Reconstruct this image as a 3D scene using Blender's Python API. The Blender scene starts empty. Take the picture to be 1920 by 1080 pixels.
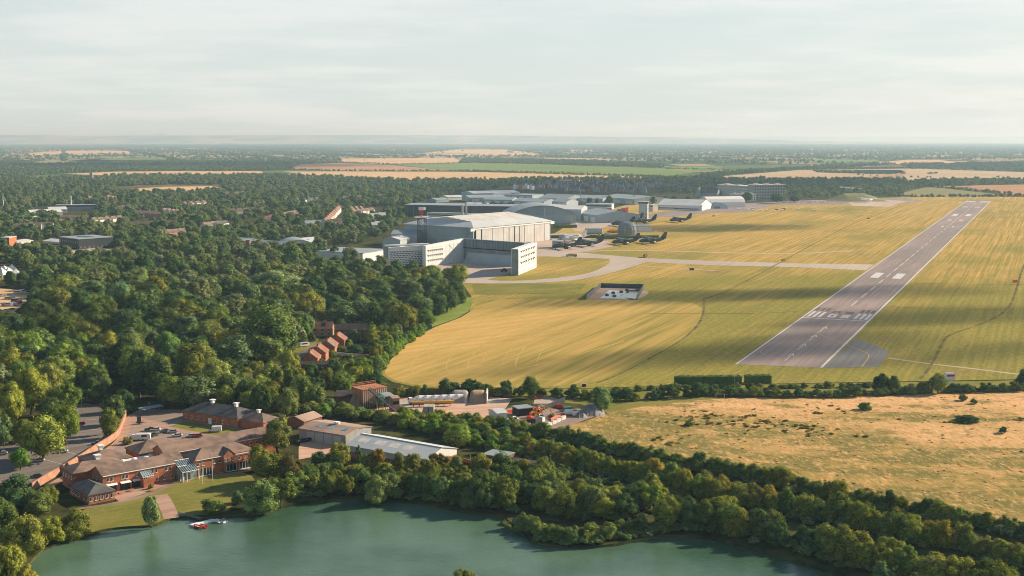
import bpy, math, random
import numpy as np
from mathutils import Vector, Matrix
from mathutils.geometry import tessellate_polygon

sc = bpy.context.scene
COL = sc.collection
R = math.radians

# ---------------------------------------------------------------- camera
CAM_H = 123.0
F_PX = 2290.0                       # focal length in photo pixels (photo is 1920 wide)
PITCH = math.atan(280 / F_PX)
cam = bpy.data.cameras.new("camera")
cam.sensor_width = 36.0
cam.lens = 36.0 * F_PX / 1920
cam.clip_start = 1.0
cam.clip_end = 400000.0
cam_ob = bpy.data.objects.new("camera", cam)
cam_ob.location = (0, 0, CAM_H)
cam_ob.rotation_euler = (R(90) - PITCH, 0, 0)
COL.objects.link(cam_ob)
sc.camera = cam_ob

# ---------------------------------------------------------------- light
SUN_EL, SUN_AZ = 25.0, 64.0         # azimuth clockwise from +Y
sun_dir = Vector((math.sin(R(SUN_AZ)) * math.cos(R(SUN_EL)), math.cos(R(SUN_AZ)) * math.cos(R(SUN_EL)), math.sin(R(SUN_EL))))
sun = bpy.data.lights.new("sun", 'SUN')
sun.energy = 5.0
sun.angle = R(0.55)
sun.color = (1.0, 0.83, 0.62)
sun_ob = bpy.data.objects.new("sun", sun)
sun_ob.rotation_euler = sun_dir.to_track_quat('Z', 'Y').to_euler()
sun_ob.location = (200, 100, 400)
COL.objects.link(sun_ob)

w = bpy.data.worlds.new("World")
sc.world = w
w.use_nodes = True
nt = w.node_tree
nt.nodes.clear()
L = nt.links.new
def wn(t, **kw):
    n = nt.nodes.new(t)
    for k, v in kw.items():
        setattr(n, k, v)
    return n
out = wn('ShaderNodeOutputWorld')
add = wn('ShaderNodeMixShader')
sky = wn('ShaderNodeTexSky', sky_type='NISHITA')
sky.sun_disc = False
sky.sun_elevation = R(SUN_EL)
sky.sun_rotation = R(SUN_AZ)
sky.air_density = 1.3
sky.dust_density = 0.6
sky.ozone_density = 2.0
sky.altitude = 100
bg1 = wn('ShaderNodeBackground')
bg1.inputs['Strength'].default_value = 0.062
L(sky.outputs[0], bg1.inputs['Color'])
# high thin cloud veil, thickest towards the horizon, with a few soft cloud banks
tc = wn('ShaderNodeTexCoord')
sep = wn('ShaderNodeSeparateXYZ')
L(tc.outputs['Generated'], sep.inputs[0])
def wm(op, a, b=None, c=None):
    n = wn('ShaderNodeMath', operation=op)
    for i, v in enumerate((a, b, c)):
        if v is None:
            continue
        if isinstance(v, (int, float)):
            n.inputs[i].default_value = v
        else:
            L(v, n.inputs[i])
    return n.outputs[0]
zc = wm('MAXIMUM', sep.outputs['Z'], 0.0)
veil = wn('ShaderNodeMapRange', interpolation_type='SMOOTHSTEP')
L(zc, veil.inputs['Value'])
veil.inputs['From Min'].default_value = 0.10
veil.inputs['From Max'].default_value = 0.42
veil.inputs['To Min'].default_value = 1.0
veil.inputs['To Max'].default_value = 0.0
den = wm('ADD', zc, 0.07)
comb = wn('ShaderNodeCombineXYZ')
L(wm('DIVIDE', sep.outputs['X'], den), comb.inputs[0])
L(wm('DIVIDE', sep.outputs['Y'], den), comb.inputs[1])
def wnoise(scale, detail, rough, off, sx=1.0):
    mp = wn('ShaderNodeMapping')
    mp.inputs['Location'].default_value = off
    mp.inputs['Scale'].default_value = (sx, 1.0, 1.0)
    L(comb.outputs[0], mp.inputs['Vector'])
    n = wn('ShaderNodeTexNoise')
    n.inputs['Scale'].default_value = scale
    n.inputs['Detail'].default_value = detail
    n.inputs['Roughness'].default_value = rough
    L(mp.outputs[0], n.inputs['Vector'])
    return n.outputs['Fac']
n1 = wnoise(0.42, 7, 0.55, (3.1, 7.7, 0))
n2 = wnoise(1.5, 8, 0.62, (11.3, 2.2, 0), 0.8)
ramp = wn('ShaderNodeMapRange', interpolation_type='SMOOTHSTEP')
L(wm('ADD', wm('MULTIPLY', n1, 0.65), wm('MULTIPLY', n2, 0.35)), ramp.inputs['Value'])
ramp.inputs['From Min'].default_value = 0.43
ramp.inputs['From Max'].default_value = 0.62
mixc = wn('ShaderNodeMix', data_type='RGBA')
L(ramp.outputs[0], mixc.inputs['Factor'])
mixc.inputs['A'].default_value = (0.392, 0.436, 0.440, 1)
mixc.inputs['B'].default_value = (0.478, 0.494, 0.488, 1)
bg2 = wn('ShaderNodeBackground')
L(mixc.outputs['Result'], bg2.inputs['Color'])
L(wm('MULTIPLY', veil.outputs[0], 0.85), add.inputs[0])
L(bg1.outputs[0], add.inputs[1])
L(bg2.outputs[0], add.inputs[2])
L(add.outputs[0], out.inputs['Surface'])

sc.view_settings.view_transform = 'Standard'
sc.view_settings.look = 'None'
sc.view_settings.exposure = 0.90
sc.view_settings.gamma = 1.0
cy = sc.cycles
cy.use_denoising = True
cy.pixel_filter_type = 'BLACKMAN_HARRIS'
cy.filter_width = 0.95
cy.max_bounces = 6
cy.diffuse_bounces = 3
cy.glossy_bounces = 2
cy.transmission_bounces = 3
cy.volume_bounces = 1
cy.transparent_max_bounces = 8
cy.caustics_reflective = False
cy.caustics_refractive = False

# ---------------------------------------------------------------- helpers
rng = random.Random(5)
nrng = np.random.default_rng(11)

def at(px, py, h=0.0):
    """ground position (at height h) that the photo shows at pixel px, py"""
    dx, dy = px - 960.0, 540.0 - py
    y = dy * math.sin(PITCH) + F_PX * math.cos(PITCH)
    z = dy * math.cos(PITCH) - F_PX * math.sin(PITCH)
    t = (h - CAM_H) / z
    return Vector((dx * t, y * t))

def project(x, y, z=0.0):
    zc_ = y * math.cos(PITCH) - (z - CAM_H) * math.sin(PITCH)
    yc_ = y * math.sin(PITCH) + (z - CAM_H) * math.cos(PITCH)
    return 960 + F_PX * x / zc_, 540 - F_PX * yc_ / zc_

class MB:
    """collects shapes for ONE mesh"""
    def __init__(self):
        self.v, self.f, self.m = [], [], []
    def add(self, vs, fs, m=0):
        o = len(self.v)
        self.v += [tuple(p) for p in vs]
        for f in fs:
            self.f.append([i + o for i in f])
            self.m.append(m)
        return self
    def poly(self, pts, m=0):
        return self.add(pts, [list(range(len(pts)))], m)
    def box(self, x0, y0, z0, x1, y1, z1, m=0):
        return self.add([(x0,y0,z0),(x1,y0,z0),(x1,y1,z0),(x0,y1,z0),(x0,y0,z1),(x1,y0,z1),(x1,y1,z1),(x0,y1,z1)],
            [(3,2,1,0),(4,5,6,7),(0,1,5,4),(1,2,6,5),(2,3,7,6),(3,0,4,7)], m)
    def prism(self, pts, z0, z1, m=0):
        n = len(pts)
        vs = [(p[0],p[1],z0) for p in pts] + [(p[0],p[1],z1) for p in pts]
        fs = [list(range(n))[::-1], list(range(n, 2*n))] + [(i,(i+1)%n,(i+1)%n+n,i+n) for i in range(n)]
        return self.add(vs, fs, m)
    def section(self, prof, y0, y1, m=0):
        """closed profile in x,z pushed along y"""
        n = len(prof)
        vs = [(p[0],y0,p[1]) for p in prof] + [(p[0],y1,p[1]) for p in prof]
        fs = [list(range(n)), list(range(n,2*n))[::-1]] + [(i+n,(i+1)%n+n,(i+1)%n,i) for i in range(n)]
        return self.add(vs, fs, m)
    def sectx(self, prof, x0, x1, m=0):
        """closed profile in y,z pushed along x"""
        n = len(prof)
        vs = [(x0,p[0],p[1]) for p in prof] + [(x1,p[0],p[1]) for p in prof]
        fs = [list(range(n))[::-1], list(range(n,2*n))] + [(i,(i+1)%n,(i+1)%n+n,i+n) for i in range(n)]
        return self.add(vs, fs, m)
    def tube(self, a, b, r0, r1=None, n=8, m=0):
        a, b = Vector(a), Vector(b)
        r1 = r0 if r1 is None else r1
        d = (b - a).normalized()
        u = d.orthogonal().normalized(); w_ = d.cross(u)
        vs = []
        for c, r in ((a, r0), (b, r1)):
            for i in range(n):
                t = 2*math.pi*i/n
                vs.append(c + (u*math.cos(t) + w_*math.sin(t))*r)
        fs = [(i,(i+1)%n,(i+1)%n+n,i+n) for i in range(n)] + [list(range(n))[::-1], list(range(n,2*n))]
        return self.add(vs, fs, m)
    def rings(self, rs, n=10, m=0):
        """loft of elliptical rings (x, z, ry, rz) along x"""
        vs, fs = [], []
        for (x, z, ry, rz) in rs:
            for i in range(n):
                t = 2*math.pi*i/n
                vs.append((x, ry*math.cos(t), z + rz*math.sin(t)))
        for k in range(len(rs)-1):
            for i in range(n):
                fs.append((k*n+i, (k+1)*n+i, (k+1)*n+(i+1)%n, k*n+(i+1)%n))
        fs += [list(range(n)), list(range((len(rs)-1)*n, len(rs)*n))[::-1]]
        return self.add(vs, fs, m)
    def lathe(self, prof, cx=0, cy=0, n=12, m=0):
        vs, fs = [], []
        for (r, z) in prof:
            for i in range(n):
                t = 2*math.pi*i/n
                vs.append((cx + r*math.cos(t), cy + r*math.sin(t), z))
        for k in range(len(prof)-1):
            for i in range(n):
                fs.append((k*n+i, k*n+(i+1)%n, (k+1)*n+(i+1)%n, (k+1)*n+i))
        fs += [list(range(n))[::-1], list(range((len(prof)-1)*n, len(prof)*n))]
        return self.add(vs, fs, m)
    def build(self, name, mats, parent=None, loc=(0,0,0), rz=0.0, smooth=False):
        me = bpy.data.meshes.new(name)
        me.from_pydata(self.v, [], self.f)
        if not isinstance(mats, (list, tuple)):
            mats = [mats]
        for mm in mats:
            me.materials.append(mm)
        me.polygons.foreach_set('material_index', self.m)
        if smooth:
            me.polygons.foreach_set('use_smooth', [True]*len(self.f))
        me.update()
        return link(name, me, parent, loc, rz)

def link(name, data, parent=None, loc=(0,0,0), rz=0.0):
    o = bpy.data.objects.new(name, data)
    COL.objects.link(o)
    o.parent = parent
    o.location = loc
    o.rotation_euler = (0, 0, rz)
    return o

def tag(o, label=None, cat=None, group=None, kind=None):
    if label: o['label'] = label
    if cat: o['category'] = cat
    if group: o['group'] = group
    if kind: o['kind'] = kind
    return o

def thing(name, label, cat, loc, rz=0.0, group=None):
    if len(loc) == 2:
        loc = (loc[0], loc[1], 0.0)
    o = link(name, None, None, loc, rz)
    o.empty_display_size = 1.0
    return tag(o, label, cat, group)

def dup(root, loc, rz, label=None, group=None):
    r = root.copy(); COL.objects.link(r)
    r.location = (loc[0], loc[1], loc[2] if len(loc) > 2 else root.location.z)
    r.rotation_euler = (0, 0, rz)
    if label: r['label'] = label
    if group: r['group'] = group
    for ch in list(root.children):
        c = ch.copy(); COL.objects.link(c); c.parent = r
        for g in list(ch.children):
            d = g.copy(); COL.objects.link(d); d.parent = c
    return r

# ---------------------------------------------------------------- materials
def nodes_of(name):
    m = bpy.data.materials.new(name)
    m.use_nodes = True
    t = m.node_tree
    return m, t, t.nodes['Principled BSDF']

def nd(t, typ, ins=None, **kw):
    n = t.nodes.new(typ)
    for k, v in kw.items():
        setattr(n, k, v)
    for k, v in (ins or {}).items():
        if isinstance(v, bpy.types.NodeSocket):
            t.links.new(v, n.inputs[k])
        else:
            n.inputs[k].default_value = v
    return n

def rgba(c):
    return (c[0], c[1], c[2], 1.0)

def coords(t, scale=(1,1,1), rz=0.0, world=True, loc=(0,0,0)):
    if world:
        s = nd(t, 'ShaderNodeNewGeometry').outputs['Position']
    else:
        s = nd(t, 'ShaderNodeTexCoord').outputs['Object']
    if scale == (1,1,1) and rz == 0 and loc == (0,0,0):
        return s
    r_ = nd(t, 'ShaderNodeMapping', {'Vector': s, 'Rotation': (0,0,-rz)}).outputs[0]
    return nd(t, 'ShaderNodeMapping', {'Vector': r_, 'Scale': scale, 'Location': loc}).outputs[0]

def noise(t, vec, scale, detail=4.0, rough=0.55):
    return nd(t, 'ShaderNodeTexNoise', {'Vector': vec, 'Scale': scale, 'Detail': detail, 'Roughness': rough}).outputs['Fac']

def mrange(t, v, a, b, c=0.0, d=1.0, smooth=True):
    return nd(t, 'ShaderNodeMapRange', {'Value': v, 'From Min': a, 'From Max': b, 'To Min': c, 'To Max': d},
              interpolation_type='SMOOTHSTEP' if smooth else 'LINEAR').outputs[0]

def mix(t, f, a, b, blend='MIX'):
    n = t.nodes.new('ShaderNodeMix'); n.data_type = 'RGBA'; n.blend_type = blend
    for k, v in (('Factor', f), ('A', a), ('B', b)):
        s = [i for i in n.inputs if i.name == k and (i.type == ('VALUE' if k == 'Factor' else 'RGBA'))][0]
        if isinstance(v, bpy.types.NodeSocket):
            t.links.new(v, s)
        else:
            s.default_value = v if k == 'Factor' else rgba(v)
    return [o for o in n.outputs if o.type == 'RGBA'][0]

def mth(t, op, a, b=0.0):
    return nd(t, 'ShaderNodeMath', {0: a, 1: b}, operation=op).outputs[0]

def bump(t, bs, h, strength=0.3, dist=0.1):
    b = nd(t, 'ShaderNodeBump', {'Height': h, 'Strength': strength, 'Distance': dist})
    t.links.new(b.outputs[0], bs.inputs['Normal'])

def plain(name, c, rough=0.7, var=0.18, scale=0.6, c2=None, metal=0.0, spec=0.3, world=False, streak=None, bmp=0.0):
    """painted / weathered surface: base colour with soft blotches of c2 (worn, dirty) at two sizes"""
    m, t, b = nodes_of(name)
    v = coords(t, streak or (1,1,1), 0.0, world)
    n1 = noise(t, v, scale, 5.0)
    n2 = noise(t, v, scale*5.3, 4.0)
    f = mth(t, 'ADD', mth(t, 'MULTIPLY', n1, 0.6), mth(t, 'MULTIPLY', n2, 0.4))
    if c2 is None:
        c2 = tuple(x*(1-2.2*var) for x in c)
    hi = tuple(min(1.0, x*(1+var)) for x in c)
    col = mix(t, mrange(t, f, 0.32, 0.68), c2, hi)
    t.links.new(col, b.inputs['Base Color'])
    b.inputs['Roughness'].default_value = rough
    b.inputs['Metallic'].default_value = metal
    b.inputs['Specular IOR Level'].default_value = spec
    if bmp:
        bump(t, b, n2, bmp, 0.05)
    return m
# ---------------------------------------------------------------- material library
RUN_ANG = math.atan2(2309, 1018)          # runway heading, angle from +X
M = {}
def brick(name, c, mortar):
    m, t, b = nodes_of(name)
    v = coords(t, (1,1,1), 0, False)
    n1 = noise(t, v, 0.35, 5)
    n2 = noise(t, v, 2.2, 5, 0.7)
    n3 = noise(t, coords(t, (0.35, 0.35, 4.0), 0, False), 1.4, 3)
    a = mix(t, mrange(t, n1, 0.3, 0.7), tuple(x*0.72 for x in c), tuple(min(1, x*1.12) for x in c))
    a = mix(t, mrange(t, n2, 0.52, 0.75, 0, 0.55), a, mortar)
    a = mix(t, mrange(t, n3, 0.55, 0.8, 0, 0.35), a, tuple(x*0.6 for x in c))
    t.links.new(a, b.inputs['Base Color'])
    b.inputs['Roughness'].default_value = 0.9
    b.inputs['Specular IOR Level'].default_value = 0.1
    return m
def tiles(name, c, dirt, pitch=0.35):
    m, t, b = nodes_of(name)
    v = coords(t, (1,1,1), 0, False)
    n1 = noise(t, v, 0.22, 6, 0.62)
    n2 = noise(t, v, 3.0, 3, 0.8)
    a = mix(t, mrange(t, n1, 0.35, 0.66), dirt, c)
    a = mix(t, mrange(t, n2, 0.45, 0.8, 0, 0.5), a, tuple(x*0.6 for x in c))
    t.links.new(a, b.inputs['Base Color'])
    b.inputs['Roughness'].default_value = 0.85
    b.inputs['Specular IOR Level'].default_value = 0.2
    wv = nd(t, 'ShaderNodeTexWave', {'Vector': v, 'Scale': 1.0/pitch/6.28*3.0, 'Distortion': 0.5}, bands_direction='Z').outputs['Fac']
    bump(t, b, wv, 0.35, 0.06)
    return m
def cladding(name, c, pitch=1.0, dirt=None, axis='X', rough=0.5, depth=0.4):
    """ribbed sheet metal: fine ribs in the bump, panel joints and weather streaks in the colour"""
    m, t, b = nodes_of(name)
    v = coords(t, (1,1,1), 0, False)
    n1 = noise(t, v, 0.06, 5, 0.6)
    n2 = noise(t, coords(t, (1.2,1.2,0.12), 0, False), 0.9, 4, 0.6)
    a = mix(t, mrange(t, n1, 0.3, 0.7), dirt or tuple(x*0.80 for x in c), c)
    a = mix(t, mrange(t, n2, 0.5, 0.8, 0, 0.35), a, tuple(x*0.62 for x in c))
    t.links.new(a, b.inputs['Base Color'])
    b.inputs['Roughness'].default_value = rough
    b.inputs['Specular IOR Level'].default_value = 0.35
    wv = nd(t, 'ShaderNodeTexWave', {'Vector': v, 'Scale': 1.0/pitch*0.32}, bands_direction=axis).outputs['Fac']
    bump(t, b, wv, depth, 0.12)
    return m
M['brick'] = brick('red_brick', (0.42, 0.155, 0.075), (0.46, 0.24, 0.15))
M['brick_pale'] = brick('pale_red_brick', (0.42, 0.225, 0.145), (0.46, 0.31, 0.23))
M['brick_dark'] = brick('brown_brick', (0.23, 0.11, 0.07), (0.28, 0.17, 0.12))
M['tile_brown'] = tiles('brown_roof_tiles', (0.268, 0.182, 0.138), (0.135, 0.10, 0.082))
M['tile_grey'] = tiles('grey_slate', (0.125, 0.12, 0.115), (0.075, 0.075, 0.075))
M['tile_red'] = tiles('orange_roof_tiles', (0.32, 0.155, 0.095), (0.20, 0.105, 0.07))
M['tile_dark'] = tiles('dark_roof_tiles', (0.085, 0.065, 0.055), (0.05, 0.042, 0.04))
M['fibre'] = cladding('weathered_fibre_cement', (0.40, 0.285, 0.215), 0.8, (0.25, 0.17, 0.13), 'X', 0.85)
M['roof_white'] = cladding('white_sheet_roof', (0.56, 0.57, 0.56), 1.2, (0.46, 0.48, 0.48))
M['roof_grey'] = cladding('grey_sheet_roof', (0.29, 0.335, 0.35), 1.2, (0.23, 0.27, 0.285))
M['roof_pale'] = cladding('pale_grey_sheet_roof', (0.46, 0.49, 0.485), 1.2, (0.40, 0.43, 0.43))
M['roof_cream'] = cladding('cream_sheet_roof', (0.60, 0.57, 0.52), 6.0, (0.48, 0.44, 0.40), 'X', 0.55, 0.8)
M['wall_grey'] = cladding('grey_wall_cladding', (0.42, 0.47, 0.48), 1.5, (0.35, 0.40, 0.41))
M['wall_blue'] = cladding('blue_grey_cladding', (0.33, 0.40, 0.43), 1.5, (0.28, 0.34, 0.37))
M['wall_white'] = cladding('white_wall_cladding', (0.72, 0.71, 0.67), 2.0, (0.62, 0.60, 0.56))
M['wall_dark'] = cladding('black_wall_cladding', (0.035, 0.043, 0.047), 1.5, (0.028, 0.034, 0.037))
M['door_white'] = cladding('hangar_door_sheet', (0.58, 0.59, 0.585), 3.0, (0.50, 0.46, 0.41))
M['pen'] = plain('acoustic_panel', (0.70, 0.71, 0.68), 0.6, 0.06, 0.12, (0.60, 0.61, 0.59))
M['pen_dark'] = plain('acoustic_panel_green_grey', (0.22, 0.27, 0.27), 0.6, 0.12, 0.1)
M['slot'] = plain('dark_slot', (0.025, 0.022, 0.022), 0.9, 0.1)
M['white'] = plain('white_paint', (0.78, 0.78, 0.75), 0.45, 0.06, 0.8)
M['cream'] = plain('cream_render', (0.66, 0.61, 0.53), 0.8, 0.10, 0.5)
M['grey_render'] = plain('grey_render', (0.30, 0.31, 0.30), 0.8, 0.12, 0.3)
M['steel'] = plain('galvanised_steel', (0.42, 0.44, 0.44), 0.45, 0.12, 0.8, None, 0.5)
M['dark_steel'] = plain('dark_steel', (0.06, 0.065, 0.07), 0.5, 0.15, 0.8)
M['black'] = plain('black_rubber', (0.02, 0.02, 0.02), 0.8, 0.2, 2.0)
M['red'] = plain('red_paint', (0.50, 0.03, 0.025), 0.4, 0.1, 1.0)
M['orange'] = plain('orange_plastic', (0.70, 0.10, 0.025), 0.5, 0.12, 1.0)
M['yellow'] = plain('yellow_paint', (0.65, 0.36, 0.05), 0.5, 0.15, 0.8)
M['green'] = plain('green_paint', (0.03, 0.20, 0.12), 0.5, 0.12, 0.8)
M['wood'] = plain('rough_timber', (0.52, 0.215, 0.095), 0.85, 0.2, 0.9, (0.22, 0.10, 0.06), streak=(3,3,0.4))
M['concrete'] = plain('concrete', (0.42, 0.38, 0.33), 0.85, 0.14, 0.4, (0.28, 0.25, 0.22))
M['block'] = plain('precast_concrete', (0.55, 0.52, 0.47), 0.85, 0.1, 0.7)
M['sand'] = plain('washed_sand', (0.40, 0.27, 0.16), 0.95, 0.12, 0.5, bmp=0.4)
M['gravel'] = plain('grey_gravel', (0.27, 0.25, 0.23), 0.95, 0.18, 0.8, bmp=0.5)
M['canvas'] = plain('white_canvas', (0.80, 0.77, 0.72), 0.8, 0.05, 0.6)
M['aircraft'] = plain('dark_military_paint', (0.030, 0.040, 0.042), 0.42, 0.12, 0.15, None, 0.0, 0.45)
M['aircraft_pale'] = plain('pale_aircraft_paint', (0.62, 0.62, 0.60), 0.4, 0.06, 0.2)
M['mesh_grey'] = plain('grey_sheeting', (0.20, 0.225, 0.23), 0.75, 0.25, 0.3)
M['plate'] = plain('solar_panel', (0.02, 0.028, 0.05), 0.25, 0.15, 1.5, None, 0.0, 0.6)
def glass(name, c, rough=0.08, spec=0.8):
    m, t, b = nodes_of(name)
    v = coords(t, (1,1,1), 0, True)
    n = noise(t, v, 0.35, 2)
    t.links.new(mix(t, mrange(t, n, 0.4, 0.6), c, tuple(x*2.2 for x in c)), b.inputs['Base Color'])
    b.inputs['Roughness'].default_value = rough
    b.inputs['Specular IOR Level'].default_value = spec
    return m
M['glass'] = glass('window_glass', (0.012, 0.017, 0.020), 0.15, 0.35)
M['glass_teal'] = glass('canopy_glass', (0.10, 0.15, 0.155), 0.12)
def car_paint(name, c):
    m, t, b = nodes_of(name)
    v = coords(t, (1,1,1), 0, False)
    t.links.new(mix(t, mrange(t, noise(t, v, 1.2, 3), 0.35, 0.65), tuple(x*0.82 for x in c), c), b.inputs['Base Color'])
    b.inputs['Roughness'].default_value = 0.35
    b.inputs['Coat Weight'].default_value = 0.6
    b.inputs['Coat Roughness'].default_value = 0.08
    return m
CARC = {'white': (0.74,0.74,0.73), 'silver': (0.42,0.44,0.45), 'black': (0.014,0.015,0.017), 'red': (0.38,0.02,0.025), 'blue': (0.03,0.06,0.14), 'grey': (0.12,0.125,0.13)}
for k, c in CARC.items():
    M['car_'+k] = car_paint('car_paint_'+k, c)

# grounds ---------------------------------------------------------------
def ground_mat():
    m, t, b = nodes_of('open_country')
    p = coords(t)
    big = nd(t, 'ShaderNodeTexVoronoi', {'Vector': coords(t, (1.0/620, 1.0/380, 0.0), R(28)), 'Scale': 1.0, 'Randomness': 0.85}, feature='F1')
    r = nd(t, 'ShaderNodeSeparateColor', {0: big.outputs['Color']})
    cr = nd(t, 'ShaderNodeValToRGB', {'Fac': r.outputs[0]})
    e = cr.color_ramp
    e.interpolation = 'CONSTANT'
    cols = [(0.0,(0.060,0.085,0.030)), (0.22,(0.42,0.29,0.15)), (0.36,(0.10,0.15,0.045)), (0.50,(0.34,0.25,0.12)), (0.62,(0.055,0.075,0.03)), (0.74,(0.46,0.30,0.17)), (0.86,(0.12,0.17,0.05))]
    while len(e.elements) < len(cols):
        e.elements.new(0.5)
    for el, (pos, c) in zip(e.elements, cols):
        el.position = pos; el.color = rgba(c)
    n = noise(t, p, 0.02, 6)
    far = mix(t, mrange(t, n, 0.35, 0.7, 0, 0.5), cr.outputs[0], (0.07, 0.085, 0.035))
    nn = noise(t, p, 0.09, 6, 0.65)
    near = mix(t, mrange(t, nn, 0.35, 0.65), (0.030, 0.036, 0.015), (0.085, 0.085, 0.032))
    sy = nd(t, 'ShaderNodeSeparateXYZ', {0: p}).outputs['Y']
    t.links.new(mix(t, mrange(t, sy, 2600, 4200), near, far), b.inputs['Base Color'])
    b.inputs['Roughness'].default_value = 1.0
    b.inputs['Specular IOR Level'].default_value = 0.0
    return m
M['ground'] = ground_mat()

def crop(name, c, c2, ang=RUN_ANG, c3=None, width=9.0, stripe=0.5, patch=0.008, lo=0.38, hi=0.62, fine=1.0, drift=False):
    """grass or stubble: large worn patches of c2, mowing lines along ang, fine speckle of c3"""
    m, t, b = nodes_of(name)
    p = coords(t)
    big = noise(t, coords(t, (0.55, 1.0, 1.0), ang), patch, 6, 0.6)
    if drift:      # greener towards the wet near end, drier gold on the far side
        yy = nd(t, 'ShaderNodeSeparateXYZ', {0: p}).outputs['Y']
        big = mth(t, 'ADD', big, mrange(t, yy, 680, 1500, -0.13, 0.11))
    a = mix(t, mrange(t, big, lo, hi), c, c2)
    ln = noise(t, coords(t, (1.0/260, 1.0/width*2.0, 0.0), ang), 1.0, 3, 0.7)
    a = mix(t, mrange(t, ln, 0.38, 0.62, 0, stripe), a, c3 or tuple(x*0.62 for x in c))
    ln2 = noise(t, coords(t, (1.0/60, 1.0/2.2, 0.0), ang), 1.0, 2, 0.6)
    a = mix(t, mrange(t, ln2, 0.42, 0.66, 0, stripe*0.55*fine), a, tuple(x*0.6 for x in c))
    sp = noise(t, p, 0.35, 5, 0.75)
    a = mix(t, mrange(t, sp, 0.45, 0.75, 0, 0.45*fine), a, tuple(min(1, x*1.25) for x in c2))
    t.links.new(a, b.inputs['Base Color'])
    b.inputs['Roughness'].default_value = 1.0
    b.inputs['Specular IOR Level'].default_value = 0.0
    return m
def crop_edge(name, c, c2, **k):
    """ripe crop that thins into the airfield grass along its ditch and top side"""
    m = crop(name, c, c2, **k)
    t = m.node_tree; b = t.nodes['Principled BSDF']
    src = b.inputs['Base Color'].links[0].from_socket
    p = coords(t)
    s3 = nd(t, 'ShaderNodeSeparateXYZ', {0: p})
    n = mth(t, 'MULTIPLY', mth(t, 'SUBTRACT', noise(t, coords(t, (0.5,1,1), RUN_ANG), 0.018, 5, 0.6), 0.5), 150.0)
    u = mth(t, 'ADD', mth(t, 'SUBTRACT', s3.outputs['X'], mth(t, 'MULTIPLY', mth(t, 'SUBTRACT', s3.outputs['Y'], 610.0), 0.45)), n)
    v = mth(t, 'ADD', s3.outputs['Y'], n)
    f = mth(t, 'MAXIMUM', mrange(t, u, -150, 28), mrange(t, v, 790, 950))
    g = noise(t, coords(t, (1.0/200, 1.0/7.0, 0), RUN_ANG), 1.0, 4, 0.7)
    grass = mix(t, mrange(t, g, 0.36, 0.64), (0.215, 0.200, 0.048), (0.44, 0.305, 0.092))
    t.links.new(mix(t, mth(t, 'MULTIPLY', f, 0.97), src, grass), b.inputs['Base Color'])
    return m
M['airfield'] = crop('airfield_grass', (0.262, 0.232, 0.055), (0.545, 0.350, 0.108), c3=(0.150, 0.165, 0.042), lo=0.40, hi=0.66, stripe=0.62, width=6.0, drift=True)
M['wheat'] = crop_edge('ripe_wheat', (0.53, 0.335, 0.105), (0.62, 0.400, 0.140), ang=R(38), c3=(0.36, 0.25, 0.070), width=14, stripe=0.42, patch=0.012)
M['lawn'] = crop('mown_lawn', (0.175, 0.175, 0.042), (0.26, 0.225, 0.065), ang=R(40), c3=(0.12, 0.13, 0.03), width=4, stripe=0.35, patch=0.05)
M['green_bank'] = crop('green_grass_bank', (0.16, 0.23, 0.045), (0.24, 0.29, 0.07), ang=R(50), width=5, stripe=0.4, patch=0.03)
M['stubble'] = crop('pale_stubble', (0.56, 0.375, 0.195), (0.63, 0.43, 0.24), ang=R(60), c3=(0.46,0.30,0.15), width=24, stripe=0.5, patch=0.004)
M['red_stubble'] = crop('red_brown_stubble', (0.40, 0.225, 0.115), (0.46, 0.27, 0.15), ang=R(20), width=24, stripe=0.3, patch=0.004)
M['tan_stubble'] = crop('tan_stubble', (0.44, 0.33, 0.20), (0.52, 0.38, 0.24), ang=R(10), width=24, stripe=0.3, patch=0.003)
M['green_crop'] = crop('green_crop', (0.15, 0.21, 0.055), (0.20, 0.26, 0.08), ang=R(5), width=24, stripe=0.3, patch=0.004)
M['olive_crop'] = crop('olive_pasture', (0.22, 0.22, 0.10), (0.30, 0.27, 0.13), ang=R(5), width=24, stripe=0.3, patch=0.004)

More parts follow.
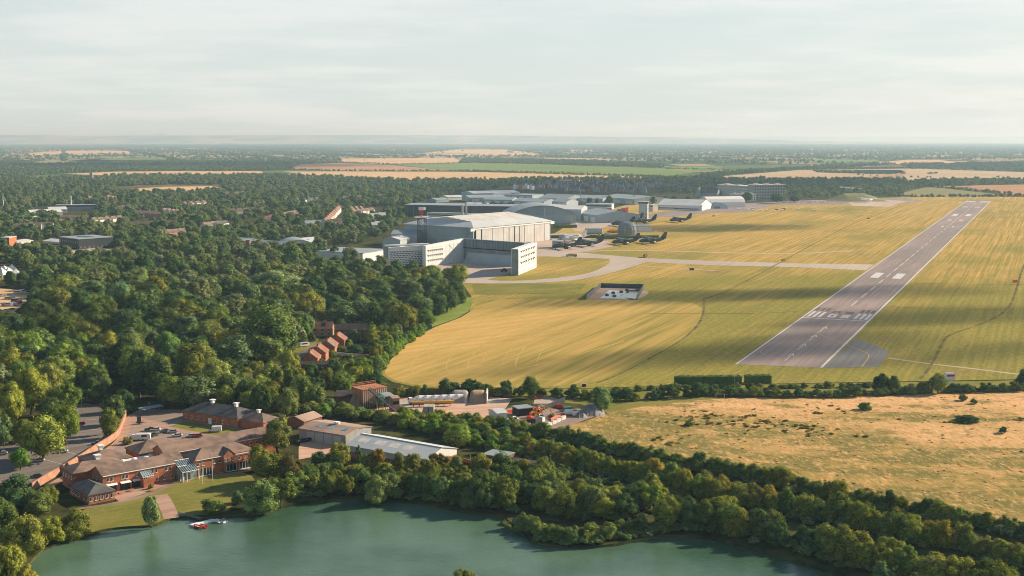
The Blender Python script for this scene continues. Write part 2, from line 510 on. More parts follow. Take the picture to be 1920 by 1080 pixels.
def heath_mat():
    m, t, b = nodes_of('dry_heath_grass')
    p = coords(t)
    n1 = noise(t, coords(t, (0.6, 1.0, 1.0), R(-12)), 0.022, 7, 0.66)
    n2 = noise(t, coords(t, (1.0, 0.45, 1.0), R(-6)), 0.15, 7, 0.7)
    n3 = noise(t, coords(t, (1.0, 0.38, 1.0), R(8)), 0.55, 5, 0.8)
    sx = nd(t, 'ShaderNodeSeparateXYZ', {0: p})
    # greener, lower towards the hedge side (near), paler seed heads on the far side
    grad = mth(t, 'ADD', mth(t, 'MULTIPLY', sx.outputs['Y'], 1.0/150), mth(t, 'MULTIPLY', sx.outputs['X'], 0.45/150))
    g = mrange(t, mth(t, 'ADD', grad, mth(t, 'MULTIPLY', n1, 4.2)), 5.35, 6.75)
    a = mix(t, g, (0.33, 0.235, 0.072), (0.65, 0.385, 0.185))
    n4 = noise(t, coords(t, (0.5, 1.0, 1.0), R(-10)), 0.055, 8, 0.7)
    lush = mth(t, 'ADD', n4, mrange(t, g, 0.0, 1.0, 0.10, -0.035, False))
    a = mix(t, mrange(t, lush, 0.525, 0.62, 0, 0.9), a, (0.165, 0.155, 0.046))
    a = mix(t, mrange(t, n2, 0.50, 0.66, 0, 0.7), a, (0.60, 0.36, 0.14))
    a = mix(t, mrange(t, n2, 0.48, 0.34, 0, 0.6), a, (0.25, 0.205, 0.065))
    a = mix(t, mrange(t, n3, 0.50, 0.72, 0, 0.75), a, (0.80, 0.52, 0.30))
    a = mix(t, mrange(t, n3, 0.48, 0.32, 0, 0.8), a, (0.17, 0.135, 0.048))
    t.links.new(a, b.inputs['Base Color'])
    b.inputs['Roughness'].default_value = 1.0
    b.inputs['Specular IOR Level'].default_value = 0.0
    bump(t, b, mth(t, 'ADD', mth(t, 'MULTIPLY', n2, 0.6), mth(t, 'MULTIPLY', n3, 0.4)), 0.7, 0.8)
    return m
M['heath'] = heath_mat()

def tarmac(name, c, c2, ang=RUN_ANG, scale=0.02, joints=True, crack=True):
    m, t, b = nodes_of(name)
    n1 = noise(t, coords(t, (0.35, 1.0, 1.0), ang), scale, 6, 0.6)
    a = mix(t, mrange(t, n1, 0.36, 0.64), c, c2)
    n2 = noise(t, coords(t, (1.0/120, 1.0/2.5, 0), ang), 1.0, 4, 0.65)
    a = mix(t, mrange(t, n2, 0.40, 0.65, 0, 0.55), a, tuple(x*0.72 for x in c))
    n3 = noise(t, coords(t), 0.5, 5, 0.7)
    a = mix(t, mrange(t, n3, 0.45, 0.75, 0, 0.3), a, tuple(min(1,x*1.3) for x in c2))
    t.links.new(a, b.inputs['Base Color'])
    b.inputs['Roughness'].default_value = 0.85
    b.inputs['Specular IOR Level'].default_value = 0.25
    return m
M['runway'] = tarmac('runway_asphalt', (0.200, 0.158, 0.144), (0.295, 0.222, 0.195))
M['pad'] = tarmac('turning_pad_asphalt', (0.135, 0.130, 0.128), (0.180, 0.168, 0.160))
M['taxi'] = tarmac('taxiway_concrete', (0.38, 0.315, 0.255), (0.46, 0.38, 0.31))
M['apron'] = tarmac('apron_concrete', (0.40, 0.31, 0.245), (0.48, 0.37, 0.30))
M['asphalt'] = tarmac('car_park_asphalt', (0.150, 0.128, 0.112), (0.215, 0.178, 0.15), R(40), 0.05)
M['yard'] = tarmac('brown_yard_surface', (0.25, 0.185, 0.145), (0.33, 0.245, 0.19), R(40), 0.05)
M['paving'] = tarmac('red_paving', (0.36, 0.22, 0.155), (0.42, 0.27, 0.20), R(40), 0.1)
M['sandy'] = tarmac('sandy_concrete', (0.48, 0.29, 0.19), (0.58, 0.39, 0.28), R(10), 0.06)
M['path'] = tarmac('path_surface', (0.23, 0.155, 0.12), (0.30, 0.21, 0.165), R(10), 0.1)
M['track'] = tarmac('pale_track', (0.38, 0.29, 0.19), (0.47, 0.36, 0.25), R(10), 0.08)
M['rubber'] = plain('tyre_rubber_streak', (0.150, 0.122, 0.114), 0.9, 0.12, 0.05, (0.200, 0.160, 0.146), world=True)
M['hill'] = plain('far_ridge', (0.115, 0.135, 0.085), 1.0, 0.1, 0.0008, (0.10, 0.12, 0.075), world=True, spec=0.0)
M['ditch'] = plain('ditch_growth', (0.190, 0.155, 0.060), 1.0, 0.3, 0.08, (0.070, 0.064, 0.024), world=True, spec=0.0)
M['soil'] = plain('bare_soil', (0.30, 0.19, 0.11), 1.0, 0.15, 0.15, world=True, spec=0.0)
M['paint'] = plain('road_marking_paint', (0.58, 0.57, 0.55), 0.7, 0.14, 0.35, (0.38, 0.36, 0.34), world=True)
M['paint_old'] = plain('blacked_out_marking', (0.085, 0.078, 0.075), 0.8, 0.2, 0.3, world=True)
M['paint_yellow'] = plain('yellow_marking_paint', (0.50, 0.33, 0.09), 0.7, 0.12, 0.3, world=True)
M['orange_soil'] = plain('orange_soil', (0.46, 0.22, 0.11), 1.0, 0.12, 0.08, world=True, spec=0.0)

def water_mat():
    m, t, b = nodes_of('lake_water')
    p = coords(t)
    n = noise(t, p, 0.018, 4)
    t.links.new(mix(t, mrange(t, n, 0.35, 0.65), (0.038, 0.088, 0.048), (0.088, 0.158, 0.102)), b.inputs['Base Color'])
    b.inputs['Roughness'].default_value = 0.07
    b.inputs['IOR'].default_value = 1.33
    w1 = noise(t, coords(t, (0.55, 1.0, 1.0), R(15)), 1.3, 4, 0.65)
    w2 = noise(t, coords(t, (0.8, 1.0, 1.0), R(-20)), 0.16, 3, 0.5)
    bump(t, b, mth(t, 'ADD', mth(t, 'MULTIPLY', w1, 0.8), mth(t, 'MULTIPLY', w2, 0.7)), 1.0, 0.15)
    return m
M['water'] = water_mat()

def leaf_mat(name, ramp, tinted=True, translucent=0.24):
    m = bpy.data.materials.new(name); m.use_nodes = True
    t = m.node_tree; t.nodes.clear()
    oi = nd(t, 'ShaderNodeObjectInfo')
    cr = nd(t, 'ShaderNodeValToRGB', {'Fac': oi.outputs['Random']})
    e = cr.color_ramp
    while len(e.elements) < len(ramp):
        e.elements.new(0.5)
    for i, (el, c) in enumerate(zip(e.elements, ramp)):
        el.position = i/(len(ramp)-1); el.color = rgba(c)
    col = cr.outputs[0]
    if tinted:
        col = mix(t, 1.0, col, oi.outputs['Color'], 'MULTIPLY')
    isl = nd(t, 'ShaderNodeNewGeometry').outputs['Random Per Island']
    k = mrange(t, isl, 0.0, 1.0, 0.55, 1.85, False)
    col = nd(t, 'ShaderNodeVectorMath', {0: col, 'Scale': k}, operation='SCALE').outputs[0]
    n = noise(t, coords(t), 0.22, 3)
    col = mix(t, mrange(t, n, 0.42, 0.68, 0, 0.5), col, mix(t, 1.0, col, (1.30, 1.12, 0.85), 'MULTIPLY'))
    d = nd(t, 'ShaderNodeBsdfDiffuse', {'Color': col})
    tr = nd(t, 'ShaderNodeBsdfTranslucent', {'Color': mix(t, 1.0, col, (1.6, 1.35, 0.55), 'MULTIPLY')})
    mx = nd(t, 'ShaderNodeMixShader', {0: translucent, 1: d.outputs[0], 2: tr.outputs[0]})
    o = nd(t, 'ShaderNodeOutputMaterial', {0: mx.outputs[0]})
    return m
M['leaf'] = leaf_mat('foliage', [(0.080,0.130,0.036), (0.152,0.186,0.042), (0.098,0.160,0.062), (0.168,0.205,0.050), (0.085,0.150,0.042), (0.138,0.172,0.056)])
M['leaf_far'] = leaf_mat('distant_foliage', [(0.058,0.112,0.038), (0.108,0.168,0.048), (0.100,0.158,0.068), (0.158,0.190,0.052), (0.076,0.135,0.044), (0.168,0.200,0.100), (0.128,0.156,0.054)], False)
M['bark'] = plain('bark', (0.085, 0.065, 0.048), 0.95, 0.2, 1.5)
def tuss(name, ramp):
    return leaf_mat(name, ramp, False, 0.25)
M['tuss_dry'] = tuss('dry_tussock', [(0.58,0.38,0.17), (0.64,0.42,0.21), (0.46,0.33,0.13), (0.66,0.44,0.24)])
M['tuss_green'] = tuss('green_tussock', [(0.17,0.155,0.045), (0.22,0.185,0.055), (0.14,0.130,0.042)])
# ---------------------------------------------------------------- the setting
def smooth_poly(pts, n=3):
    """Chaikin corner cutting on a closed outline"""
    for _ in range(n):
        q = []
        for i in range(len(pts)):
            a, b = Vector(pts[i]), Vector(pts[(i+1) % len(pts)])
            q += [a*0.75 + b*0.25, a*0.25 + b*0.75]
        pts = q
    return pts
def smooth_line(pts, n=2):
    for _ in range(n):
        q = [Vector(pts[0])]
        for i in range(len(pts)-1):
            a, b = Vector(pts[i]), Vector(pts[i+1])
            q += [a*0.75 + b*0.25, a*0.25 + b*0.75]
        q.append(Vector(pts[-1]))
        pts = q
    return pts
def W(pxs, h=0.0):
    return [at(x, y, h) for x, y in pxs]
def tri_mesh(name, loops, z, m):
    vs = [Vector((p[0], p[1], z)) for lp in loops for p in lp]
    tris = tessellate_polygon([[Vector((p[0], p[1], 0)) for p in lp] for lp in loops])
    fs = []
    for a, b, c in tris:
        nrm = (vs[b]-vs[a]).cross(vs[c]-vs[a])
        fs.append((a, b, c) if nrm.z > 0 else (a, c, b))
    me = bpy.data.meshes.new(name)
    me.from_pydata([tuple(v) for v in vs], [], fs)
    me.materials.append(m)
    me.update()
    return me
def sheet(name, pts, z, m, smooth=0, kind='structure'):
    if smooth:
        pts = smooth_poly(pts, smooth)
    return tag(link(name, tri_mesh(name, [pts], z, m)), kind=kind)
def ribbon_pts(pts, width):
    l, r = [], []
    for i, p in enumerate(pts):
        a = Vector(pts[max(0, i-1)]); b = Vector(pts[min(len(pts)-1, i+1)])
        d = (b-a).normalized(); n = Vector((-d.y, d.x))*(width/2)
        l.append(Vector(p)+n); r.append(Vector(p)-n)
    return l + r[::-1]
def ribbon(name, pts, width, z, m, smooth=2, kind='structure'):
    return sheet(name, ribbon_pts(smooth_line(pts, smooth) if smooth else pts, width), z, m, 0, kind)

LAKE_PX = [(60,1046),(95,1020),(165,1003),(205,990),(250,986),(290,985),(325,969),(345,968),(390,972),(425,965),(490,962),(560,941),(620,936),(700,934),(780,941),(870,959),(945,966),(962,985),(990,1012),(1040,1024),(1130,1024),(1185,1011),(1240,1002),(1330,1006),(1420,1030),(1500,1054),(1590,1080),(1720,1130),(1900,1260),(1500,1500),(960,1650),(400,1500),(0,1260),(20,1110)]
lake_pts = smooth_poly(W(LAKE_PX), 2)
S = 3000.0
outer = [Vector(p) for p in ((-S,-600),(S,-600),(S,2600),(-S,2600))]
gm = tri_mesh('ground', [outer, lake_pts], 0.0, M['ground'])
B = 160000.0
import bmesh
bmg = bmesh.new(); bmg.from_mesh(gm)
cs = []
for p in ((-S,-600),(S,-600),(S,2600),(-S,2600)):
    cs.append(min(bmg.verts, key=lambda v: (v.co.x-p[0])**2+(v.co.y-p[1])**2))
bs_ = [bmg.verts.new((x, y, 0)) for x, y in ((-B,-9000),(B,-9000),(B,B),(-B,B))]
for i in range(4):
    bmg.faces.new((cs[(i+1)%4], cs[i], bs_[i], bs_[(i+1)%4]))
# bank of the lake
lv = [min(bmg.verts, key=lambda v: (v.co.x-p[0])**2+(v.co.y-p[1])**2) for p in lake_pts]
low = [bmg.verts.new((p[0], p[1], -3.0)) for p in lake_pts]
for i in range(len(lv)):
    j = (i+1) % len(lv)
    try:
        bmg.faces.new((lv[j], lv[i], low[i], low[j]))
    except ValueError:
        pass
bmg.normal_update(); bmg.to_mesh(gm); bmg.free()
tag(link('ground', gm), kind='structure')
cl = Vector((sum(p[0] for p in lake_pts)/len(lake_pts), sum(p[1] for p in lake_pts)/len(lake_pts)))
sheet('lake_water', [Vector(p)+(Vector(p)-cl).normalized()*2.5 for p in lake_pts], -0.7, M['water'])

# airfield ---------------------------------------------------------------
AF_PX = [(884,556),(866,530),(800,520),(770,505),(1000,462),(1060,425),(1100,404),(1190,380),(1320,382),(1500,379),(1640,371),(1720,369),(2450,369),(2900,700),(1920,711),(1300,722),(1090,728),(790,727),(735,716),(712,700),(745,660),(790,625),(880,590)]
sheet('airfield_grass', W(AF_PX), 0.03, M['airfield'])
sheet('wheat_field', smooth_poly(W([(714,698),(745,660),(792,622),(884,588),(895,562),(1000,560),(1100,562),(1240,563),(1318,570),(1317,604),(1290,633),(1195,688),(1088,726),(800,725),(745,716)]), 1), 0.06, M['wheat'])
sheet('grass_bank', smooth_poly(W([(798,616),(845,560),(884,556),(887,566),(876,590),(800,617)]), 1), 0.075, M['green_bank'])
sheet('field_margin', W([(884,532),(1100,532),(1085,548),(890,553)]), 0.05, M['lawn'])

M['tram'] = plain('tramline_stubble', (0.46, 0.315, 0.11), 1.0, 0.14, 0.1, (0.38, 0.275, 0.085), world=True, spec=0.0)
edge = smooth_line(W([(1060,716),(900,715),(800,715),(762,707),(745,690),(770,660),(815,628),(886,600),(920,590)]), 2)
for k in range(8):
    off = 6 + 9.5*k + (2.2 if k % 2 else 0)
    q = []
    for i, p_ in enumerate(edge):
        d_ = (Vector(edge[min(len(edge)-1,i+1)])-Vector(edge[max(0,i-1)])).normalized()
        q.append(Vector(p_) + Vector((d_.y,-d_.x))*off)
    n_ = len(q)
    sheet('tramline', ribbon_pts(smooth_line(q[k:n_-k], 1), .5 if k % 3 else .9), .068+.0005*k, M['tram'])
for k, pts in enumerate(([(900,660),(960,640),(1100,612),(1180,596)], [(905,574),(960,584),(985,600)], [(935,570),(1000,580),(1030,596)], [(965,567),(1040,574),(1075,590)], [(940,700),(1060,672),(1170,640)])):
    sheet('tramline', ribbon_pts(smooth_line(W(pts), 2), 1.1), .073+.0005*k, M['tram'])
RW0, RW1 = at(1377,683), at(1543,690)                       # near corners of the runway
rd = Vector((math.cos(RUN_ANG), math.sin(RUN_ANG))); rn = Vector((rd.y, -rd.x))   # along, to the right
rc = (RW0+RW1)/2
rc = rc - rd*((rc-RW0).dot(rd))
RWID = 46.0
RLEN = 1965.0
def rw(s, d):
    return rc + rd*s + rn*d
def rrect(s0, s1, d0, d1):
    return [rw(s0,d0), rw(s0,d1), rw(s1,d1), rw(s1,d0)]
sheet('runway', [at(1377,683), at(1543,690)] + [rw(RLEN, RWID/2), rw(RLEN, -RWID/2)], 0.09, M['runway'])
sheet('turning_pad', W([(1543,690.2),(1606,634),(1668,659),(1648,688)]), 0.085, M['pad'])
pk = MB()
def quad(s0, s1, d0, d1, z=0.125, m=0):
    pk.poly([(p.x, p.y, z) for p in rrect(s0, s1, d0, d1)], m)
near_l = (at(1380,683)-rc).dot(rd); near_r = (at(1546,690)-rc).dot(rd)
quad(near_l, RLEN, -RWID/2+0.2, -RWID/2+1.3); quad(near_r, RLEN, RWID/2-1.5, RWID/2-0.2)
th = (at(1590,598)-rc).dot(rd)                              # displaced threshold
TH = th - 7
quad(TH, TH+1.8, -RWID/2+1.3, RWID/2-1.5)
for sgn in (-1, 1):
    for k in range(3):
        d = sgn*(12.0 + k*3.7)
        quad(TH+7, TH+35, d-1.05, d+1.05)
        quad(TH+40, TH+56, d-1.2, d+1.2, 0.12, 1)
# the painted numerals 05
def stroke(s0, s1, d0, d1, m=0, off=0.0):
    quad(TH+9+off+s0, TH+9+off+s1, d0, d1, 0.125 if m == 0 else 0.12, m)
for m_, off, hgt, lt in ((0, 0.0, 16.0, 4.0), (1, 23.0, 10.0, 2.6)):
    a, b_, wd_, st = -7.2, 1.7, 5.5, 1.5
    md = (hgt-lt)/2
    stroke(0, hgt, a, a+st, m_, off); stroke(0, hgt, a+wd_-st, a+wd_, m_, off); stroke(0, lt, a+st, a+wd_-st, m_, off); stroke(hgt-lt, hgt, a+st, a+wd_-st, m_, off)
    stroke(hgt-lt, hgt, b_, b_+wd_, m_, off); stroke(md, hgt-lt, b_, b_+st, m_, off); stroke(md, md+lt, b_+st, b_+wd_, m_, off)
    stroke(lt, md, b_+wd_-st, b_+wd_, m_, off); stroke(0, lt, b_, b_+wd_, m_, off)
# arrows leading to the threshold
for k in range(4):
    s = 22 + k*(TH-45)/4.0
    quad(s, s+24, -0.26, 0.26)
    for sg in (-1, 1):
        pts = [rw(s+25, 0), rw(s+25, sg*0.4), rw(s+16.5, sg*1.9), rw(s+15.2, sg*1.35)]
        pk.poly([(p.x, p.y, 0.125) for p in (pts if sg > 0 else pts[::-1])])
# centre line, aiming point and touchdown blocks
s = TH + 75
while s < RLEN-110:
    quad(s, s+30, -0.4, 0.4); s += 52
aim = (at(1643,516)-rc).dot(rd)
for sg in (-1, 1):
    quad(aim-22, aim+22, sg*9.5-3.8, sg*9.5+3.8)
fa = (at(1800,403)-rc).dot(rd)
for sg in (-1, 1):
    quad(fa-28, fa+28, sg*10-3.6, sg*10+3.6)
    for fs, n in ((fa+250, 3), (fa-140, 2), (fa-290, 1)):
        for k in range(n):
            quad(fs-14, fs+14, sg*(7+k*3.2)-1.0, sg*(7+k*3.2)+1.0)
    for k in range(6):
        quad(RLEN-75, RLEN-30, sg*(5+k*2.9)-0.95, sg*(5+k*2.9)+0.95)
def yline(pxs, wd=0.5):
    r = ribbon_pts(smooth_line(W(pxs), 2), wd)
    n = len(r)//2
    for i in range(n-1):
        a, b2, c, d = r[i], r[i+1], r[2*n-2-i], r[2*n-1-i]
        pk.poly([(p.x, p.y, 0.13) for p in (d, c, b2, a)], 2)
yline([(1616,688),(1631,667),(1626,662),(1590,648),(1535,627),(1533,622)], 0.6)
yline([(1466,676),(1425,662),(1428,656),(1448,655)], 0.5)
yline([(1466,676),(1566,598)], 0.25)
rk = MB()
rr_ = random.Random(12)
for k in range(46):
    s0 = TH + rr_.uniform(70, 520); d0 = rr_.choice((-1,1))*abs(rr_.gauss(3.4, 2.2)); l0 = rr_.uniform(30, 170)
    rk.poly([(p.x, p.y, 0.1+0.0004*k) for p in rrect(s0, s0+l0, d0-.35, d0+.35)])
tag(rk.build('runway_tyre_streaks', [M['rubber']]), kind='structure')
tag(pk.build('runway_markings', [M['paint'], M['paint_old'], M['paint_yellow']]), kind='structure')

# taxiways and aprons
sheet('taxiway', W([(1000,472),(1090,474),(1205,484),(1330,489),(1500,494),(1640,496),(1622,507),(1500,501),(1330,497.5),(1225,492),(1160,486),(1000,480)]), 0.075, M['taxi'])
sheet('perimeter_taxiway', smooth_poly(W([(770,504),(845,496),(868,505),(905,527),(1000,526),(1090,516),(1120,507),(1146,492),(1140,483),(1225,488),(1195,497),(1150,511),(1080,526),(1000,531),(868,532),(800,520)]), 2), 0.07, M['taxi'])
sheet('pen_apron', W([(795,501),(870,489),(958,492),(1000,500),(905,527),(868,524),(840,505)]), 0.06, M['apron'])
sheet('main_apron', W([(998,449),(1036,438),(1100,446),(1140,452),(1150,462),(1060,478),(996,482)]), 0.06, M['apron'])
sheet('north_apron', W([(1080,409),(1180,406),(1194,414),(1185,420),(1150,424),(1080,434),(1068,425)]), 0.06, M['apron'])
sheet('link_taxiway', W([(1215,402),(1290,392),(1330,385),(1500,376),(1580,374),(1700,372),(1740,379),(1600,383),(1450,385),(1400,398),(1340,399),(1290,404),(1218,409)]), 0.06, M['runway'])
sheet('far_apron', W([(1590,380),(1660,375),(1700,377),(1668,388),(1600,386)]), 0.07, M['apron'])
ribbon('worn_strip', W([(1060,472),(1180,469),(1300,472),(1470,477),(1600,470)]), 9, 0.055, M['track'])
ribbon('pale_track', W([(1664,671),(1740,682),(1830,692),(1925,704)]), 3.2, 0.07, M['track'])
ribbon('worn_track', W([(1195,498),(1290,504),(1345,508)]), 4.0, 0.055, M['track'])
for pts, wd in (([(1320,560),(1320,585),(1311,608),(1285,634),(1240,660),(1190,688),(1150,707),(1120,718)], 1.7),
                ([(1318,562),(1360,548),(1440,505),(1530,455),(1600,418),(1690,386)], 1.5),
                ([(1725,711),(1745,688),(1768,640),(1778,628),(1850,605),(1892,580),(1905,545),(1918,500),(1935,470)], 1.8),
                ([(884,551),(960,552),(1080,549)], 3.0),
                ([(1210,588),(1450,588),(1540,579)], 1.2), ([(1650,575),(1760,579),(1890,581)], 1.2), ([(1712,531),(1820,533),(1930,534)], 1.4),
                ([(1480,412),(1700,415),(1790,414)], 1.8), ([(1440,458),(1560,462),(1640,463)], 1.4)):
    ribbon('drainage_ditch', W(pts), wd, 0.10, M['ditch'])
for i, (px, py, a_, b2_) in enumerate(((1410,622,7,3.5),(1345,666,8,3),(1660,636,8,3),(1335,510,14,5),(1620,478,12,4),(1795,697,9,3),(1670,575,6,2.5),(1262,478,9,3))):
    c = at(px, py)
    pts = [c + Vector((math.cos(t)*a_*rng.uniform(.6,1.2), math.sin(t)*b2_*rng.uniform(.6,1.2))) for t in [k*2*math.pi/11 for k in range(11)]]
    sheet('bare_patch', pts, 0.065, M['soil'], 2)

# heath, hedgerow verge, yards, lawns -------------------------------------
sheet('heath', W([(1010,800),(1090,792),(1135,776),(1200,763),(1330,748),(1500,744),(1920,732),(2500,725),(2900,1000),(1960,1010),(1780,972),(1600,938),(1450,905),(1280,872),(1120,838),(1040,812)]), 0.03, M['heath'])
sheet('roadside_verge', W([(740,727),(1090,729),(1300,723),(1920,713),(2500,706),(2500,727),(1920,734),(1500,747),(1140,775),(1090,758),(900,740),(740,742)]), 0.02, M['lawn'])
sheet('concrete_yard', W([(735,744),(800,740),(905,742),(960,748),(945,770),(900,786),(830,792),(760,780),(700,770)]), 0.06, M['sandy'])
sheet('mixer_lane', W([(740,752),(800,746),(905,744),(960,748),(940,757),(830,756),(745,766)]), 0.075, M['concrete'])
sheet('works_compound', W([(930,772),(975,760),(1060,768),(1085,766),(1130,776),(1090,790),(1045,806),(1000,806),(950,796),(915,786)]), 0.05, M['yard'])
sheet('side_road', W([(1005,742),(1045,743),(1042,757),(1000,757)]), 0.06, M['taxi'])
sheet('lake_lawn', smooth_poly(W([(150,955),(205,945),(262,928),(310,906),(330,893),(400,889),(452,884),(480,896),(470,915),(440,940),(425,963),(345,967),(323,968),(288,984),(205,989),(165,1000),(140,985)]), 1), 0.03, M['lawn'])
ribbon('garden_path', W([(130,956),(180,950),(225,942),(268,931),(292,924),(312,912),(330,903),(352,898),(372,893),(420,890),(470,882)]), 2.2, 0.07, M['path'])
ribbon('slipway', W([(300,928),(311,945),(322,972)]), 5.0, 0.065, M['paving'])
sheet('terrace_paving', W([(210,930),(225,916),(265,905),(290,908),(312,902),(318,908),(270,925),(225,942)]), 0.06, M['paving'])
sheet('entrance_paving', W([(330,898),(345,888),(470,870),(476,878),(372,893),(350,905)]), 0.055, M['paving'])
sheet('office_yard', W([(238,781),(262,768),(350,768),(440,802),(520,812),(505,835),(330,862),(200,850),(140,884),(215,833)]), 0.06, M['yard'])
ribbon('yard_drive', W([(240,783),(285,795),(340,808),(420,815),(470,822)]), 7.0, 0.075, M['paving'])
sheet('rear_lawn', W([(318,800),(345,791),(450,806),(440,818),(400,816)]), 0.09, M['lawn'])
sheet('car_park', W([(-80,930),(60,905),(128,872),(204,832),(232,782),(228,762),(160,756),(110,765),(40,820),(-80,860)]), 0.05, M['asphalt'])
bay = MB()
for pxs in (((70,858),(150,880)),((118,846),(168,858)),((138,826),(185,836)),((150,803),(196,808)),((160,786),(200,789))):
    a, b2 = at(*pxs[0]), at(*pxs[1])
    r = ribbon_pts([a, b2], 0.25)
    bay.poly([(p.x,p.y,0.08) for p in r[::-1]])
for k in range(6):
    a, b2 = at(238+k*9, 812-k*1.2), at(255+k*9, 816-k*1.2)
    r = ribbon_pts([a, b2], 0.2); bay.poly([(p.x,p.y,0.095) for p in r[::-1]])
tag(bay.build('parking_markings', [M['paint']]), kind='structure')
sheet('warehouse_yard', W([(560,840),(572,812),(650,820),(645,835),(610,852),(560,862)]), 0.05, M['sandy'])
sheet('warehouse_lawn', smooth_poly(W([(620,884),(660,868),(760,874),(780,895),(740,912),(660,898)]), 2), 0.05, M['lawn'])
sheet('pump_yard', W([(868,886),(890,873),(930,870),(935,890),(900,902)]), 0.05, M['paving'])
sheet('house_lane', W([(520,690),(545,672),(575,655),(600,640),(607,645),(580,668),(552,690)]), 0.05, M['asphalt'])
sheet('house_lawn', W([(535,664),(560,640),(600,632),(590,650),(560,662)]), 0.04, M['lawn'])
sheet('verge_lawn', W([(455,702),(480,690),(500,700),(480,712)]), 0.04, M['lawn'])
sheet('sports_lawn', W([(175,478),(195,466),(252,474),(245,490),(200,492)]), 0.05, M['green_bank'])
sheet('school_forecourt', W([(120,472),(175,464),(205,468),(180,480),(130,482)]), 0.06, M['apron'])
sheet('main_road', W([(408,470),(450,488),(478,520),(486,560),(455,560),(440,520),(418,494),(398,478)]), 0.05, M['asphalt'])
sheet('event_field', W([(-60,552),(0,541),(55,545),(62,556),(20,590),(-60,598)]), 0.05, M['stubble'])
sheet('orange_field', W([(-60,612),(0,603),(48,605),(60,609),(10,622),(-60,634)]), 0.05, M['orange_soil'])
sheet('tent_field', W([(-40,508),(10,498),(50,506),(40,522),(-40,528)]), 0.05, M['olive_crop'])

# distant fields
for nm, m, pts in (
 ('stubble_field','stubble',[(530,321.5),(640,321.5),(900,322.5),(1180,330.5),(1240,333),(1100,337),(880,340),(640,337),(590,329)]),
 ('red_stubble_field','red_stubble',[(562,308),(640,306),(740,310),(850,320.5),(640,320.5),(545,318)]),
 ('green_crop_field','green_crop',[(742,309),(900,306),(1010,308),(1250,316),(1300,323),(1240,331),(860,321)]),
 ('stubble_field','stubble',[(640,303.5),(640,297),(850,296),(870,304),(745,308),(700,307)]),
 ('stubble_field','stubble',[(780,288),(860,280),(940,280),(1000,287),(1020,292),(800,292)]),
 ('tan_field','tan_stubble',[(1060,286),(1065,281),(1115,281),(1112,286)]),
 ('tan_field','tan_stubble',[(940,296),(1100,296),(1160,300),(1150,303),(1000,301),(945,299)]),
 ('stubble_field','stubble',[(120,326),(215,322),(330,321),(490,321),(495,326),(330,329.5),(215,329.5)]),
 ('olive_field','olive_crop',[(40,309),(90,300),(240,295),(310,296),(290,303),(210,302),(90,309)]),
 ('stubble_field','stubble',[(50,287),(120,283),(180,281.5),(240,283),(246,288),(150,291),(60,291)]),
 ('olive_field','olive_crop',[(120,302),(250,292),(300,294),(330,301),(200,305)]),
 ('stubble_field','stubble',[(215,356),(310,350),(400,349),(418,352),(405,357),(232,362)]),
 ('tan_field','tan_stubble',[(1335,332),(1500,318.5),(1690,318.5),(1700,325),(1560,336),(1400,337)]),
 ('tan_field','tan_stubble',[(1565,318),(1700,316),(1930,323),(1940,337),(1700,338),(1690,325)]),
 ('stubble_field','stubble',[(1645,305),(1700,299.5),(1760,299.5),(1818,307),(1780,309),(1660,309)]),
 ('green_crop_field','green_crop',[(1530,304.5),(1525,299),(1640,299),(1650,303),(1600,305)]),
 ('red_stubble_field','red_stubble',[(1745,349),(1920,346),(2050,346),(2100,370),(1905,366)]),
 ('olive_field','olive_crop',[(1690,362),(1740,350),(1890,366),(1870,370),(1690,369)]),
 ('green_crop_field','green_crop',[(1255,313),(1350,311),(1360,319),(1300,322)]),
 ('stubble_field','stubble',[(1310,284),(1350,283),(1345,287),(1312,287)]),
 ('tan_field','tan_stubble',[(1500,279),(1600,278),(1640,283),(1510,284)]),
 ('tan_field','tan_stubble',[(1560,288),(1630,286),(1640,291),(1570,292)]),
 ('tan_field','tan_stubble',[(350,267),(420,266),(430,269),(360,270)]),
 ('tan_field','tan_stubble',[(120,273),(220,270.5),(240,273),(130,276)])):
    sheet(nm, W(pts), 0.05, M[m])

rf_ = random.Random(9)
for k in range(34):
    y0 = 263.5 + 33*rf_.random()**1.3
    x0 = rf_.uniform(-60, 1950); w0 = rf_.uniform(40, 190)*(0.5+(y0-262)/40); h0 = rf_.uniform(0.7, 1.6)*(0.5+(y0-262)/22)
    sheet('field_strip', W([(x0,y0+h0),(x0+w0*.1,y0),(x0+w0*.9,y0+rf_.uniform(-.3,.3)),(x0+w0,y0+h0*.9)]), 0.04+0.001*k, M[('stubble','tan_stubble','tan_stubble','olive_crop','green_crop')[k%5]])
# low ridge on the horizon, left
def hill(px0, px1, dist, hh, seed):
    r_ = np.random.default_rng(seed)
    n = 120
    xs = np.linspace(px0, px1, n)
    ph = r_.uniform(0, 6.28, 6)
    mb = MB()
    rows = []
    for k, (dd, hk) in enumerate(((-2500,0),(0,1),(3500,0))):
        row = []
        for i, x in enumerate(xs):
            t = i/(n-1)
            env = min(1, t/0.08, (1-t)/0.3); env = env*env*(3-2*env)
            z = hh*hk*env*(0.95 + 0.02*math.sin(t*9+ph[0]) + 0.015*math.sin(t*27+ph[1]) + 0.01*math.sin(t*61+ph[2]))
            row.append(((x-960)/2309*(dist+dd), dist+dd, z - (1.0 if hk == 0 else 0)))
        rows.append(row)
    vs = [p for r in rows for p in r]
    fs = [(k*n+i, k*n+i+1, (k+1)*n+i+1, (k+1)*n+i) for k in range(2) for i in range(n-1)]
    mb.add(vs, fs)
    return tag(mb.build('hill', M['ground'], smooth=True), kind='structure')
hill(-1500, 1900, 33000, 225, 4)
hill(-900, 3400, 52000, 225, 9)

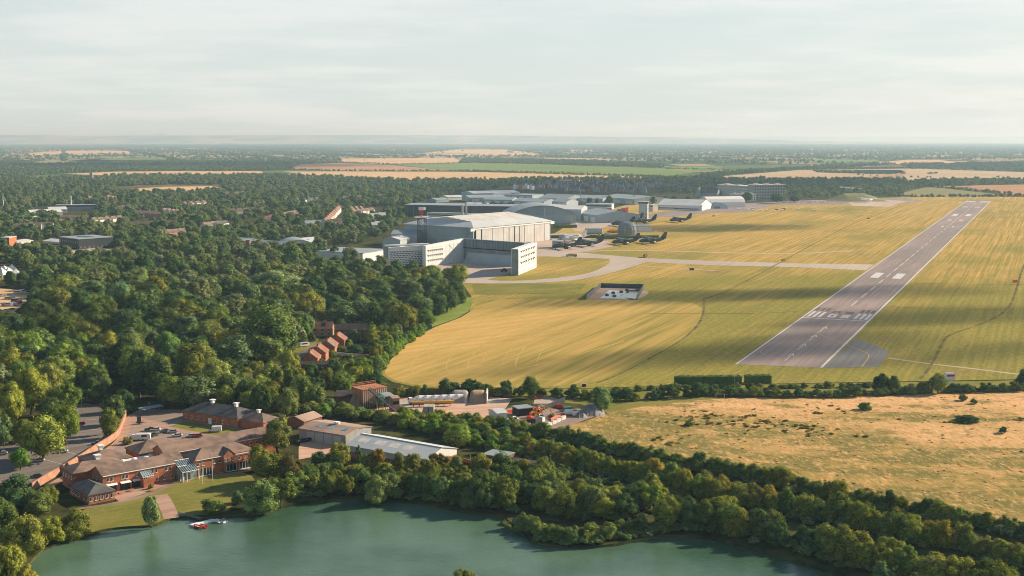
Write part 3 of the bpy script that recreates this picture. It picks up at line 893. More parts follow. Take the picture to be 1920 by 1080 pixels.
# air ---------------------------------------------------------------
def haze():
    m = bpy.data.materials.new('haze'); m.use_nodes = True
    t = m.node_tree; t.nodes.clear()
    o = t.nodes.new('ShaderNodeOutputMaterial')
    v = t.nodes.new('ShaderNodeVolumePrincipled')
    v.inputs['Color'].default_value = (0.416, 0.627, 0.81, 1)
    v.inputs['Absorption Color'].default_value = (0.34, 0.13, 0.0, 1)
    v.inputs['Density'].default_value = 6.4e-5
    v.inputs['Anisotropy'].default_value = 0.25
    t.links.new(v.outputs[0], o.inputs['Volume'])
    mb = MB().box(-170000, -12000, -4.0, 170000, 170000, 285.0)
    tag(mb.build('haze', m), kind='stuff')
haze()

# broken cloud south-east of the airfield: it throws the soft shade on the grass
def cloud(label, px, py, rx, ry, alt=850.0, seed=0, dens=0.0095, th=55):
    g = at(px, py)
    off = sun_dir*(alt/sun_dir.z)
    r_ = random.Random(seed)
    m = bpy.data.materials.get('cloud')
    if m is None:
        m = bpy.data.materials.new('cloud'); m.use_nodes = True
        t = m.node_tree; t.nodes.clear()
        o = t.nodes.new('ShaderNodeOutputMaterial')
        v = t.nodes.new('ShaderNodeVolumePrincipled')
        v.inputs['Color'].default_value = (1,1,1,1)
        v.inputs['Density'].default_value = dens
        t.links.new(v.outputs[0], o.inputs['Volume'])
    bm = bmesh.new()
    bmesh.ops.create_icosphere(bm, subdivisions=4, radius=1.0)
    ph = [r_.uniform(0, 6.28) for _ in range(9)]
    for v in bm.verts:
        c = v.co
        k = 1 + 0.20*math.sin(3.1*c.x+ph[0])*math.cos(2.7*c.y+ph[1]) + 0.13*math.sin(6.3*c.x+ph[2]+2*c.z)*math.sin(5.7*c.y+ph[3]) + 0.07*math.sin(13*c.x+ph[4])*math.sin(12*c.y+ph[5]+9*c.z)
        v.co = Vector((c.x*rx*k, c.y*ry*k, (c.z if c.z > 0 else c.z*0.5)*th*k*1.1))
    me = bpy.data.meshes.new('cloud'); bm.to_mesh(me); bm.free()
    me.polygons.foreach_set('use_smooth', [True]*len(me.polygons))
    me.materials.append(m)
    o = link('cloud', me, None, (g.x+off.x, g.y+off.y, alt))
    tag(o, label, 'cloud', 'clouds off to the right of the airfield', 'stuff')
for a in (('small white cloud shading the grass beyond the transport aircraft', 1345,427,125,70), ('white cloud shading the grass beside the ditch', 1330,553,120,32),
          ('white cloud shading the runway beside the aiming marks', 1640,545,95,30), ('white cloud shading the grass right of the threshold', 1790,590,90,38),
          ('white cloud shading the near end of the runway', 1570,640,62,36), ('white cloud shading the grass near the runway corner', 1330,665,75,24), ('white cloud shading the grass in the right corner', 1880,655,50,26),
          ('white cloud shading the distant terraces and sheds', 1090,354,380,420,1400), ('white cloud shading the distant apartment block and wood', 1480,346,420,420),
          ('white cloud shading the long wood on the left', 330,311,1000,420,2600), ('white cloud shading the wood at the lower left edge', 40,640,60,50), ('white cloud shading the far wood on the right', 1850,313,500,450,2200)):
    cloud(*a, seed=int(a[1]))
# ---------------------------------------------------------------- trees
ICO = None
def ico_data():
    global ICO
    if ICO is None:
        bm = bmesh.new(); bmesh.ops.create_icosphere(bm, subdivisions=1, radius=1.0)
        bm.verts.ensure_lookup_table()
        ICO = (np.array([v.co[:] for v in bm.verts]), np.array([[v.index for v in f.verts] for f in bm.faces]))
        bm.free()
    return ICO

def crown_mesh(name, seed, kind='round', clumps=34, leaves=2600, leaf=0.05, m=None, trunk=False):
    """foliage one unit wide and one unit tall, base at z=0: leaf clumps through the crown's volume, leaf faces on every clump"""
    r = np.random.default_rng(seed)
    C, Rr = [], []
    for i in range(clumps):
        for _ in range(40):
            if kind == 'round':
                d = r.normal(size=3); d /= np.linalg.norm(d)
                rad = r.uniform(0.25, 1.0)**0.5
                c = d*rad*np.array([0.37,0.37,0.38]) + np.array([0,0,0.48]); rc = r.uniform(0.095, 0.185)
            elif kind == 'tall':
                z = r.uniform(0.16, 0.93); env = 0.36*math.sin(math.pi*min(1, (z-0.02)/0.98)**0.75)**0.7
                t = r.uniform(0, 6.28); c = np.array([math.cos(t)*env*r.uniform(.3,1), math.sin(t)*env*r.uniform(.3,1), z]); rc = r.uniform(0.07, 0.14)
            elif kind == 'oval':
                d = r.normal(size=3); d /= np.linalg.norm(d)
                c = d*r.uniform(0.3,1)**0.5*np.array([0.34,0.34,0.42]) + np.array([0,0,0.50]); rc = r.uniform(0.09, 0.16)
            elif kind == 'loose':
                d = r.normal(size=3); d /= np.linalg.norm(d)
                c = d*r.uniform(0.45,1.0)*np.array([0.38,0.38,0.38]) + np.array([0,0,0.54]); rc = r.uniform(0.06, 0.125)
            elif kind == 'dome':
                d = r.normal(size=3); d[2] = abs(d[2]); d /= np.linalg.norm(d)
                c = d*r.uniform(0.3,1.0)**0.5*np.array([0.40,0.40,0.74]) + np.array([0,0,0.10]); rc = r.uniform(0.08, 0.17)
            elif kind == 'cone':
                z = r.uniform(0.06, 0.95); env = 0.42*(1-z)**0.8
                t = r.uniform(0, 6.28); c = np.array([math.cos(t)*env, math.sin(t)*env, z]); rc = 0.05 + 0.10*(1-z)
            else:
                d = r.normal(size=3); d[2] = abs(d[2])*0.8; d /= np.linalg.norm(d)
                c = d*r.uniform(0.4,1.0)*np.array([0.40,0.40,0.62]) + np.array([0,0,0.16]); rc = r.uniform(0.08, 0.16)
            if c[2]-rc > (0.0 if kind in ('dome','bush','cone') else 0.05) - 0.05:
                break
        C.append(c); Rr.append(rc)
    C = np.array(C); Rr = np.array(Rr)
    iv, jf = ico_data()
    V, Fq, Ft = [], [], []
    n0 = 0
    for c, rc in zip(C, Rr):
        q = iv*(1 + r.normal(size=(len(iv),1))*0.13)*rc*0.80
        q[:,2] *= 0.85
        V.append(q + c); Ft.append(jf + n0); n0 += len(iv)
    # leaves, weighted by clump area
    pr = Rr**2/np.sum(Rr**2)
    k = r.choice(len(C), leaves, p=pr)
    d = r.normal(size=(leaves,3)); d[:,2] += 0.25; d /= np.linalg.norm(d, axis=1)[:,None]
    pos = C[k] + d*(Rr[k]*r.uniform(0.72, 1.16, leaves))[:,None]
    cd = pos - np.array([0,0,0.30]); cd /= np.linalg.norm(cd, axis=1)[:,None]
    nrm = d*0.6 + cd*0.6 + r.normal(size=(leaves,3))*0.38; nrm /= np.linalg.norm(nrm, axis=1)[:,None]
    up = r.normal(size=(leaves,3))
    if kind == 'tall' or kind == 'oval':
        up[:,2] += 1.0
    u = np.cross(nrm, up); u /= np.linalg.norm(u, axis=1)[:,None]+1e-9
    v = np.cross(nrm, u)
    s = leaf*r.uniform(0.55, 1.25, leaves)[:,None]
    a = pos + u*s*0.5; b = pos + v*s*0.75; c2 = pos - u*s*0.5; d2 = pos - v*s*0.6
    Q = np.stack([a,b,c2,d2], axis=1).reshape(-1,3)
    Q[:,2] = np.maximum(Q[:,2], 0.0)
    V.append(Q)
    Fq = np.arange(leaves*4).reshape(-1,4) + n0
    V = np.concatenate(V)
    zmax = V[:,2].max(); wx = max(np.abs(V[:,:2]).max()*2, 1e-3)
    V[:,2] /= zmax; V[:,:2] /= wx
    Ft = np.concatenate(Ft)
    me = bpy.data.meshes.new(name)
    loops = np.concatenate([Ft.ravel(), Fq.ravel()]).astype(np.int32)
    starts = np.concatenate([np.arange(len(Ft))*3, len(Ft)*3 + np.arange(len(Fq))*4]).astype(np.int32)
    me.vertices.add(len(V)); me.vertices.foreach_set('co', V.ravel().astype(np.float32))
    me.loops.add(len(loops)); me.loops.foreach_set('vertex_index', loops)
    me.polygons.add(len(starts)); me.polygons.foreach_set('loop_start', starts)
    me.materials.append(m or M['leaf'])
    me.update(calc_edges=True); me.validate()
    return me

def trunk_mesh(name, seed, n=6, top=0.62, spread=0.26, lean=0.0, multi=1):
    r = random.Random(seed)
    mb = MB()
    for j in range(multi):
        a = Vector((r.uniform(-.04,.04)*(multi>1), r.uniform(-.04,.04)*(multi>1), -0.02))
        f = Vector((r.uniform(-.06,.06)+lean, r.uniform(-.06,.06), top*0.45))
        t = Vector((f.x*1.5, f.y*1.5, top))
        mb.tube(a, f, 0.034/multi**0.5, 0.024/multi**0.5, n); mb.tube(f, t, 0.024/multi**0.5, 0.008, n)
        for k in range(4):
            an = r.uniform(0, 6.28)
            s = f.lerp(t, r.uniform(0, .6))
            mb.tube(s, s + Vector((math.cos(an)*spread, math.sin(an)*spread, r.uniform(.12,.26))), 0.013, 0.004, 5)
    me_o = mb.build(name, M['bark'])
    me = me_o.data
    bpy.data.objects.remove(me_o)
    return me

CROWN = {}
def mk(key, n, **kw):
    CROWN[key] = [crown_mesh('crown', 100*len(CROWN)+i, **kw) for i in range(n)]
mk('round', 5, kind='round', clumps=54, leaves=7000, leaf=0.036)
mk('oval', 4, kind='oval', clumps=52, leaves=6500, leaf=0.037)
mk('tall', 3, kind='tall', clumps=54, leaves=6000, leaf=0.038)
mk('loose', 4, kind='loose', clumps=54, leaves=6000, leaf=0.034)
mk('dome', 4, kind='dome', clumps=60, leaves=7500, leaf=0.035)
mk('cone', 2, kind='cone', clumps=40, leaves=2400, leaf=0.055)
mk('bush', 5, kind='bush', clumps=40, leaves=5000, leaf=0.040)
TRUNK = [trunk_mesh('trunk', i) for i in range(4)]
TRUNK_MULTI = [trunk_mesh('trunk', 20+i, 5, 0.55, 0.3, 0, 3) for i in range(2)]
STEM = [trunk_mesh('stem', 40+i, 5, 0.5, 0.25, 0, 4) for i in range(2)]

TINT = {'green': (1,1,1), 'dark': (0.55,0.68,0.80), 'olive': (1.15,1.0,0.75), 'yellow': (1.38,1.25,0.85), 'pale': (1.45,1.5,2.0),
        'russet': (1.25,0.72,0.60), 'fresh': (1.15,1.35,0.90), 'gold': (1.75,1.22,0.75), 'purple': (0.62,0.40,0.55), 'grey': (1.2,1.25,1.5)}
MARKS = [('car park',110,825),('green lamp mast',154,775),('plain grey mast',196,725),('top end of the brick wall',236,780),('cycle shelter',287,775),('brick annexe',400,792),('worn red roof',287,655),('yellow green weeping tree',398,728),
 ('bright red gable',455,702),('huge willow',503,668),('orange roofed house',599,622),('dark roofed shaded house',660,615),('white garage',680,673),('timber clad plant',705,758),('workshop',600,812),('long grey roof',770,842),
 ('pump house',925,862),('low garages',965,868),('silvery lake willow',490,957),('copper leaved tree',545,912),('ragged russet tree',822,900),('pump yard lamp post',882,880),('orange excavators',1000,788),('gravel heap',1110,780),('white site cabin',940,783),
 ('thicket lamp posts',1060,888),('tip of the wooded point',1090,1018),('lake inlet by the point',1235,1000),('long clipped hedge',1330,724),('goal shaped frame',1350,748),('pair of dark hedge trees',1664,735),('single round hedge tree',1758,737),
 ('wide thicket on the heath',1813,792),('lone dark heath bush',1622,768),('curved apron edge',820,526),('grassy bank',845,590),('green cabinet',801,616),('silvery blue wood tree',224,588),('grey green round tree',326,558),('wide silvery crest tree',520,548),
 ('main road lamp posts',455,520),('event field',25,572),('orange field',30,614),('silvery bush at the bottom',1655,1090),('bottom right corner',1920,1080),('garden wall',650,668),('brown stockpile',896,757),('black roadside cabinet',1095,725),('right edge of the heath',1920,870),('left edge of the heath',1090,815)]
CUTS = (' in the ',' between ',' behind ',' on the ',' along ',' above ',' at the ',' round the ',' below ',' right of ')
TAKEN = {}
def where_label(label, x, y, wd, size):
    base = label
    for c in CUTS:
        if c in base: base = base[:base.index(c)]
    t_ = (wd-size[0])/max(1e-6, size[1]-size[0])
    if t_ > 0.68: base = 'large '+base
    elif t_ < 0.3: base = 'small '+base
    px, py = project(x, y)
    best = None
    for n, mx, my in sorted(MARKS, key=lambda m: (m[1]-px)**2+(m[2]-py)**2)[:10]:
        dx, dy = px-mx, py-my
        di = ('right of' if dx > 0 else 'left of') if abs(dx) > abs(dy)*1.1 else ('in front of' if dy > 0 else 'behind')
        r_ = math.hypot(dx, dy)
        s_ = '%s %s%s the %s' % (base, 'just ' if r_ < 38 else ('' if r_ < 95 else 'far '), di, n)
        best = best or s_
        if s_ not in TAKEN:
            best = s_; break
    TAKEN[best] = 1
    return best
N_TREE = [0]
placed = []          # (x, y, radius) of every individual crown
def tree(name, shape, x, y, wd, ht, tint, label, cat='tree', group=None, size=None):
    if size: label = where_label(label, x, y, wd, size)
    t = thing(name, label, cat, (x, y, 0), rng.uniform(0, 6.28), group)
    me = CROWN[shape][N_TREE[0] % len(CROWN[shape])]
    N_TREE[0] += 1
    bushy = shape in ('bush', 'dome') and ht < 7
    c = link('foliage' if bushy else 'crown', me, t)
    lift = 0.0 if shape in ('dome','bush','cone') else 0.05*ht
    c.scale = (wd, wd*rng.uniform(.86,1.1), ht-lift); c.location = (0,0,lift)
    k = TINT[tint]; j = rng.uniform(0.85, 1.15)
    c.color = (k[0]*j*rng.uniform(.93,1.07), k[1]*j, k[2]*j*rng.uniform(.9,1.1), 1)
    tk = (STEM if bushy else (TRUNK_MULTI if shape == 'dome' else TRUNK))
    s = link('stem' if bushy else 'trunk', tk[N_TREE[0] % len(tk)], t)
    s.scale = (ht, ht, ht*0.95)
    placed.append((x, y, wd*0.5))
    return t
def tree_px(name, shape, px, py, wpx, hpx, tint, label, cat='tree', group=None):
    """a tree whose foot stands at pixel px, py and whose crown is wpx wide, hpx tall in the photo"""
    p = at(px, py)
    s = 2309.0/p.y
    return tree(name, shape, p.x, p.y, wpx/s*1.2, hpx/s*1.1, tint, label, cat, group)
# single trees that stand out -------------------------------------------
T = tree_px
T('willow_tree','dome',503,670,106,92,'green','huge pale green willow beside the red roofed terrace, largest crown in the picture')
T('willow_tree','dome',558,640,50,44,'fresh','round green tree right behind the huge willow, before the orange roofed house')
T('weeping_tree','dome',398,728,62,54,'yellow','yellow green weeping tree left of the small brick gable')
T('broadleaf_tree','round',432,668,62,50,'gold','tree turning golden yellow left of the huge willow')
T('broadleaf_tree','loose',468,672,34,40,'gold','small loose golden tree touching the foot of the huge willow')
T('broadleaf_tree','round',365,742,56,64,'olive','brownish tree standing left of the yellow green weeping tree')
T('poplar_tree','tall',262,745,62,88,'dark','tall dark narrow tree in the wood above the car park')
T('poplar_tree','tall',300,748,58,82,'dark','second tall dark tree right beside the tallest one above the car park')
T('broadleaf_tree','tall',305,735,30,60,'russet','thin russet tree in front of the tall dark pair')
T('willow_tree','dome',490,957,80,56,'pale','broad silvery willow leaning over the lake right of the jetty')
T('willow_tree','loose',526,952,62,56,'olive','olive green tree on the lake bank right of the silvery willow')
T('broadleaf_tree','round',545,912,56,62,'purple','copper leaved tree between the brick offices and the long warehouse')
T('broadleaf_tree','round',487,882,52,46,'gold','tree with yellowing top at the right end of the brick offices')
T('broadleaf_tree','oval',522,850,52,70,'green','tall green tree behind the right end of the brick offices')
T('broadleaf_tree','loose',556,926,50,42,'yellow','small yellow green tree below the copper leaved tree')
T('lakeside_bush','oval',284,988,36,60,'pale','single silvery shrub tree on the lawn edge left of the slipway')
T('birch_tree','oval',638,890,42,62,'olive','tall grey green birch in front of the left end of the long grey roof')
T('fir_tree','cone',672,888,24,52,'dark','slim pointed conifer in front of the long grey roof')
T('birch_tree','oval',706,892,40,50,'russet','brownish birch in front of the middle of the long grey roof')
T('birch_tree','oval',690,894,32,42,'green','green tree just left of the brownish birch')
T('birch_tree','tall',748,893,32,44,'olive','slender olive birch before the long grey roof, right of the brownish birch')
T('birch_tree','loose',822,902,46,52,'russet','ragged russet topped tree before the right end of the long grey roof')
T('birch_tree','tall',856,908,38,52,'green','tall green tree beside the ragged russet one at the roof end')
T('lakeside_bush','dome',705,940,48,52,'grey','grey green willow on the lake bank below the warehouse lawn')
T('lakeside_bush','loose',826,940,44,46,'pale','pale silvery sapling on the lake bank below the warehouse end')
T('broadleaf_tree','round',858,842,54,48,'fresh','rounded fresh green tree behind the right end of the long grey roof')
T('broadleaf_tree','round',838,743,34,34,'dark','dark round tree on the wheat field edge above the mixer lorries')
T('broadleaf_tree','round',884,743.5,40,32,'dark','broad dark tree on the wheat field edge above the brown stockpile')
T('broadleaf_tree','oval',948,743,24,30,'dark','small dark tree on the field edge between two larger ones')
T('broadleaf_tree','round',994,747,36,40,'dark','largest dark tree on the field edge beside the side road')
T('willow_tree','oval',1127,772,42,44,'grey','grey green willow at the corner of the works compound')
T('broadleaf_tree','dome',705,733,46,36,'dark','dark bushy tree at the bottom corner of the wheat field')
T('broadleaf_tree','dome',1652,734,34,33,'dark','dark round tree in the hedge, left of a pair below the turning pad')
T('broadleaf_tree','dome',1676,735,32,30,'dark','dark round tree in the hedge, right of a pair below the turning pad')
T('broadleaf_tree','round',1758,737,38,36,'green','single round tree in the hedge below the pale track')
T('broadleaf_tree','dome',1918,726,30,34,'dark','dark tree in the hedge cut by the right edge of the photo')
T('broadleaf_tree','round',80,864,84,88,'yellow','large yellow green tree beside the car park')
T('broadleaf_tree','round',125,834,52,72,'yellow','second yellow green car park tree, behind the red car')
T('broadleaf_tree','round',38,881,38,40,'fresh','small bright green tree at the car park entrance')
T('broadleaf_tree','round',46,842,46,56,'olive','olive tree behind the largest yellow green car park tree')
T('broadleaf_tree','round',100,800,48,56,'green','mid green tree between the two yellow green car park trees')
T('broadleaf_tree','dome',-6,836,60,70,'green','mid green tree cut by the left edge beside the car park')
T('broadleaf_tree','round',128,778,50,60,'olive','olive tree at the back of the car park, left of the green lamp mast')
T('broadleaf_tree','round',178,757,46,50,'dark','dark tree at the back of the car park, right of the green lamp mast')
T('broadleaf_tree','dome',232,772,40,40,'dark','dark tree behind the top end of the red brick wall')
T('broadleaf_tree','oval',206,822,34,56,'olive','narrow tree at the top end of the red brick wall')
T('broadleaf_tree','oval',214,796,46,54,'green','green tree beside the upper end of the red brick wall')
T('broadleaf_tree','loose',198,815,24,40,'gold','small orange brown tree against the red brick wall')
T('broadleaf_tree','round',20,800,60,82,'yellow','yellow green tree at the left edge above the car park')
T('broadleaf_tree','round',58,778,66,88,'yellow','broad sunlit yellow green tree at the back of the car park')
T('broadleaf_tree','oval',95,756,62,74,'yellow','sunlit yellow green tree left of the green lamp mast')
T('broadleaf_tree','dome',28,968,92,78,'dark','dark green tree at the left edge beside the single storey pavilion')
T('broadleaf_tree','dome',-2,1010,70,76,'green','mid green tree cut off by the left edge above the bottom corner')
T('broadleaf_tree','round',70,975,56,58,'olive','olive tree between the dark left edge tree and the lawn')
T('broadleaf_tree','dome',92,944,34,34,'olive','small round tree against the pavilion wall')
T('lakeside_bush','dome',142,1004,64,54,'olive','olive bank shrub under the lawn at the left lake corner')
T('lakeside_bush','dome',98,1016,54,48,'yellow','yellowish bank shrub at the left lake corner, nearest the pavilion')
T('lakeside_bush','dome',46,1036,84,70,'olive','tall bank shrub at the left lake corner')
T('lakeside_bush','dome',14,1086,66,66,'yellow','yellow brown shrub in the bottom left corner')
T('lakeside_bush','dome',52,1106,50,48,'gold','low yellow brown shrub cut off by the bottom left corner')
T('lakeside_bush','dome',868,1108,60,40,'olive','bush top rising from the bottom edge in front of the lake')
T('lakeside_bush','dome',446,944,26,24,'grey','grey green bush between the slipway and the silvery willow')
T('broadleaf_tree','round',502,905,60,56,'olive','large olive tree above the silvery willow at the end of the lawn')
T('lakeside_bush','bush',400,960,46,26,'grey','low grey green bush beside the slipway jetty')
T('garden_shrub','bush',282,917,12,10,'green','small round shrub on the terrace of the brick offices')
T('garden_shrub','bush',240,833,22,14,'gold','bright yellow shrub beside the wall in the office yard')
T('broadleaf_tree','dome',1622,768,26,13,'dark','dark bush alone on the dry heath, centre right')
T('broadleaf_tree','dome',1813,790,0.1+52,12,'dark','wide low dark thicket on the right of the dry heath')
T('broadleaf_tree','bush',1880,812,16,12,'dark','small round bush beside the wide thicket on the heath')
T('broadleaf_tree','bush',1826,757,16,10,'dark','small dark bush near the far edge of the heath')
T('broadleaf_tree','bush',1806,751,18,12,'dark','round dark bush at the far right edge of the heath')
T('broadleaf_tree','bush',1292,798,24,8,'dark','low dark bush on the left part of the heath')
T('willow_tree','dome',520,548,96,40,'pale','wide silvery tree on the crest of the left wood')
T('willow_tree','dome',224,588,52,58,'pale','silvery blue tree in the middle of the left wood')
T('willow_tree','dome',264,540,40,36,'pale','round silvery tree further back in the left wood')
T('willow_tree','dome',326,558,42,40,'grey','grey green round tree right of the silvery trees')
T('broadleaf_tree','round',806,520,24,20,'dark','dark round tree standing beside the curved apron edge')
T('broadleaf_tree','round',838,526,30,22,'dark','darkest of the round trees at the corner of the apron')
T('broadleaf_tree','cone',602,492,38,34,'dark','dark conifer clump against the left end of the grey flat roofed shed')
T('broadleaf_tree','cone',628,494,36,32,'dark','second dark conifer clump before the grey flat roofed shed')

def inside(px, py, poly):
    c = False
    n = len(poly)
    for i in range(n):
        x1, y1 = poly[i]; x2, y2 = poly[i-1]
        if (y1 > py) != (y2 > py) and px < (x2-x1)*(py-y1)/(y2-y1)+x1:
            c = not c
    return c
KEEP = []   # ground that stays clear of trees, photo pixels
KEEP += [[(545,694),(600,666),(705,658),(695,704),(610,716),(545,712)],[(540,672),(560,640),(600,616),(690,612),(700,660),(640,668),(600,690),(545,692)],
 [(425,718),(450,690),(500,690),(545,700),(545,720),(430,722)],
 [(270,668),(320,640),(330,648),(285,672)],
 [(-80,935),(60,908),(130,872),(240,788),(238,764),(195,755),(150,790),(118,838),(40,880),(-80,900)],
 [(90,985),(60,910),(205,830),(240,770),(350,765),(520,790),(530,850),(470,915),(350,985)],
 [(540,790),(560,775),(720,795),(900,842),(890,878),(790,868),(690,845),(640,880),(590,870),(545,850)],
 [(610,765),(680,726),(760,732),(1010,738),(1130,768),(1085,795),(1040,812),(930,792),(760,786),(700,780)],
 [(600,500),(605,470),(680,460),(740,465),(740,500),(690,500)], [(715,500),(710,440),(1100,395),(1400,395),(1400,520),(860,536),(800,520)],
 [(408,466),(452,484),(468,504),(436,506)], [(458,519),(482,519),(482,534),(460,534)], [(465,458),(600,446),(640,462),(560,478),(470,478)],
 [(170,500),(100,476),(105,450),(190,446),(200,462),(258,474),(248,494)], [(-60,615),(-60,540),(50,540),(75,560),(40,600),(62,612),(0,632)],
 [(-60,530),(-40,502),(10,496),(60,510),(40,530)], [(-20,470),(0,450),(120,448),(110,470)], [(868,884),(890,870),(945,862),(940,895),(900,905)],
 [(615,885),(660,866),(765,874),(782,896),(740,914),(655,900)]]
def clear(px, py):
    return not any(inside(px, py, k) for k in KEEP)
def fill(poly, spacing, kinds, group, size, n_max, seed, cats='tree', gap=0.62):
    """individual trees over an area of ground (corners are photo pixels)"""
    r = random.Random(seed)
    wp = W(poly)
    x0, x1 = min(p.x for p in wp), max(p.x for p in wp); y0, y1 = min(p.y for p in wp), max(p.y for p in wp)
    wl = [(p.x, p.y) for p in wp]
    done = 0
    for _ in range(n_max*60):
        if done >= n_max: break
        x, y = r.uniform(x0, x1), r.uniform(y0, y1)
        if not inside(x, y, wl): continue
        px, py = project(x, y)
        if not clear(px, py): continue
        wd = r.uniform(*size[0])
        if any((x-a)**2+(y-b)**2 < (gap*(wd*0.5+c))**2 for a, b, c in placed): continue
        nm, sh, ti, lb = r.choice(kinds)
        tree(nm, sh, x, y, wd, wd*r.uniform(*size[1]), ti, lb, cats, group, size[0])
        done += 1
    return done
tot = 0
G = 'trees in the wood above the car park'
tot += fill([(-60,760),(-60,640),(60,640),(250,640),(420,700),(420,760),(240,770),(150,748),(80,745)], 10,
 [('broadleaf_tree','round','green','mid green round tree in the wood above the car park'),('broadleaf_tree','oval','dark','dark oval tree in the wood above the car park'),
  ('broadleaf_tree','round','olive','olive tinted tree in the wood above the car park'),('broadleaf_tree','dome','fresh','fresh green spreading tree in the wood above the car park'),
  ('broadleaf_tree','round','yellow','yellowing tree in the wood above the car park')], G, ((14,23),(0.8,1.05)), 47, 1)
G = 'trees between the terrace and the timber clad plant'
tot += fill([(420,700),(560,690),(690,668),(740,670),(690,728),(610,762),(520,800),(420,770)], 9,
 [('broadleaf_tree','round','green','mid green tree between the terrace and the timber clad plant'),('broadleaf_tree','oval','dark','dark tree between the terrace and the timber clad plant'),
  ('broadleaf_tree','dome','olive','olive spreading tree between the terrace and the timber clad plant'),('broadleaf_tree','round','yellow','yellow green tree between the terrace and the timber clad plant')], G, ((8,14),(0.85,1.2)), 48, 2)
G = 'trees of the wood behind the terrace'
tot += fill([(440,640),(420,600),(520,560),(700,540),(860,528),(878,560),(800,615),(730,640),(690,612),(600,612)], 11,
 [('broadleaf_tree','round','green','mid green tree in the wood behind the terrace'),('broadleaf_tree','oval','dark','dark tree in the wood behind the terrace'),
  ('broadleaf_tree','round','olive','olive tree in the wood behind the terrace')], G, ((13,24),(0.7,0.95)), 46, 3)
G = 'garden trees round the terrace'
tot += fill([(640,660),(650,632),(760,622),(735,660),(690,690),(640,690)], 8,
 [('garden_tree','dome','green','green garden tree between the terrace and the field hedge'),('garden_tree','round','yellow','yellow topped garden tree between the terrace and the field hedge')], G, ((7,11),(0.75,1.05)), 16, 4)
G = 'trees behind the long grey roof'
tot += fill([(560,782),(600,758),(700,778),(800,792),(930,812),(1000,840),(960,868),(900,842),(760,806),(640,792)], 8,
 [('broadleaf_tree','dome','fresh','fresh green bushy tree behind the long grey roof'),('broadleaf_tree','round','green','mid green tree behind the long grey roof'),
  ('broadleaf_tree','round','yellow','yellow green tree behind the long grey roof')], G, ((6,9.5),(0.6,0.8)), 52, 5)
G = 'trees on the lake bank below the warehouse'
tot += fill([(540,930),(600,880),(660,905),(780,905),(960,890),(985,900),(965,962),(870,955),(780,937),(700,930),(620,932)], 8,
 [('lakeside_tree','dome','green','mid green bank tree on the lake shore below the warehouse'),('lakeside_tree','round','dark','dark bank tree on the lake shore below the warehouse'),
  ('lakeside_tree','loose','olive','olive bank tree on the lake shore below the warehouse')], G, ((7,12),(0.75,1.1)), 52, 6, gap=0.55)
G = 'wood at the far left'
tot += fill([(-60,640),(-60,625),(60,612),(90,560),(330,560),(420,600),(430,680),(250,640)], 12,
 [('broadleaf_tree','round','green','mid green tree in the far part of the left wood'),('broadleaf_tree','oval','dark','dark tree in the far part of the left wood'),
  ('broadleaf_tree','round','olive','olive tree in the far part of the left wood')], G, ((14,26),(0.7,0.95)), 46, 7)
print('filled trees', tot, 'all', N_TREE[0])

# thickets between the heath and the lake ------------------------------------
def row(line, width, step, kinds, group, size, seed, cat='shrub', name='hedge_shrub', gap=0.5):
    r = random.Random(seed)
    pts = W(line)
    n = 0
    for i in range(len(pts)-1):
        a, b2 = pts[i], pts[i+1]
        ln = (b2-a).length; k = max(1, int(ln/step))
        d = (b2-a)/ln; nn = Vector((-d.y, d.x))
        for q in range(k):
            p = a + d*((q+r.random())*ln/k) + nn*r.uniform(-.5,.5)*width
            wd = r.uniform(*size[0])
            if any((p.x-u)**2+(p.y-v)**2 < (gap*(wd*0.5+c))**2 for u, v, c in placed): continue
            sh, ti, lb = r.choice(kinds)
            tree(name, sh, p.x, p.y, wd, wd*r.uniform(*size[1]), ti, lb, cat, group, size[0]); n += 1
    return n
tot = 0
tot += row([(880,800),(960,812),(1050,822),(1130,842),(1280,876),(1450,908),(1600,942),(1780,976),(1990,1020)], 3.5, 1.5,
 [('dome','dark','dark green shrub in the hedge along the near edge of the heath'),('bush','green','mid green shrub in the hedge along the near edge of the heath'),('dome','olive','olive shrub in the hedge along the near edge of the heath')],
 'shrubs along the near edge of the heath', ((6,9.5),(0.6,0.85)), 11, 'shrub', 'hedge_shrub', 0.43)
tot += row([(960,842),(1090,878),(1200,900),(1330,932),(1480,962),(1640,994),(1800,1030),(2010,1080)], 5, 0.95,
 [('dome','yellow','yellow green shrub in the middle thicket row above the lake'),('dome','olive','olive shrub in the middle thicket row above the lake'),('dome','gold','golden green shrub in the middle thicket row above the lake'),('bush','yellow','low yellowish shrub in the middle thicket row above the lake')],
 'middle row of thickets above the lake', ((6.5,10),(0.75,1.05)), 12, 'shrub', 'thicket_shrub', 0.42)
tot += row([(985,900),(1040,945),(1110,965),(1180,955),(1240,945)], 15, 0.85,
 [('dome','olive','olive tree on the wooded point in the lake'),('round','dark','dark tree on the wooded point in the lake'),('dome','green','green tree on the wooded point in the lake'),('loose','yellow','yellow green tree on the wooded point in the lake')],
 'trees on the wooded point', ((7,11),(0.75,1.0)), 13, 'tree', 'lakeside_tree', 0.48)
tot += row([(980,985),(1010,1002),(1050,1014),(1110,1015),(1170,1004),(1215,992)], 3, 1.6,
 [('bush','green','green waterside shrub round the tip of the wooded point'),('dome','dark','dark waterside shrub round the tip of the wooded point')],
 'waterside shrubs of the wooded point', ((5,8),(0.6,0.85)), 14, 'shrub', 'waterside_shrub', 0.45)
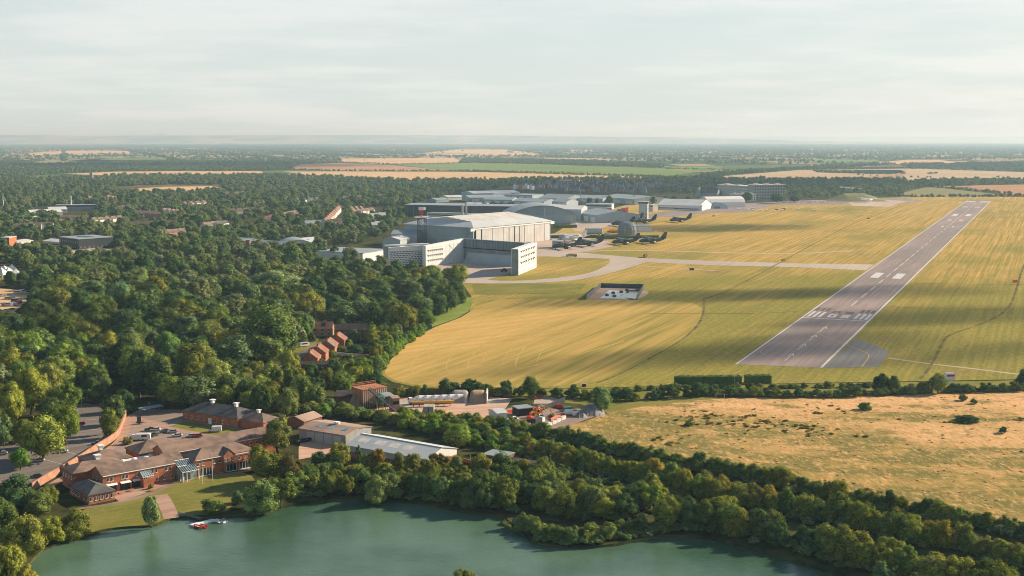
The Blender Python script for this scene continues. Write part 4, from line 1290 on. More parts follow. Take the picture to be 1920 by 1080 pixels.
tot += row([(1240,985),(1330,985),(1430,1008),(1540,1038),(1650,1070),(1800,1108),(1990,1168)], 7, 1.3,
 [('dome','olive','olive tree along the right hand lake shore'),('round','olive','olive round topped tree along the right hand lake shore'),('dome','yellow','yellow green tree along the right hand lake shore'),('loose','yellow','loose yellow green tree along the right hand lake shore'),('dome','dark','dark tree along the right hand lake shore')],
 'trees along the right hand lake shore', ((8,12.5),(0.75,1.0)), 15, 'tree', 'lakeside_tree', 0.46)
tree_px('lakeside_bush','dome',1655,1096,48,44,'pale','silvery bush near the bottom edge right of the lake')
# hedge between the gardens and the wheat field, and hedges along the road
tot += row([(694,706),(728,670),(764,643),(792,620)], 4, 2.0, [('bush','fresh','fresh green hedge shrub between the gardens and the wheat field')], 'hedge between the gardens and the wheat field', ((6.5,9),(0.75,1.0)), 16)
tot += row([(745,744),(800,740),(900,741),(1000,744),(1090,746),(1180,752),(1260,746),(1330,741)], 3, 2.8,
 [('bush','dark','dark hedge shrub along the road below the wheat field'),('dome','olive','olive hedge shrub along the road below the wheat field'),('dome','dark','tall dark hedge shrub along the road below the wheat field')], 'hedge along the road below the wheat field', ((6,10),(0.5,0.8)), 17)
tot += row([(1330,741),(1480,744),(1560,745),(1700,738),(1800,735),(1960,731)], 3, 2.5,
 [('bush','dark','dark hedge shrub between the airfield and the heath'),('dome','green','green hedge shrub between the airfield and the heath')], 'hedge between the airfield and the heath', ((6,10),(0.42,0.65)), 18)
tot += row([(560,694),(600,684),(650,686),(690,690)], 8, 4.0, [('bush','olive','low olive garden shrub below the terrace sheds'),('bush','green','low green garden shrub below the terrace sheds')], 'low shrubs below the terrace sheds', ((3.5,5.5),(0.6,0.9)), 23)
for px, py, w_, h_, ti, lb in ((574,628,20,18,'dark','dark garden tree between the huge willow and the orange roofed house'),(640,618,26,20,'dark','dark garden tree between the orange roofed house and the dark roofed one'),(618,622,22,16,'green','green garden tree behind the far end of the terrace'),(652,652,24,16,'olive','olive garden tree right of the terrace'),(664,640,26,22,'green','green garden tree before the dark roofed house'),(640,660,22,12,'green','low green garden bush right of the glazed roof house'),(668,660,24,14,'dark','dark garden bush left of the white garage'),(700,640,36,30,'yellow','yellow topped round tree right of the terrace gardens'),(622,668,20,11,'green','low green bush below the near end of the terrace'),(585,640,18,16,'dark','small dark tree before the white car on the lane'),(548,690,30,26,'dark','dark tree at the bottom of the house lane'),(650,690,40,26,'olive','olive tree below the garden wall'),(690,668,22,18,'dark','dark bush right of the white garage')):
    tree_px('garden_tree','dome',px,py,w_,h_,ti,lb)
tot += row([(760,785),(840,795),(930,800),(1000,815)], 6, 3.2,
 [('bush','green','green shrub behind the works compound'),('dome','olive','olive shrub behind the works compound')], 'shrubs behind the works compound', ((6,9),(0.55,0.8)), 19)
tot += row([(1150,733),(1330,729),(1500,727),(1640,725)], 2, 3.2, [('bush','dark','dark low shrub in the second hedge line along the airfield edge'),('bush','green','green low shrub in the second hedge line along the airfield edge')], 'second hedge line along the airfield edge', ((5,7),(0.35,0.5)), 29)
print('row shrubs', tot)
# clipped hedges below the runway
def clipped(px0, px1, py, hgt, dep, label):
    a, b2 = at(px0, py), at(px1, py-1)
    t = thing('clipped_hedge', label, 'hedge', (a.x, a.y, 0), math.atan2(b2.y-a.y, b2.x-a.x))
    ln = (b2-a).length
    r = np.random.default_rng(int(px0))
    n = int(ln*26)
    V = []
    face = r.integers(0, 3, n)
    xs = r.uniform(0, ln, n)
    ys = np.where(face == 0, r.normal(0, .12, n), np.where(face == 1, dep + r.normal(0,.12,n), r.uniform(0, dep, n)))
    zs = np.where(face == 2, hgt + r.normal(0,.25,n), r.uniform(0, hgt, n))
    P = np.stack([xs,ys,zs],1)
    u = r.normal(size=(n,3)); v = r.normal(size=(n,3))
    u /= np.linalg.norm(u,axis=1)[:,None]; v /= np.linalg.norm(v,axis=1)[:,None]
    Q = np.stack([P+u*.4, P+v*.4, P-u*.4, P-v*.4],1).reshape(-1,3); Q[:,2] = np.maximum(Q[:,2], 0.02)
    mb = MB().box(0.1,0.1,0.0,ln-0.1,dep-0.1,hgt-0.1)
    mb.add(Q.tolist(), np.arange(n*4).reshape(-1,4).tolist())
    o = mb.build('foliage', M['leaf'], t); o.color = (.62,.72,.75,1)
clipped(1266,1391,724,4.6,4,'long clipped dark hedge left of the runway end')
clipped(1399,1447,720,4.0,4,'short clipped dark hedge beside the long clipped one')
# ---------------------------------------------------------------- woods and far trees, nobody could count them
def gn_scatter(name, pts, scl, protos, seed=0, label=None):
    me = bpy.data.meshes.new(name)
    n = len(pts)
    me.vertices.add(n)
    me.vertices.foreach_set('co', np.asarray(pts, dtype=np.float32).ravel())
    a = me.attributes.new('scl', 'FLOAT_VECTOR', 'POINT'); a.data.foreach_set('vector', np.asarray(scl, dtype=np.float32).ravel())
    me.update()
    o = link(name, me)
    ng = bpy.data.node_groups.new(name, 'GeometryNodeTree')
    ng.interface.new_socket('Geometry', in_out='INPUT', socket_type='NodeSocketGeometry')
    ng.interface.new_socket('Geometry', in_out='OUTPUT', socket_type='NodeSocketGeometry')
    N = ng.nodes.new
    gi, go = N('NodeGroupInput'), N('NodeGroupOutput')
    ji = N('GeometryNodeJoinGeometry')
    for p in reversed(protos):
        oi = N('GeometryNodeObjectInfo'); oi.inputs['Object'].default_value = p
        oi.inputs['As Instance'].default_value = True
        ng.links.new(oi.outputs['Geometry'], ji.inputs[0])
    ip = N('GeometryNodeInstanceOnPoints')
    ip.inputs['Pick Instance'].default_value = True
    ng.links.new(gi.outputs[0], ip.inputs['Points']); ng.links.new(ji.outputs[0], ip.inputs['Instance'])
    rv = N('FunctionNodeRandomValue'); rv.data_type = 'INT'
    rv.inputs[4].default_value = 0; rv.inputs[5].default_value = len(protos)-1; rv.inputs['Seed'].default_value = seed
    ng.links.new(rv.outputs[2], ip.inputs['Instance Index'])
    rr = N('FunctionNodeRandomValue'); rr.data_type = 'FLOAT_VECTOR'
    rr.inputs[0].default_value = (0,0,0); rr.inputs[1].default_value = (0,0,6.28); rr.inputs['Seed'].default_value = seed+3
    ng.links.new(rr.outputs[0], ip.inputs['Rotation'])
    na = N('GeometryNodeInputNamedAttribute'); na.data_type = 'FLOAT_VECTOR'; na.inputs['Name'].default_value = 'scl'
    ng.links.new(na.outputs[0], ip.inputs['Scale'])
    ng.links.new(ip.outputs[0], go.inputs[0])
    md = o.modifiers.new('scatter', 'NODES'); md.node_group = ng
    return tag(o, kind='stuff', label=label)
def proto(me):
    return bpy.data.objects.new('foliage_model', me)
MIDP = [proto(crown_mesh('crown', 900+i, kind=k, clumps=46, leaves=3200, leaf=0.052, m=M['leaf_far'])) for i, k in enumerate(('round','round','oval','dome','round','oval','dome','tall'))]
FARP = [proto(crown_mesh('crown', 950+i, kind=k, clumps=20, leaves=420, leaf=0.13, m=M['leaf_far'])) for i, k in enumerate(('round','dome','oval','dome','round'))]

def scatter_poly(polys, spacing, size, asp, seed, keep=(), jitter=1.0, gap=True):
    """random feet over areas given in photo pixels; spacing in metres"""
    r = np.random.default_rng(seed)
    P, Sx = [], []
    for poly, dens in polys:
        wp = np.array([at(x, max(y, 262.2))[:] for x, y in poly])
        x0, y0 = wp.min(0); x1, y1 = wp.max(0)
        n = int((x1-x0)*(y1-y0)/spacing**2*dens)
        n = min(n, 400000)
        X = r.uniform(x0, x1, n); Y = r.uniform(y0, y1, n)
        # point in polygon, vectorised
        c = np.zeros(n, bool)
        for i in range(len(wp)):
            ax, ay = wp[i]; bx, by = wp[i-1]
            with np.errstate(divide='ignore', invalid='ignore'):
                c ^= ((ay > Y) != (by > Y)) & (X < (bx-ax)*(Y-ay)/(by-ay)+ax)
        X, Y = X[c], Y[c]
        zc_ = Y*math.cos(PITCH) + CAM_H*math.sin(PITCH); yc_ = Y*math.sin(PITCH) - CAM_H*math.cos(PITCH)
        PX, PY = 960+F_PX*X/zc_, 540-F_PX*yc_/zc_
        ok = np.ones(len(X), bool)
        for kp in keep:
            cc = np.zeros(len(X), bool)
            for i in range(len(kp)):
                ax, ay = kp[i]; bx, by = kp[i-1]
                if ay == by: continue
                cc ^= ((ay > PY) != (by > PY)) & (PX < (bx-ax)*(PY-ay)/(by-ay)+ax)
            ok &= ~cc
        P.append(np.stack([X[ok], Y[ok], np.zeros(ok.sum())], 1))
    P = np.concatenate(P)
    wd = r.uniform(size[0], size[1], len(P))
    if gap and len(P):
        # thin out crowns that sit on one another
        cell = {}
        keep_i = []
        g = size[1]
        for i, (x, y, _) in enumerate(P):
            kx, ky = int(x//g), int(y//g)
            bad = False
            for ax in (kx-1, kx, kx+1):
                for ay in (ky-1, ky, ky+1):
                    for j in cell.get((ax, ay), ()):
                        if (P[j,0]-x)**2+(P[j,1]-y)**2 < (0.36*(wd[i]+wd[j]))**2:
                            bad = True; break
                    if bad: break
                if bad: break
            if not bad:
                cell.setdefault((kx, ky), []).append(i); keep_i.append(i)
        P, wd = P[keep_i], wd[keep_i]
    ht = wd*r.uniform(asp[0], asp[1], len(P))
    return P, np.stack([wd, wd*r.uniform(.85,1.1,len(P)), ht], 1)
def off_individuals(P, S_):
    if not len(P): return P, S_
    pl = np.array(placed)
    ok = np.ones(len(P), bool)
    for x, y, c in pl:
        ok &= ((P[:,0]-x)**2+(P[:,1]-y)**2) > (0.55*(S_[:,0]*0.5+c))**2
    return P[ok], S_[ok]

# the wood on the left, beyond and between the individual trees
pa, sa = scatter_poly([([(-260,780),(-260,500),(0,500),(120,470),(330,455),(480,478),(600,474),(720,492),(800,520),(862,530),(876,562),(800,612),(735,655),(690,700),(640,760),(560,800),(420,770),(240,765),(150,745),(-40,760)],1.7)], 14, (12,27), (0.62,0.92), 21, KEEP)
pa, sa = off_individuals(pa, sa)
for i in range(len(pa)):
    qx, qy = project(pa[i,0], pa[i,1])
    if qx > 680 and qy < 545: sa[i] *= 0.62
gn_scatter('woodland', pa, sa, MIDP, 1, 'wood of mixed broadleaf trees filling the left side up to the airfield')
print('woodland', len(pa))
FK = [[(530,321.5),(640,320),(900,321),(1240,331),(1200,336),(880,340),(590,329)], [(562,308),(640,306),(850,320),(640,320.5),(545,318)], [(742,309),(900,306),(1010,308),(1250,316),(1300,323),(1200,330),(860,320)],
 [(640,303.5),(640,297),(850,296),(870,304),(745,308)], [(780,288),(860,280),(940,280),(1000,287),(1020,292),(800,292)], [(120,326),(215,322),(490,321),(495,326),(330,329),(215,329)], [(40,309),(90,300),(240,295),(330,296),(290,303),(90,309)],
 [(50,287),(120,283),(240,283),(246,288),(60,291)], [(1335,332),(1500,318.5),(1690,318.5),(1700,325),(1560,336),(1400,337)], [(1565,318),(1700,316),(1930,323),(1940,337),(1700,338),(1690,325)], [(1645,305),(1700,299.5),(1818,307),(1780,309)],
 [(1530,304.5),(1525,299),(1640,299),(1650,303)], [(1735,350),(1920,346),(2050,346),(2100,370),(1905,366)], [(1690,362),(1740,350),(1890,366),(1870,370),(1690,369)], [(1255,313),(1350,311),(1360,319),(1300,322)], [(1060,286),(1065,281),(1115,281),(1112,286)], [(940,296),(1100,296),(1160,300),(1150,303),(945,299)]]
pa, sa = scatter_poly([
 ([(-300,338),(-300,312),(0,303),(140,304),(330,303),(640,304),(545,318),(490,320.5),(215,321.5),(110,326),(0,336)],0.6),
 ([(195,331),(520,330),(590,332),(770,340),(700,345),(420,347),(320,346),(210,350)],0.55),
 ([(760,352),(780,340),(1000,338),(1240,335),(1335,334),(1400,338),(1560,338),(1700,340),(1690,352),(1560,350),(1300,344),(1240,342),(960,348),(900,360)],0.85),
 ([(1240,352),(1340,344),(1690,350),(1745,349),(1690,362),(1690,368),(1560,370),(1470,372),(1340,368),(1240,360)],0.7),
 ([(1310,328),(1460,318),(1560,310),(1690,308),(1560,317),(1500,318.5),(1335,332)],0.5),
 ([(1690,341),(1920,338),(2150,338),(2150,346),(1745,349)],0.7),
 ([(1700,316),(1690,309),(1818,307),(2100,300),(2300,310),(2300,324),(1930,323)],0.55),
 ([(860,306),(870,298),(1000,300),(1160,304),(1250,311),(1240,315),(1010,308),(900,306)],0.75)], 15, (10,17), (0.65,1.0), 23, FK)
gn_scatter('distant_woods', pa, sa, FARP, 3, 'dark woods and tree lines between the pale fields')
print('distant', len(pa))
pa, sa = scatter_poly([([(-350,303),(-350,272),(600,271),(640,290),(640,304),(300,303)],0.055), ([(600,297),(600,271),(1300,271),(2350,271),(2350,300),(1700,300),(1400,310),(1000,297)],0.05)], 18, (13,24), (0.5,0.85), 24, FK, gap=False)
# hedge lines and clumps: pull the far trees towards a few field edges
r_ = np.random.default_rng(77)
q = r_.random(len(pa))
ang = r_.integers(0, 2, len(pa))
cellw = 620.0
u = pa[:,0]*math.cos(.35)+pa[:,1]*math.sin(.35); v_ = -pa[:,0]*math.sin(.35)+pa[:,1]*math.cos(.35)
us = np.round(u/cellw)*cellw + r_.normal(0, 8, len(pa)); vs_ = np.round(v_/400)*400 + r_.normal(0, 8, len(pa))
u = np.where((q < .85) & (ang == 0), us, u); v_ = np.where((q < .85) & (ang == 1), vs_, v_)
pa[:,0] = u*math.cos(.35)-v_*math.sin(.35); pa[:,1] = u*math.sin(.35)+v_*math.cos(.35)
gn_scatter('farthest_trees', pa, sa, FARP, 4, 'hazy hedgerow trees running to the horizon')
print('farthest', len(pa))
# tree and hedge lines along far field edges
def line_feet(pxs, step, jit, seed):
    r = np.random.default_rng(seed)
    o = []
    w_ = W(pxs)
    for a, b2 in zip(w_[:-1], w_[1:]):
        n = max(1, int((b2-a).length/step))
        for k in range(n):
            p = a.lerp(b2, (k+r.random())/n)
            o.append((p.x+r.normal()*jit, p.y+r.normal()*jit, 0))
    return o
LN = []
for i, (pxs, st) in enumerate((([(545,318.6),(640,320.8),(850,321),(1230,332)],6), ([(742,308),(900,305.5),(1010,307.5)],10), ([(860,320),(1240,331)],12), ([(240,330),(420,329.5),(495,327)],9), ([(1690,369),(1800,369.5),(1930,368),(2100,370)],5),
     ([(1740,350),(1900,365)],9), ([(1500,318),(1600,317),(1700,316)],8), ([(1600,329),(1790,335)],30), ([(780,292.5),(1020,292.5)],16), ([(640,304.5),(745,308.5)],14), ([(60,310),(300,304)],12), ([(620,287),(790,289)],10), ([(1250,316.5),(1370,319)],9), ([(1530,305),(1650,305)],9), ([(1660,310),(1800,309)],9), ([(1525,321),(1600,323),(1680,326)],2.5), ([(1530,323),(1600,325),(1670,327)],2.5), ([(1740,326),(1760,325)],8))):
    LN += line_feet(pxs, st, 3.0, 50+i)
LN = np.array(LN); r_ = np.random.default_rng(5)
wd = r_.uniform(6, 11, len(LN))
gn_scatter('field_hedges', LN, np.stack([wd, wd, wd*r_.uniform(.5,.9,len(LN))],1), FARP, 6, 'hedges along the far field edges')

# undergrowth that closes the thickets, along the planted rows only
UL = [[(880,802),(960,813),(1050,823),(1130,843),(1280,877),(1450,909),(1600,943),(1780,977),(1990,1021)], [(960,843),(1090,879),(1200,901),(1330,933),(1480,963),(1640,995),(1800,1031),(2010,1081)],
      [(985,900),(1040,945),(1110,965),(1180,955),(1240,945)], [(980,985),(1010,1002),(1050,1014),(1110,1015),(1170,1004),(1240,988),(1330,988),(1430,1011),(1540,1042),(1650,1074),(1800,1112)],
      [(560,930),(640,915),(700,922),(780,928),(870,945),(965,950)], [(600,770),(700,784),(800,800),(930,822),(1000,845)], [(760,786),(840,796),(930,801)]]
UG = []
fill_p, _f = scatter_poly([([(880,806),(1050,826),(1100,850),(1060,900),(975,905),(940,870)],1.0), ([(1040,860),(1280,905),(1330,985),(1230,960),(1100,930)],0.5)], 4.0, (4,6), (.4,.6), 41, [], gap=False)
UG += [tuple(q) for q in fill_p]
for i, l in enumerate(UL):
    UG += line_feet(l, 0.8, 2.6 if i != 2 else 8.0, 300+i)
pa = np.array(UG); r_ = np.random.default_rng(8)
wd = r_.uniform(3.5, 6.0, len(pa))
sa = np.stack([wd, wd, wd*r_.uniform(.35,.6,len(pa))], 1)
gn_scatter('undergrowth', pa, sa, [proto(crown_mesh('foliage', 970+i, kind='bush', clumps=22, leaves=900, leaf=0.085, m=M['leaf_far'])) for i in range(3)], 7, 'dark undergrowth filling the thickets')
print('undergrowth', len(pa))
HP = [(1010,803),(1090,794),(1135,778),(1200,766),(1330,752),(1500,748),(1920,736),(2300,734),(2500,960),(1960,1000),(1780,966),(1600,932),(1450,899),(1280,866),(1120,834),(1040,810)]
TD = [proto(crown_mesh('tussock', 980+i, kind='bush', clumps=7, leaves=110, leaf=0.26, m=M['tuss_dry'])) for i in range(3)]
TG = [proto(crown_mesh('tussock', 985+i, kind='bush', clumps=9, leaves=150, leaf=0.22, m=M['tuss_green'])) for i in range(3)]
pa, sa = scatter_poly([(HP,0.10)], 2.6, (0.8,2.0), (0.14,0.24), 33, [], gap=False)
gn_scatter('dry_grass_tussocks', pa, sa, TD, 8, 'dry golden tussocks all over the heath')
print('tussocks', len(pa))
pa, sa = scatter_poly([(HP,0.55)], 2.6, (1.2,3.8), (0.12,0.28), 34, [], gap=False)
nz = np.sin(pa[:,0]*0.045+1.1*np.sin(pa[:,1]*0.06))*np.sin(pa[:,1]*0.071+1.3*np.sin(pa[:,0]*0.033+2)) + 0.5*np.sin(pa[:,0]*0.17+pa[:,1]*0.11)*np.sin(pa[:,1]*0.19-pa[:,0]*0.05)
lowk = np.clip((560-pa[:,1])/220, 0, 1)*0.45
nz = nz*0.75 + 0.55*np.sin(pa[:,0]*0.021+3*np.sin(pa[:,1]*0.013+1))*np.sin(pa[:,1]*0.029+2.2*np.sin(pa[:,0]*0.017))
ok = nz + lowk + 0.25*np.random.default_rng(3).normal(size=len(pa)) > 0.98
gn_scatter('green_tussocks', pa[ok], sa[ok], TG, 9, 'patches of green bramble and rough grass on the heath')
print('green tussocks', ok.sum())
# ---------------------------------------------------------------- buildings
def world_axes(t_or_rz):
    c, s = math.cos(t_or_rz), math.sin(t_or_rz)
    return Vector((c, s)), Vector((-s, c))

WIN = {}
def window_mesh(wd, ht, kind='plain'):
    key = (round(wd,2), round(ht,2), kind)
    if key not in WIN:
        f = MB(); t_ = 0.05
        f.box(-wd/2,-0.06,0,wd/2,0.02,t_).box(-wd/2,-0.06,ht-t_,wd/2,0.02,ht).box(-wd/2,-0.06,t_,-wd/2+t_,0.02,ht-t_).box(wd/2-t_,-0.06,t_,wd/2,0.02,ht-t_)
        if kind == 'plain':
            f.box(-0.035,-0.05,t_,0.035,0.02,ht-t_)
        f.box(-wd/2-0.08,-0.16,-0.10,wd/2+0.08,0.02,-0.002)
        g = MB().box(-wd/2+t_*0.9,-0.035,t_*0.9,wd/2-t_*0.9,-0.01,ht-t_*0.9)
        fo = f.build('window', M['white']); go = g.build('pane', M['glass'])
        WIN[key] = (fo.data, go.data)
        bpy.data.objects.remove(fo); bpy.data.objects.remove(go)
    return WIN[key]
def window(parent, x, y, z, rz, wd=1.1, ht=1.3, kind='plain', name='window'):
    """window on a wall; rz is the wall's direction so that -y is outside"""
    f, g = window_mesh(wd, ht, kind)
    o = link(name, f, parent, (x, y, z), rz)
    link('pane', g, o)
    return o
def windows_on(parent, p0, p1, z, n, wd=1.1, ht=1.3, skip=(), m0=0.5, kind='plain', pairs=False):
    """n windows along the wall from p0 to p1 (outside is to the right of p0->p1)"""
    a, b2 = Vector(p0), Vector(p1)
    rz = math.atan2(b2.y-a.y, b2.x-a.x)
    d = (b2-a).normalized(); nn = Vector((d.y, -d.x))
    ln = (b2-a).length
    for k in range(n):
        if k in skip: continue
        u = (k+m0)/n*ln
        if pairs: u = ((k//2)*2+1)/n*ln + (0.75 if k % 2 else -0.75)
        p = a + d*u + nn*0.03
        window(parent, p.x, p.y, z, rz, wd, ht, kind)

def wall_block(name, parent, x0, y0, x1, y1, h, m, gable=None, ridge=None, z0=0.0):
    """walls of a wing; gable='x' or 'y' gives gable ends for a ridge running that way"""
    mb = MB()
    if gable == 'x':
        mb.sectx([(y0,z0),(y1,z0),(y1,h),((y0+y1)/2,ridge),(y0,h)], x0, x1)
    elif gable == 'y':
        mb.section([(x0,z0),(x1,z0),(x1,h),((x0+x1)/2,ridge),(x0,h)], y0, y1)
    else:
        mb.box(x0, y0, z0, x1, y1, h)
    return mb.build(name, m, parent)
def gable_roof(parent, x0, y0, x1, y1, h, ridge, m, along='x', o=0.45, t=0.22, name='roof'):
    mb = MB()
    if along == 'x':
        ym = (y0+y1)/2; k = (ridge-h)/(ym-y0)
        pr = [(y0-o, h-o*k+0.02),(ym, ridge+0.02),(y1+o, h-o*k+0.02),(y1+o, h-o*k+t),(ym, ridge+t),(y0-o, h-o*k+t)]
        mb.sectx(pr, x0-o*0.6, x1+o*0.6)
    else:
        xm = (x0+x1)/2; k = (ridge-h)/(xm-x0)
        pr = [(x0-o, h-o*k+0.02),(xm, ridge+0.02),(x1+o, h-o*k+0.02),(x1+o, h-o*k+t),(xm, ridge+t),(x0-o, h-o*k+t)]
        mb.section(pr, y0-o*0.6, y1+o*0.6)
    return mb.build(name, m, parent)
def hip_roof(parent, x0, y0, x1, y1, h, ridge, m, along='x', o=0.45, hips=(1,1), name='roof', t=0.2):
    x0 -= o; y0 -= o; x1 += o; y1 += o
    mb = MB()
    if along == 'x':
        hd = (y1-y0)/2; ym = (y0+y1)/2
        a = (x0+(hd if hips[0] else 0), ym, ridge); b2 = (x1-(hd if hips[1] else 0), ym, ridge)
    else:
        hd = (x1-x0)/2; xm = (x0+x1)/2
        a = (xm, y0+(hd if hips[0] else 0), ridge); b2 = (xm, y1-(hd if hips[1] else 0), ridge)
    z = h+0.02
    vs = [(x0,y0,z),(x1,y0,z),(x1,y1,z),(x0,y1,z),(x0,y0,z+t),(x1,y0,z+t),(x1,y1,z+t),(x0,y1,z+t),a,b2]
    fs = [(3,2,1,0),(0,1,5,4),(1,2,6,5),(2,3,7,6),(3,0,4,7)]
    if along == 'x': fs += [(4,5,9,8),(5,6,9),(6,7,8,9),(7,4,8)]
    else: fs += [(4,5,8),(5,6,9,8),(6,7,9),(7,4,8,9)]
    mb.add(vs, fs)
    return mb.build(name, m, parent)
def vent(parent, x, y, z, s=1.0, name='roof_vent'):
    mb = MB().box(x-.45*s,y-.45*s,z-.5*s,x+.45*s,y+.45*s,z+.7*s)
    mb.box(x-.75*s,y-.75*s,z+.72*s,x+.75*s,y+.75*s,z+.9*s)
    for dx in (-.55,.5):
        for dy in (-.55,.5):
            mb.box(x+dx*s,y+dy*s,z+.15*s,x+(dx+.06)*s,y+(dy+.06)*s,z+.71*s)
    return mb.build(name, M['white'], parent)
def chimney(parent, x, y, z0, z1, s=0.45, m=None):
    mb = MB().box(x-s,y-s,z0,x+s,y+s,z1).box(x-s-.08,y-s-.08,z1+.003,x+s+.08,y+s+.08,z1+.15)
    mb.tube((x-s*.4,y,z1+.1),(x-s*.4,y,z1+.5),.13,.1,6).tube((x+s*.4,y,z1+.1),(x+s*.4,y,z1+.5),.13,.1,6)
    return mb.build('chimney', m or M['brick'], parent)

# -- brick offices by the lake; local x runs along the lake front, y away from it
OB = at(191.9, 893.1, 6.2)
OA = R(41)
off = thing('brick_office_building', 'rambling two storey red brick offices with brown roofs and glass entrance beside the lake', 'office building', (OB.x, OB.y, 0), OA)
def woff(*a, **k):
    return wall_block('wall', off, *a, **k)
woff(0,0,27,10,6.2,M['brick'],gable='x',ridge=8.5)
gable_roof(off,0,0,27,10,6.2,8.5,M['tile_brown'])
woff(-6.5,10.02,13,20,6.2,M['brick'])
hip_roof(off,-6.5,9.6,13,20,6.2,8.7,M['tile_brown'],hips=(1,1))
woff(-9,-9.6,0.2,7,3.1,M['brick'])
hip_roof(off,-9,-9.6,0.2,7,3.1,5.6,M['tile_grey'],along='y')
woff(34,-2,58,8.5,6.2,M['brick'])
hip_roof(off,34,-2,58,8.5,6.2,9.2,M['tile_brown'],hips=(1,1))
woff(45,-2.9,57,-2.003,6.15,M['brick'])
wall_block('gable_wall', off, 45,-2.95,49.5,-2.01,6.15,M['brick'],gable='y',ridge=8.3,z0=6.152)
gable_roof(off,45,-2.9,49.5,3,6.2,8.4,M['tile_grey'],along='y',o=0.3,name='roof_gable')
woff(29,13,77,22.5,6.6,M['brick'],gable='x',ridge=9.0)
gable_roof(off,29,13,77,22.5,6.6,9.0,M['tile_brown'])
woff(27.02,2,33.98,13,5.4,M['brick'])
MB().sectx([(1.5,5.42),(13.2,5.42),(13.2,6.9),(12.6,6.9),(1.5,5.65)],27.05,33.9).build('lean_to_roof', M['tile_brown'], off)
woff(13.02,10.02,29,24,4.0,M['brick_dark'])
MB().box(12.9,10.03,4.02,28.9,24.1,4.25).build('flat_roof', M['white'], off)
for x, y, s in ((16,20,1.1),(20,19,1.3),(24,17,1.6),(26,20,.9),(18,14,.9)):
    MB().lathe([(0.9*s,0),(0.95*s,.5*s),(0.6*s,.95*s),(0.05,1.05*s)],x,y,10).build('roof_light', M['canvas'], off, (0,0,4.26))
woff(6,24.03,21,37,4.6,M['brick'])
hip_roof(off,6,24.03,21,37,4.6,7.6,M['tile_brown'],along='x')
woff(25,26,44,38,4.6,M['brick'])
hip_roof(off,25,26,44,38,4.6,7.8,M['tile_brown'],along='x')
MB().box(28,22.6,3.9,50,25.9,4.15).build('link_roof', M['tile_grey'], off)
vent(off,12.5,31.5,7.9,1.5); vent(off,4.5,15,8.9,1.5)
# ridge and eaves trim
for x0,y0,x1,y1,z in ((0,-.55,27,-.42,6.0),(34,-2.55,45,-2.47,6.05),(49.6,-3.5,57,-3.4,6.0),(29,12.45,77,12.52,6.3)):
    MB().box(x0,y0,z,x1,y1,z+.25).build('gutter', M['white'], off)
windows_on(off,(0,0),(27,0),3.9,10,1.0,1.35,pairs=True)
windows_on(off,(13,0),(27,0),0.9,5,1.0,1.35)
windows_on(off,(0,10),(0,0),3.9,3,.8,1.3)
windows_on(off,(-6.5,20),(-6.5,10),3.9,4,.9,1.2)
windows_on(off,(-9,-9.6),(0.2,-9.6),1.1,5,1.05,1.4)
windows_on(off,(-9,7),(-9,-9.6),1.1,7,1.2,1.4,skip=(4,))
windows_on(off,(34,-2),(45,-2),3.9,5,.9,1.2,skip=(2,))
windows_on(off,(45,-2.9),(49.5,-2.9),3.9,3,.8,1.25)
windows_on(off,(50,-2.9),(57,-2.9),3.9,3,.9,1.2)
windows_on(off,(29,13),(77,13),4.1,18,1.0,1.3,skip=(3,4,9))
windows_on(off,(77,13),(77,22.5),3.9,3,1.0,1.3); windows_on(off,(77,13),(77,22.5),1.0,3,1.0,1.3)
windows_on(off,(34,8.5),(34,-2),3.9,3,.9,1.2)
# recessed ground floor bays with big glazing
for x0, x1, y in ((35.0,40.5,-2.0),(46,50,-2.9),(51.5,56,-2.9)):
    b_ = MB().box(x0,y-.05,0.15,x1,y-.012,2.7).build('shop_window', M['glass'], off)
    fr = MB()
    n = int((x1-x0)/1.1)
    for k in range(n+1):
        u = x0+(x1-x0)*k/n
        fr.box(u-.05,y-.11,.15,u+.05,y-.052,2.7)
    fr.box(x0,y-.5,0,x1,y-.115,.14)
    fr.build('frame', M['white'], b_)
for x0, x1 in ((1.2,5.0),(6.2,10.0),(10.6,14.8)):
    MB().box(x0,-.05,.1,x1,-.012,2.6).build('patio_window', M['glass'], off)
    MB().add([(x0,-.06,2.95),(x1,-.06,2.95),(x1,-1.3,2.55),(x0,-1.3,2.55),(x0,-.06,3.05),(x1,-.06,3.05),(x1,-1.3,2.65),(x0,-1.3,2.65)],
             [(0,1,2,3),(7,6,5,4),(0,4,5,1),(1,5,6,2),(2,6,7,3),(3,7,4,0)]).build('awning', M['canvas'], off)
MB().box(13.6,-3.0,0,17.5,-.005,3.1).build('porch', M['brick'], off)
po = MB()
for k in range(6):
    u = 13.6+3.9*k/5
    po.tube((u,-.05,5.4),(u,-2.9,3.9),.07,.07,5).tube((u,-2.9,3.9),(u,-2.9,3.11),.06,.06,5)
po.tube((13.6,-2.9,3.9),(17.5,-2.9,3.9),.08,.08,5).tube((13.6,-.08,5.4),(17.5,-.08,5.4),.08,.08,5)
pg = po.build('conservatory_frame', M['white'], off)
MB().add([(13.65,-.1,5.35),(17.45,-.1,5.35),(17.45,-2.85,3.85),(13.65,-2.85,3.85)],[(0,1,2,3)]).build('pane', M['glass_teal'], pg)
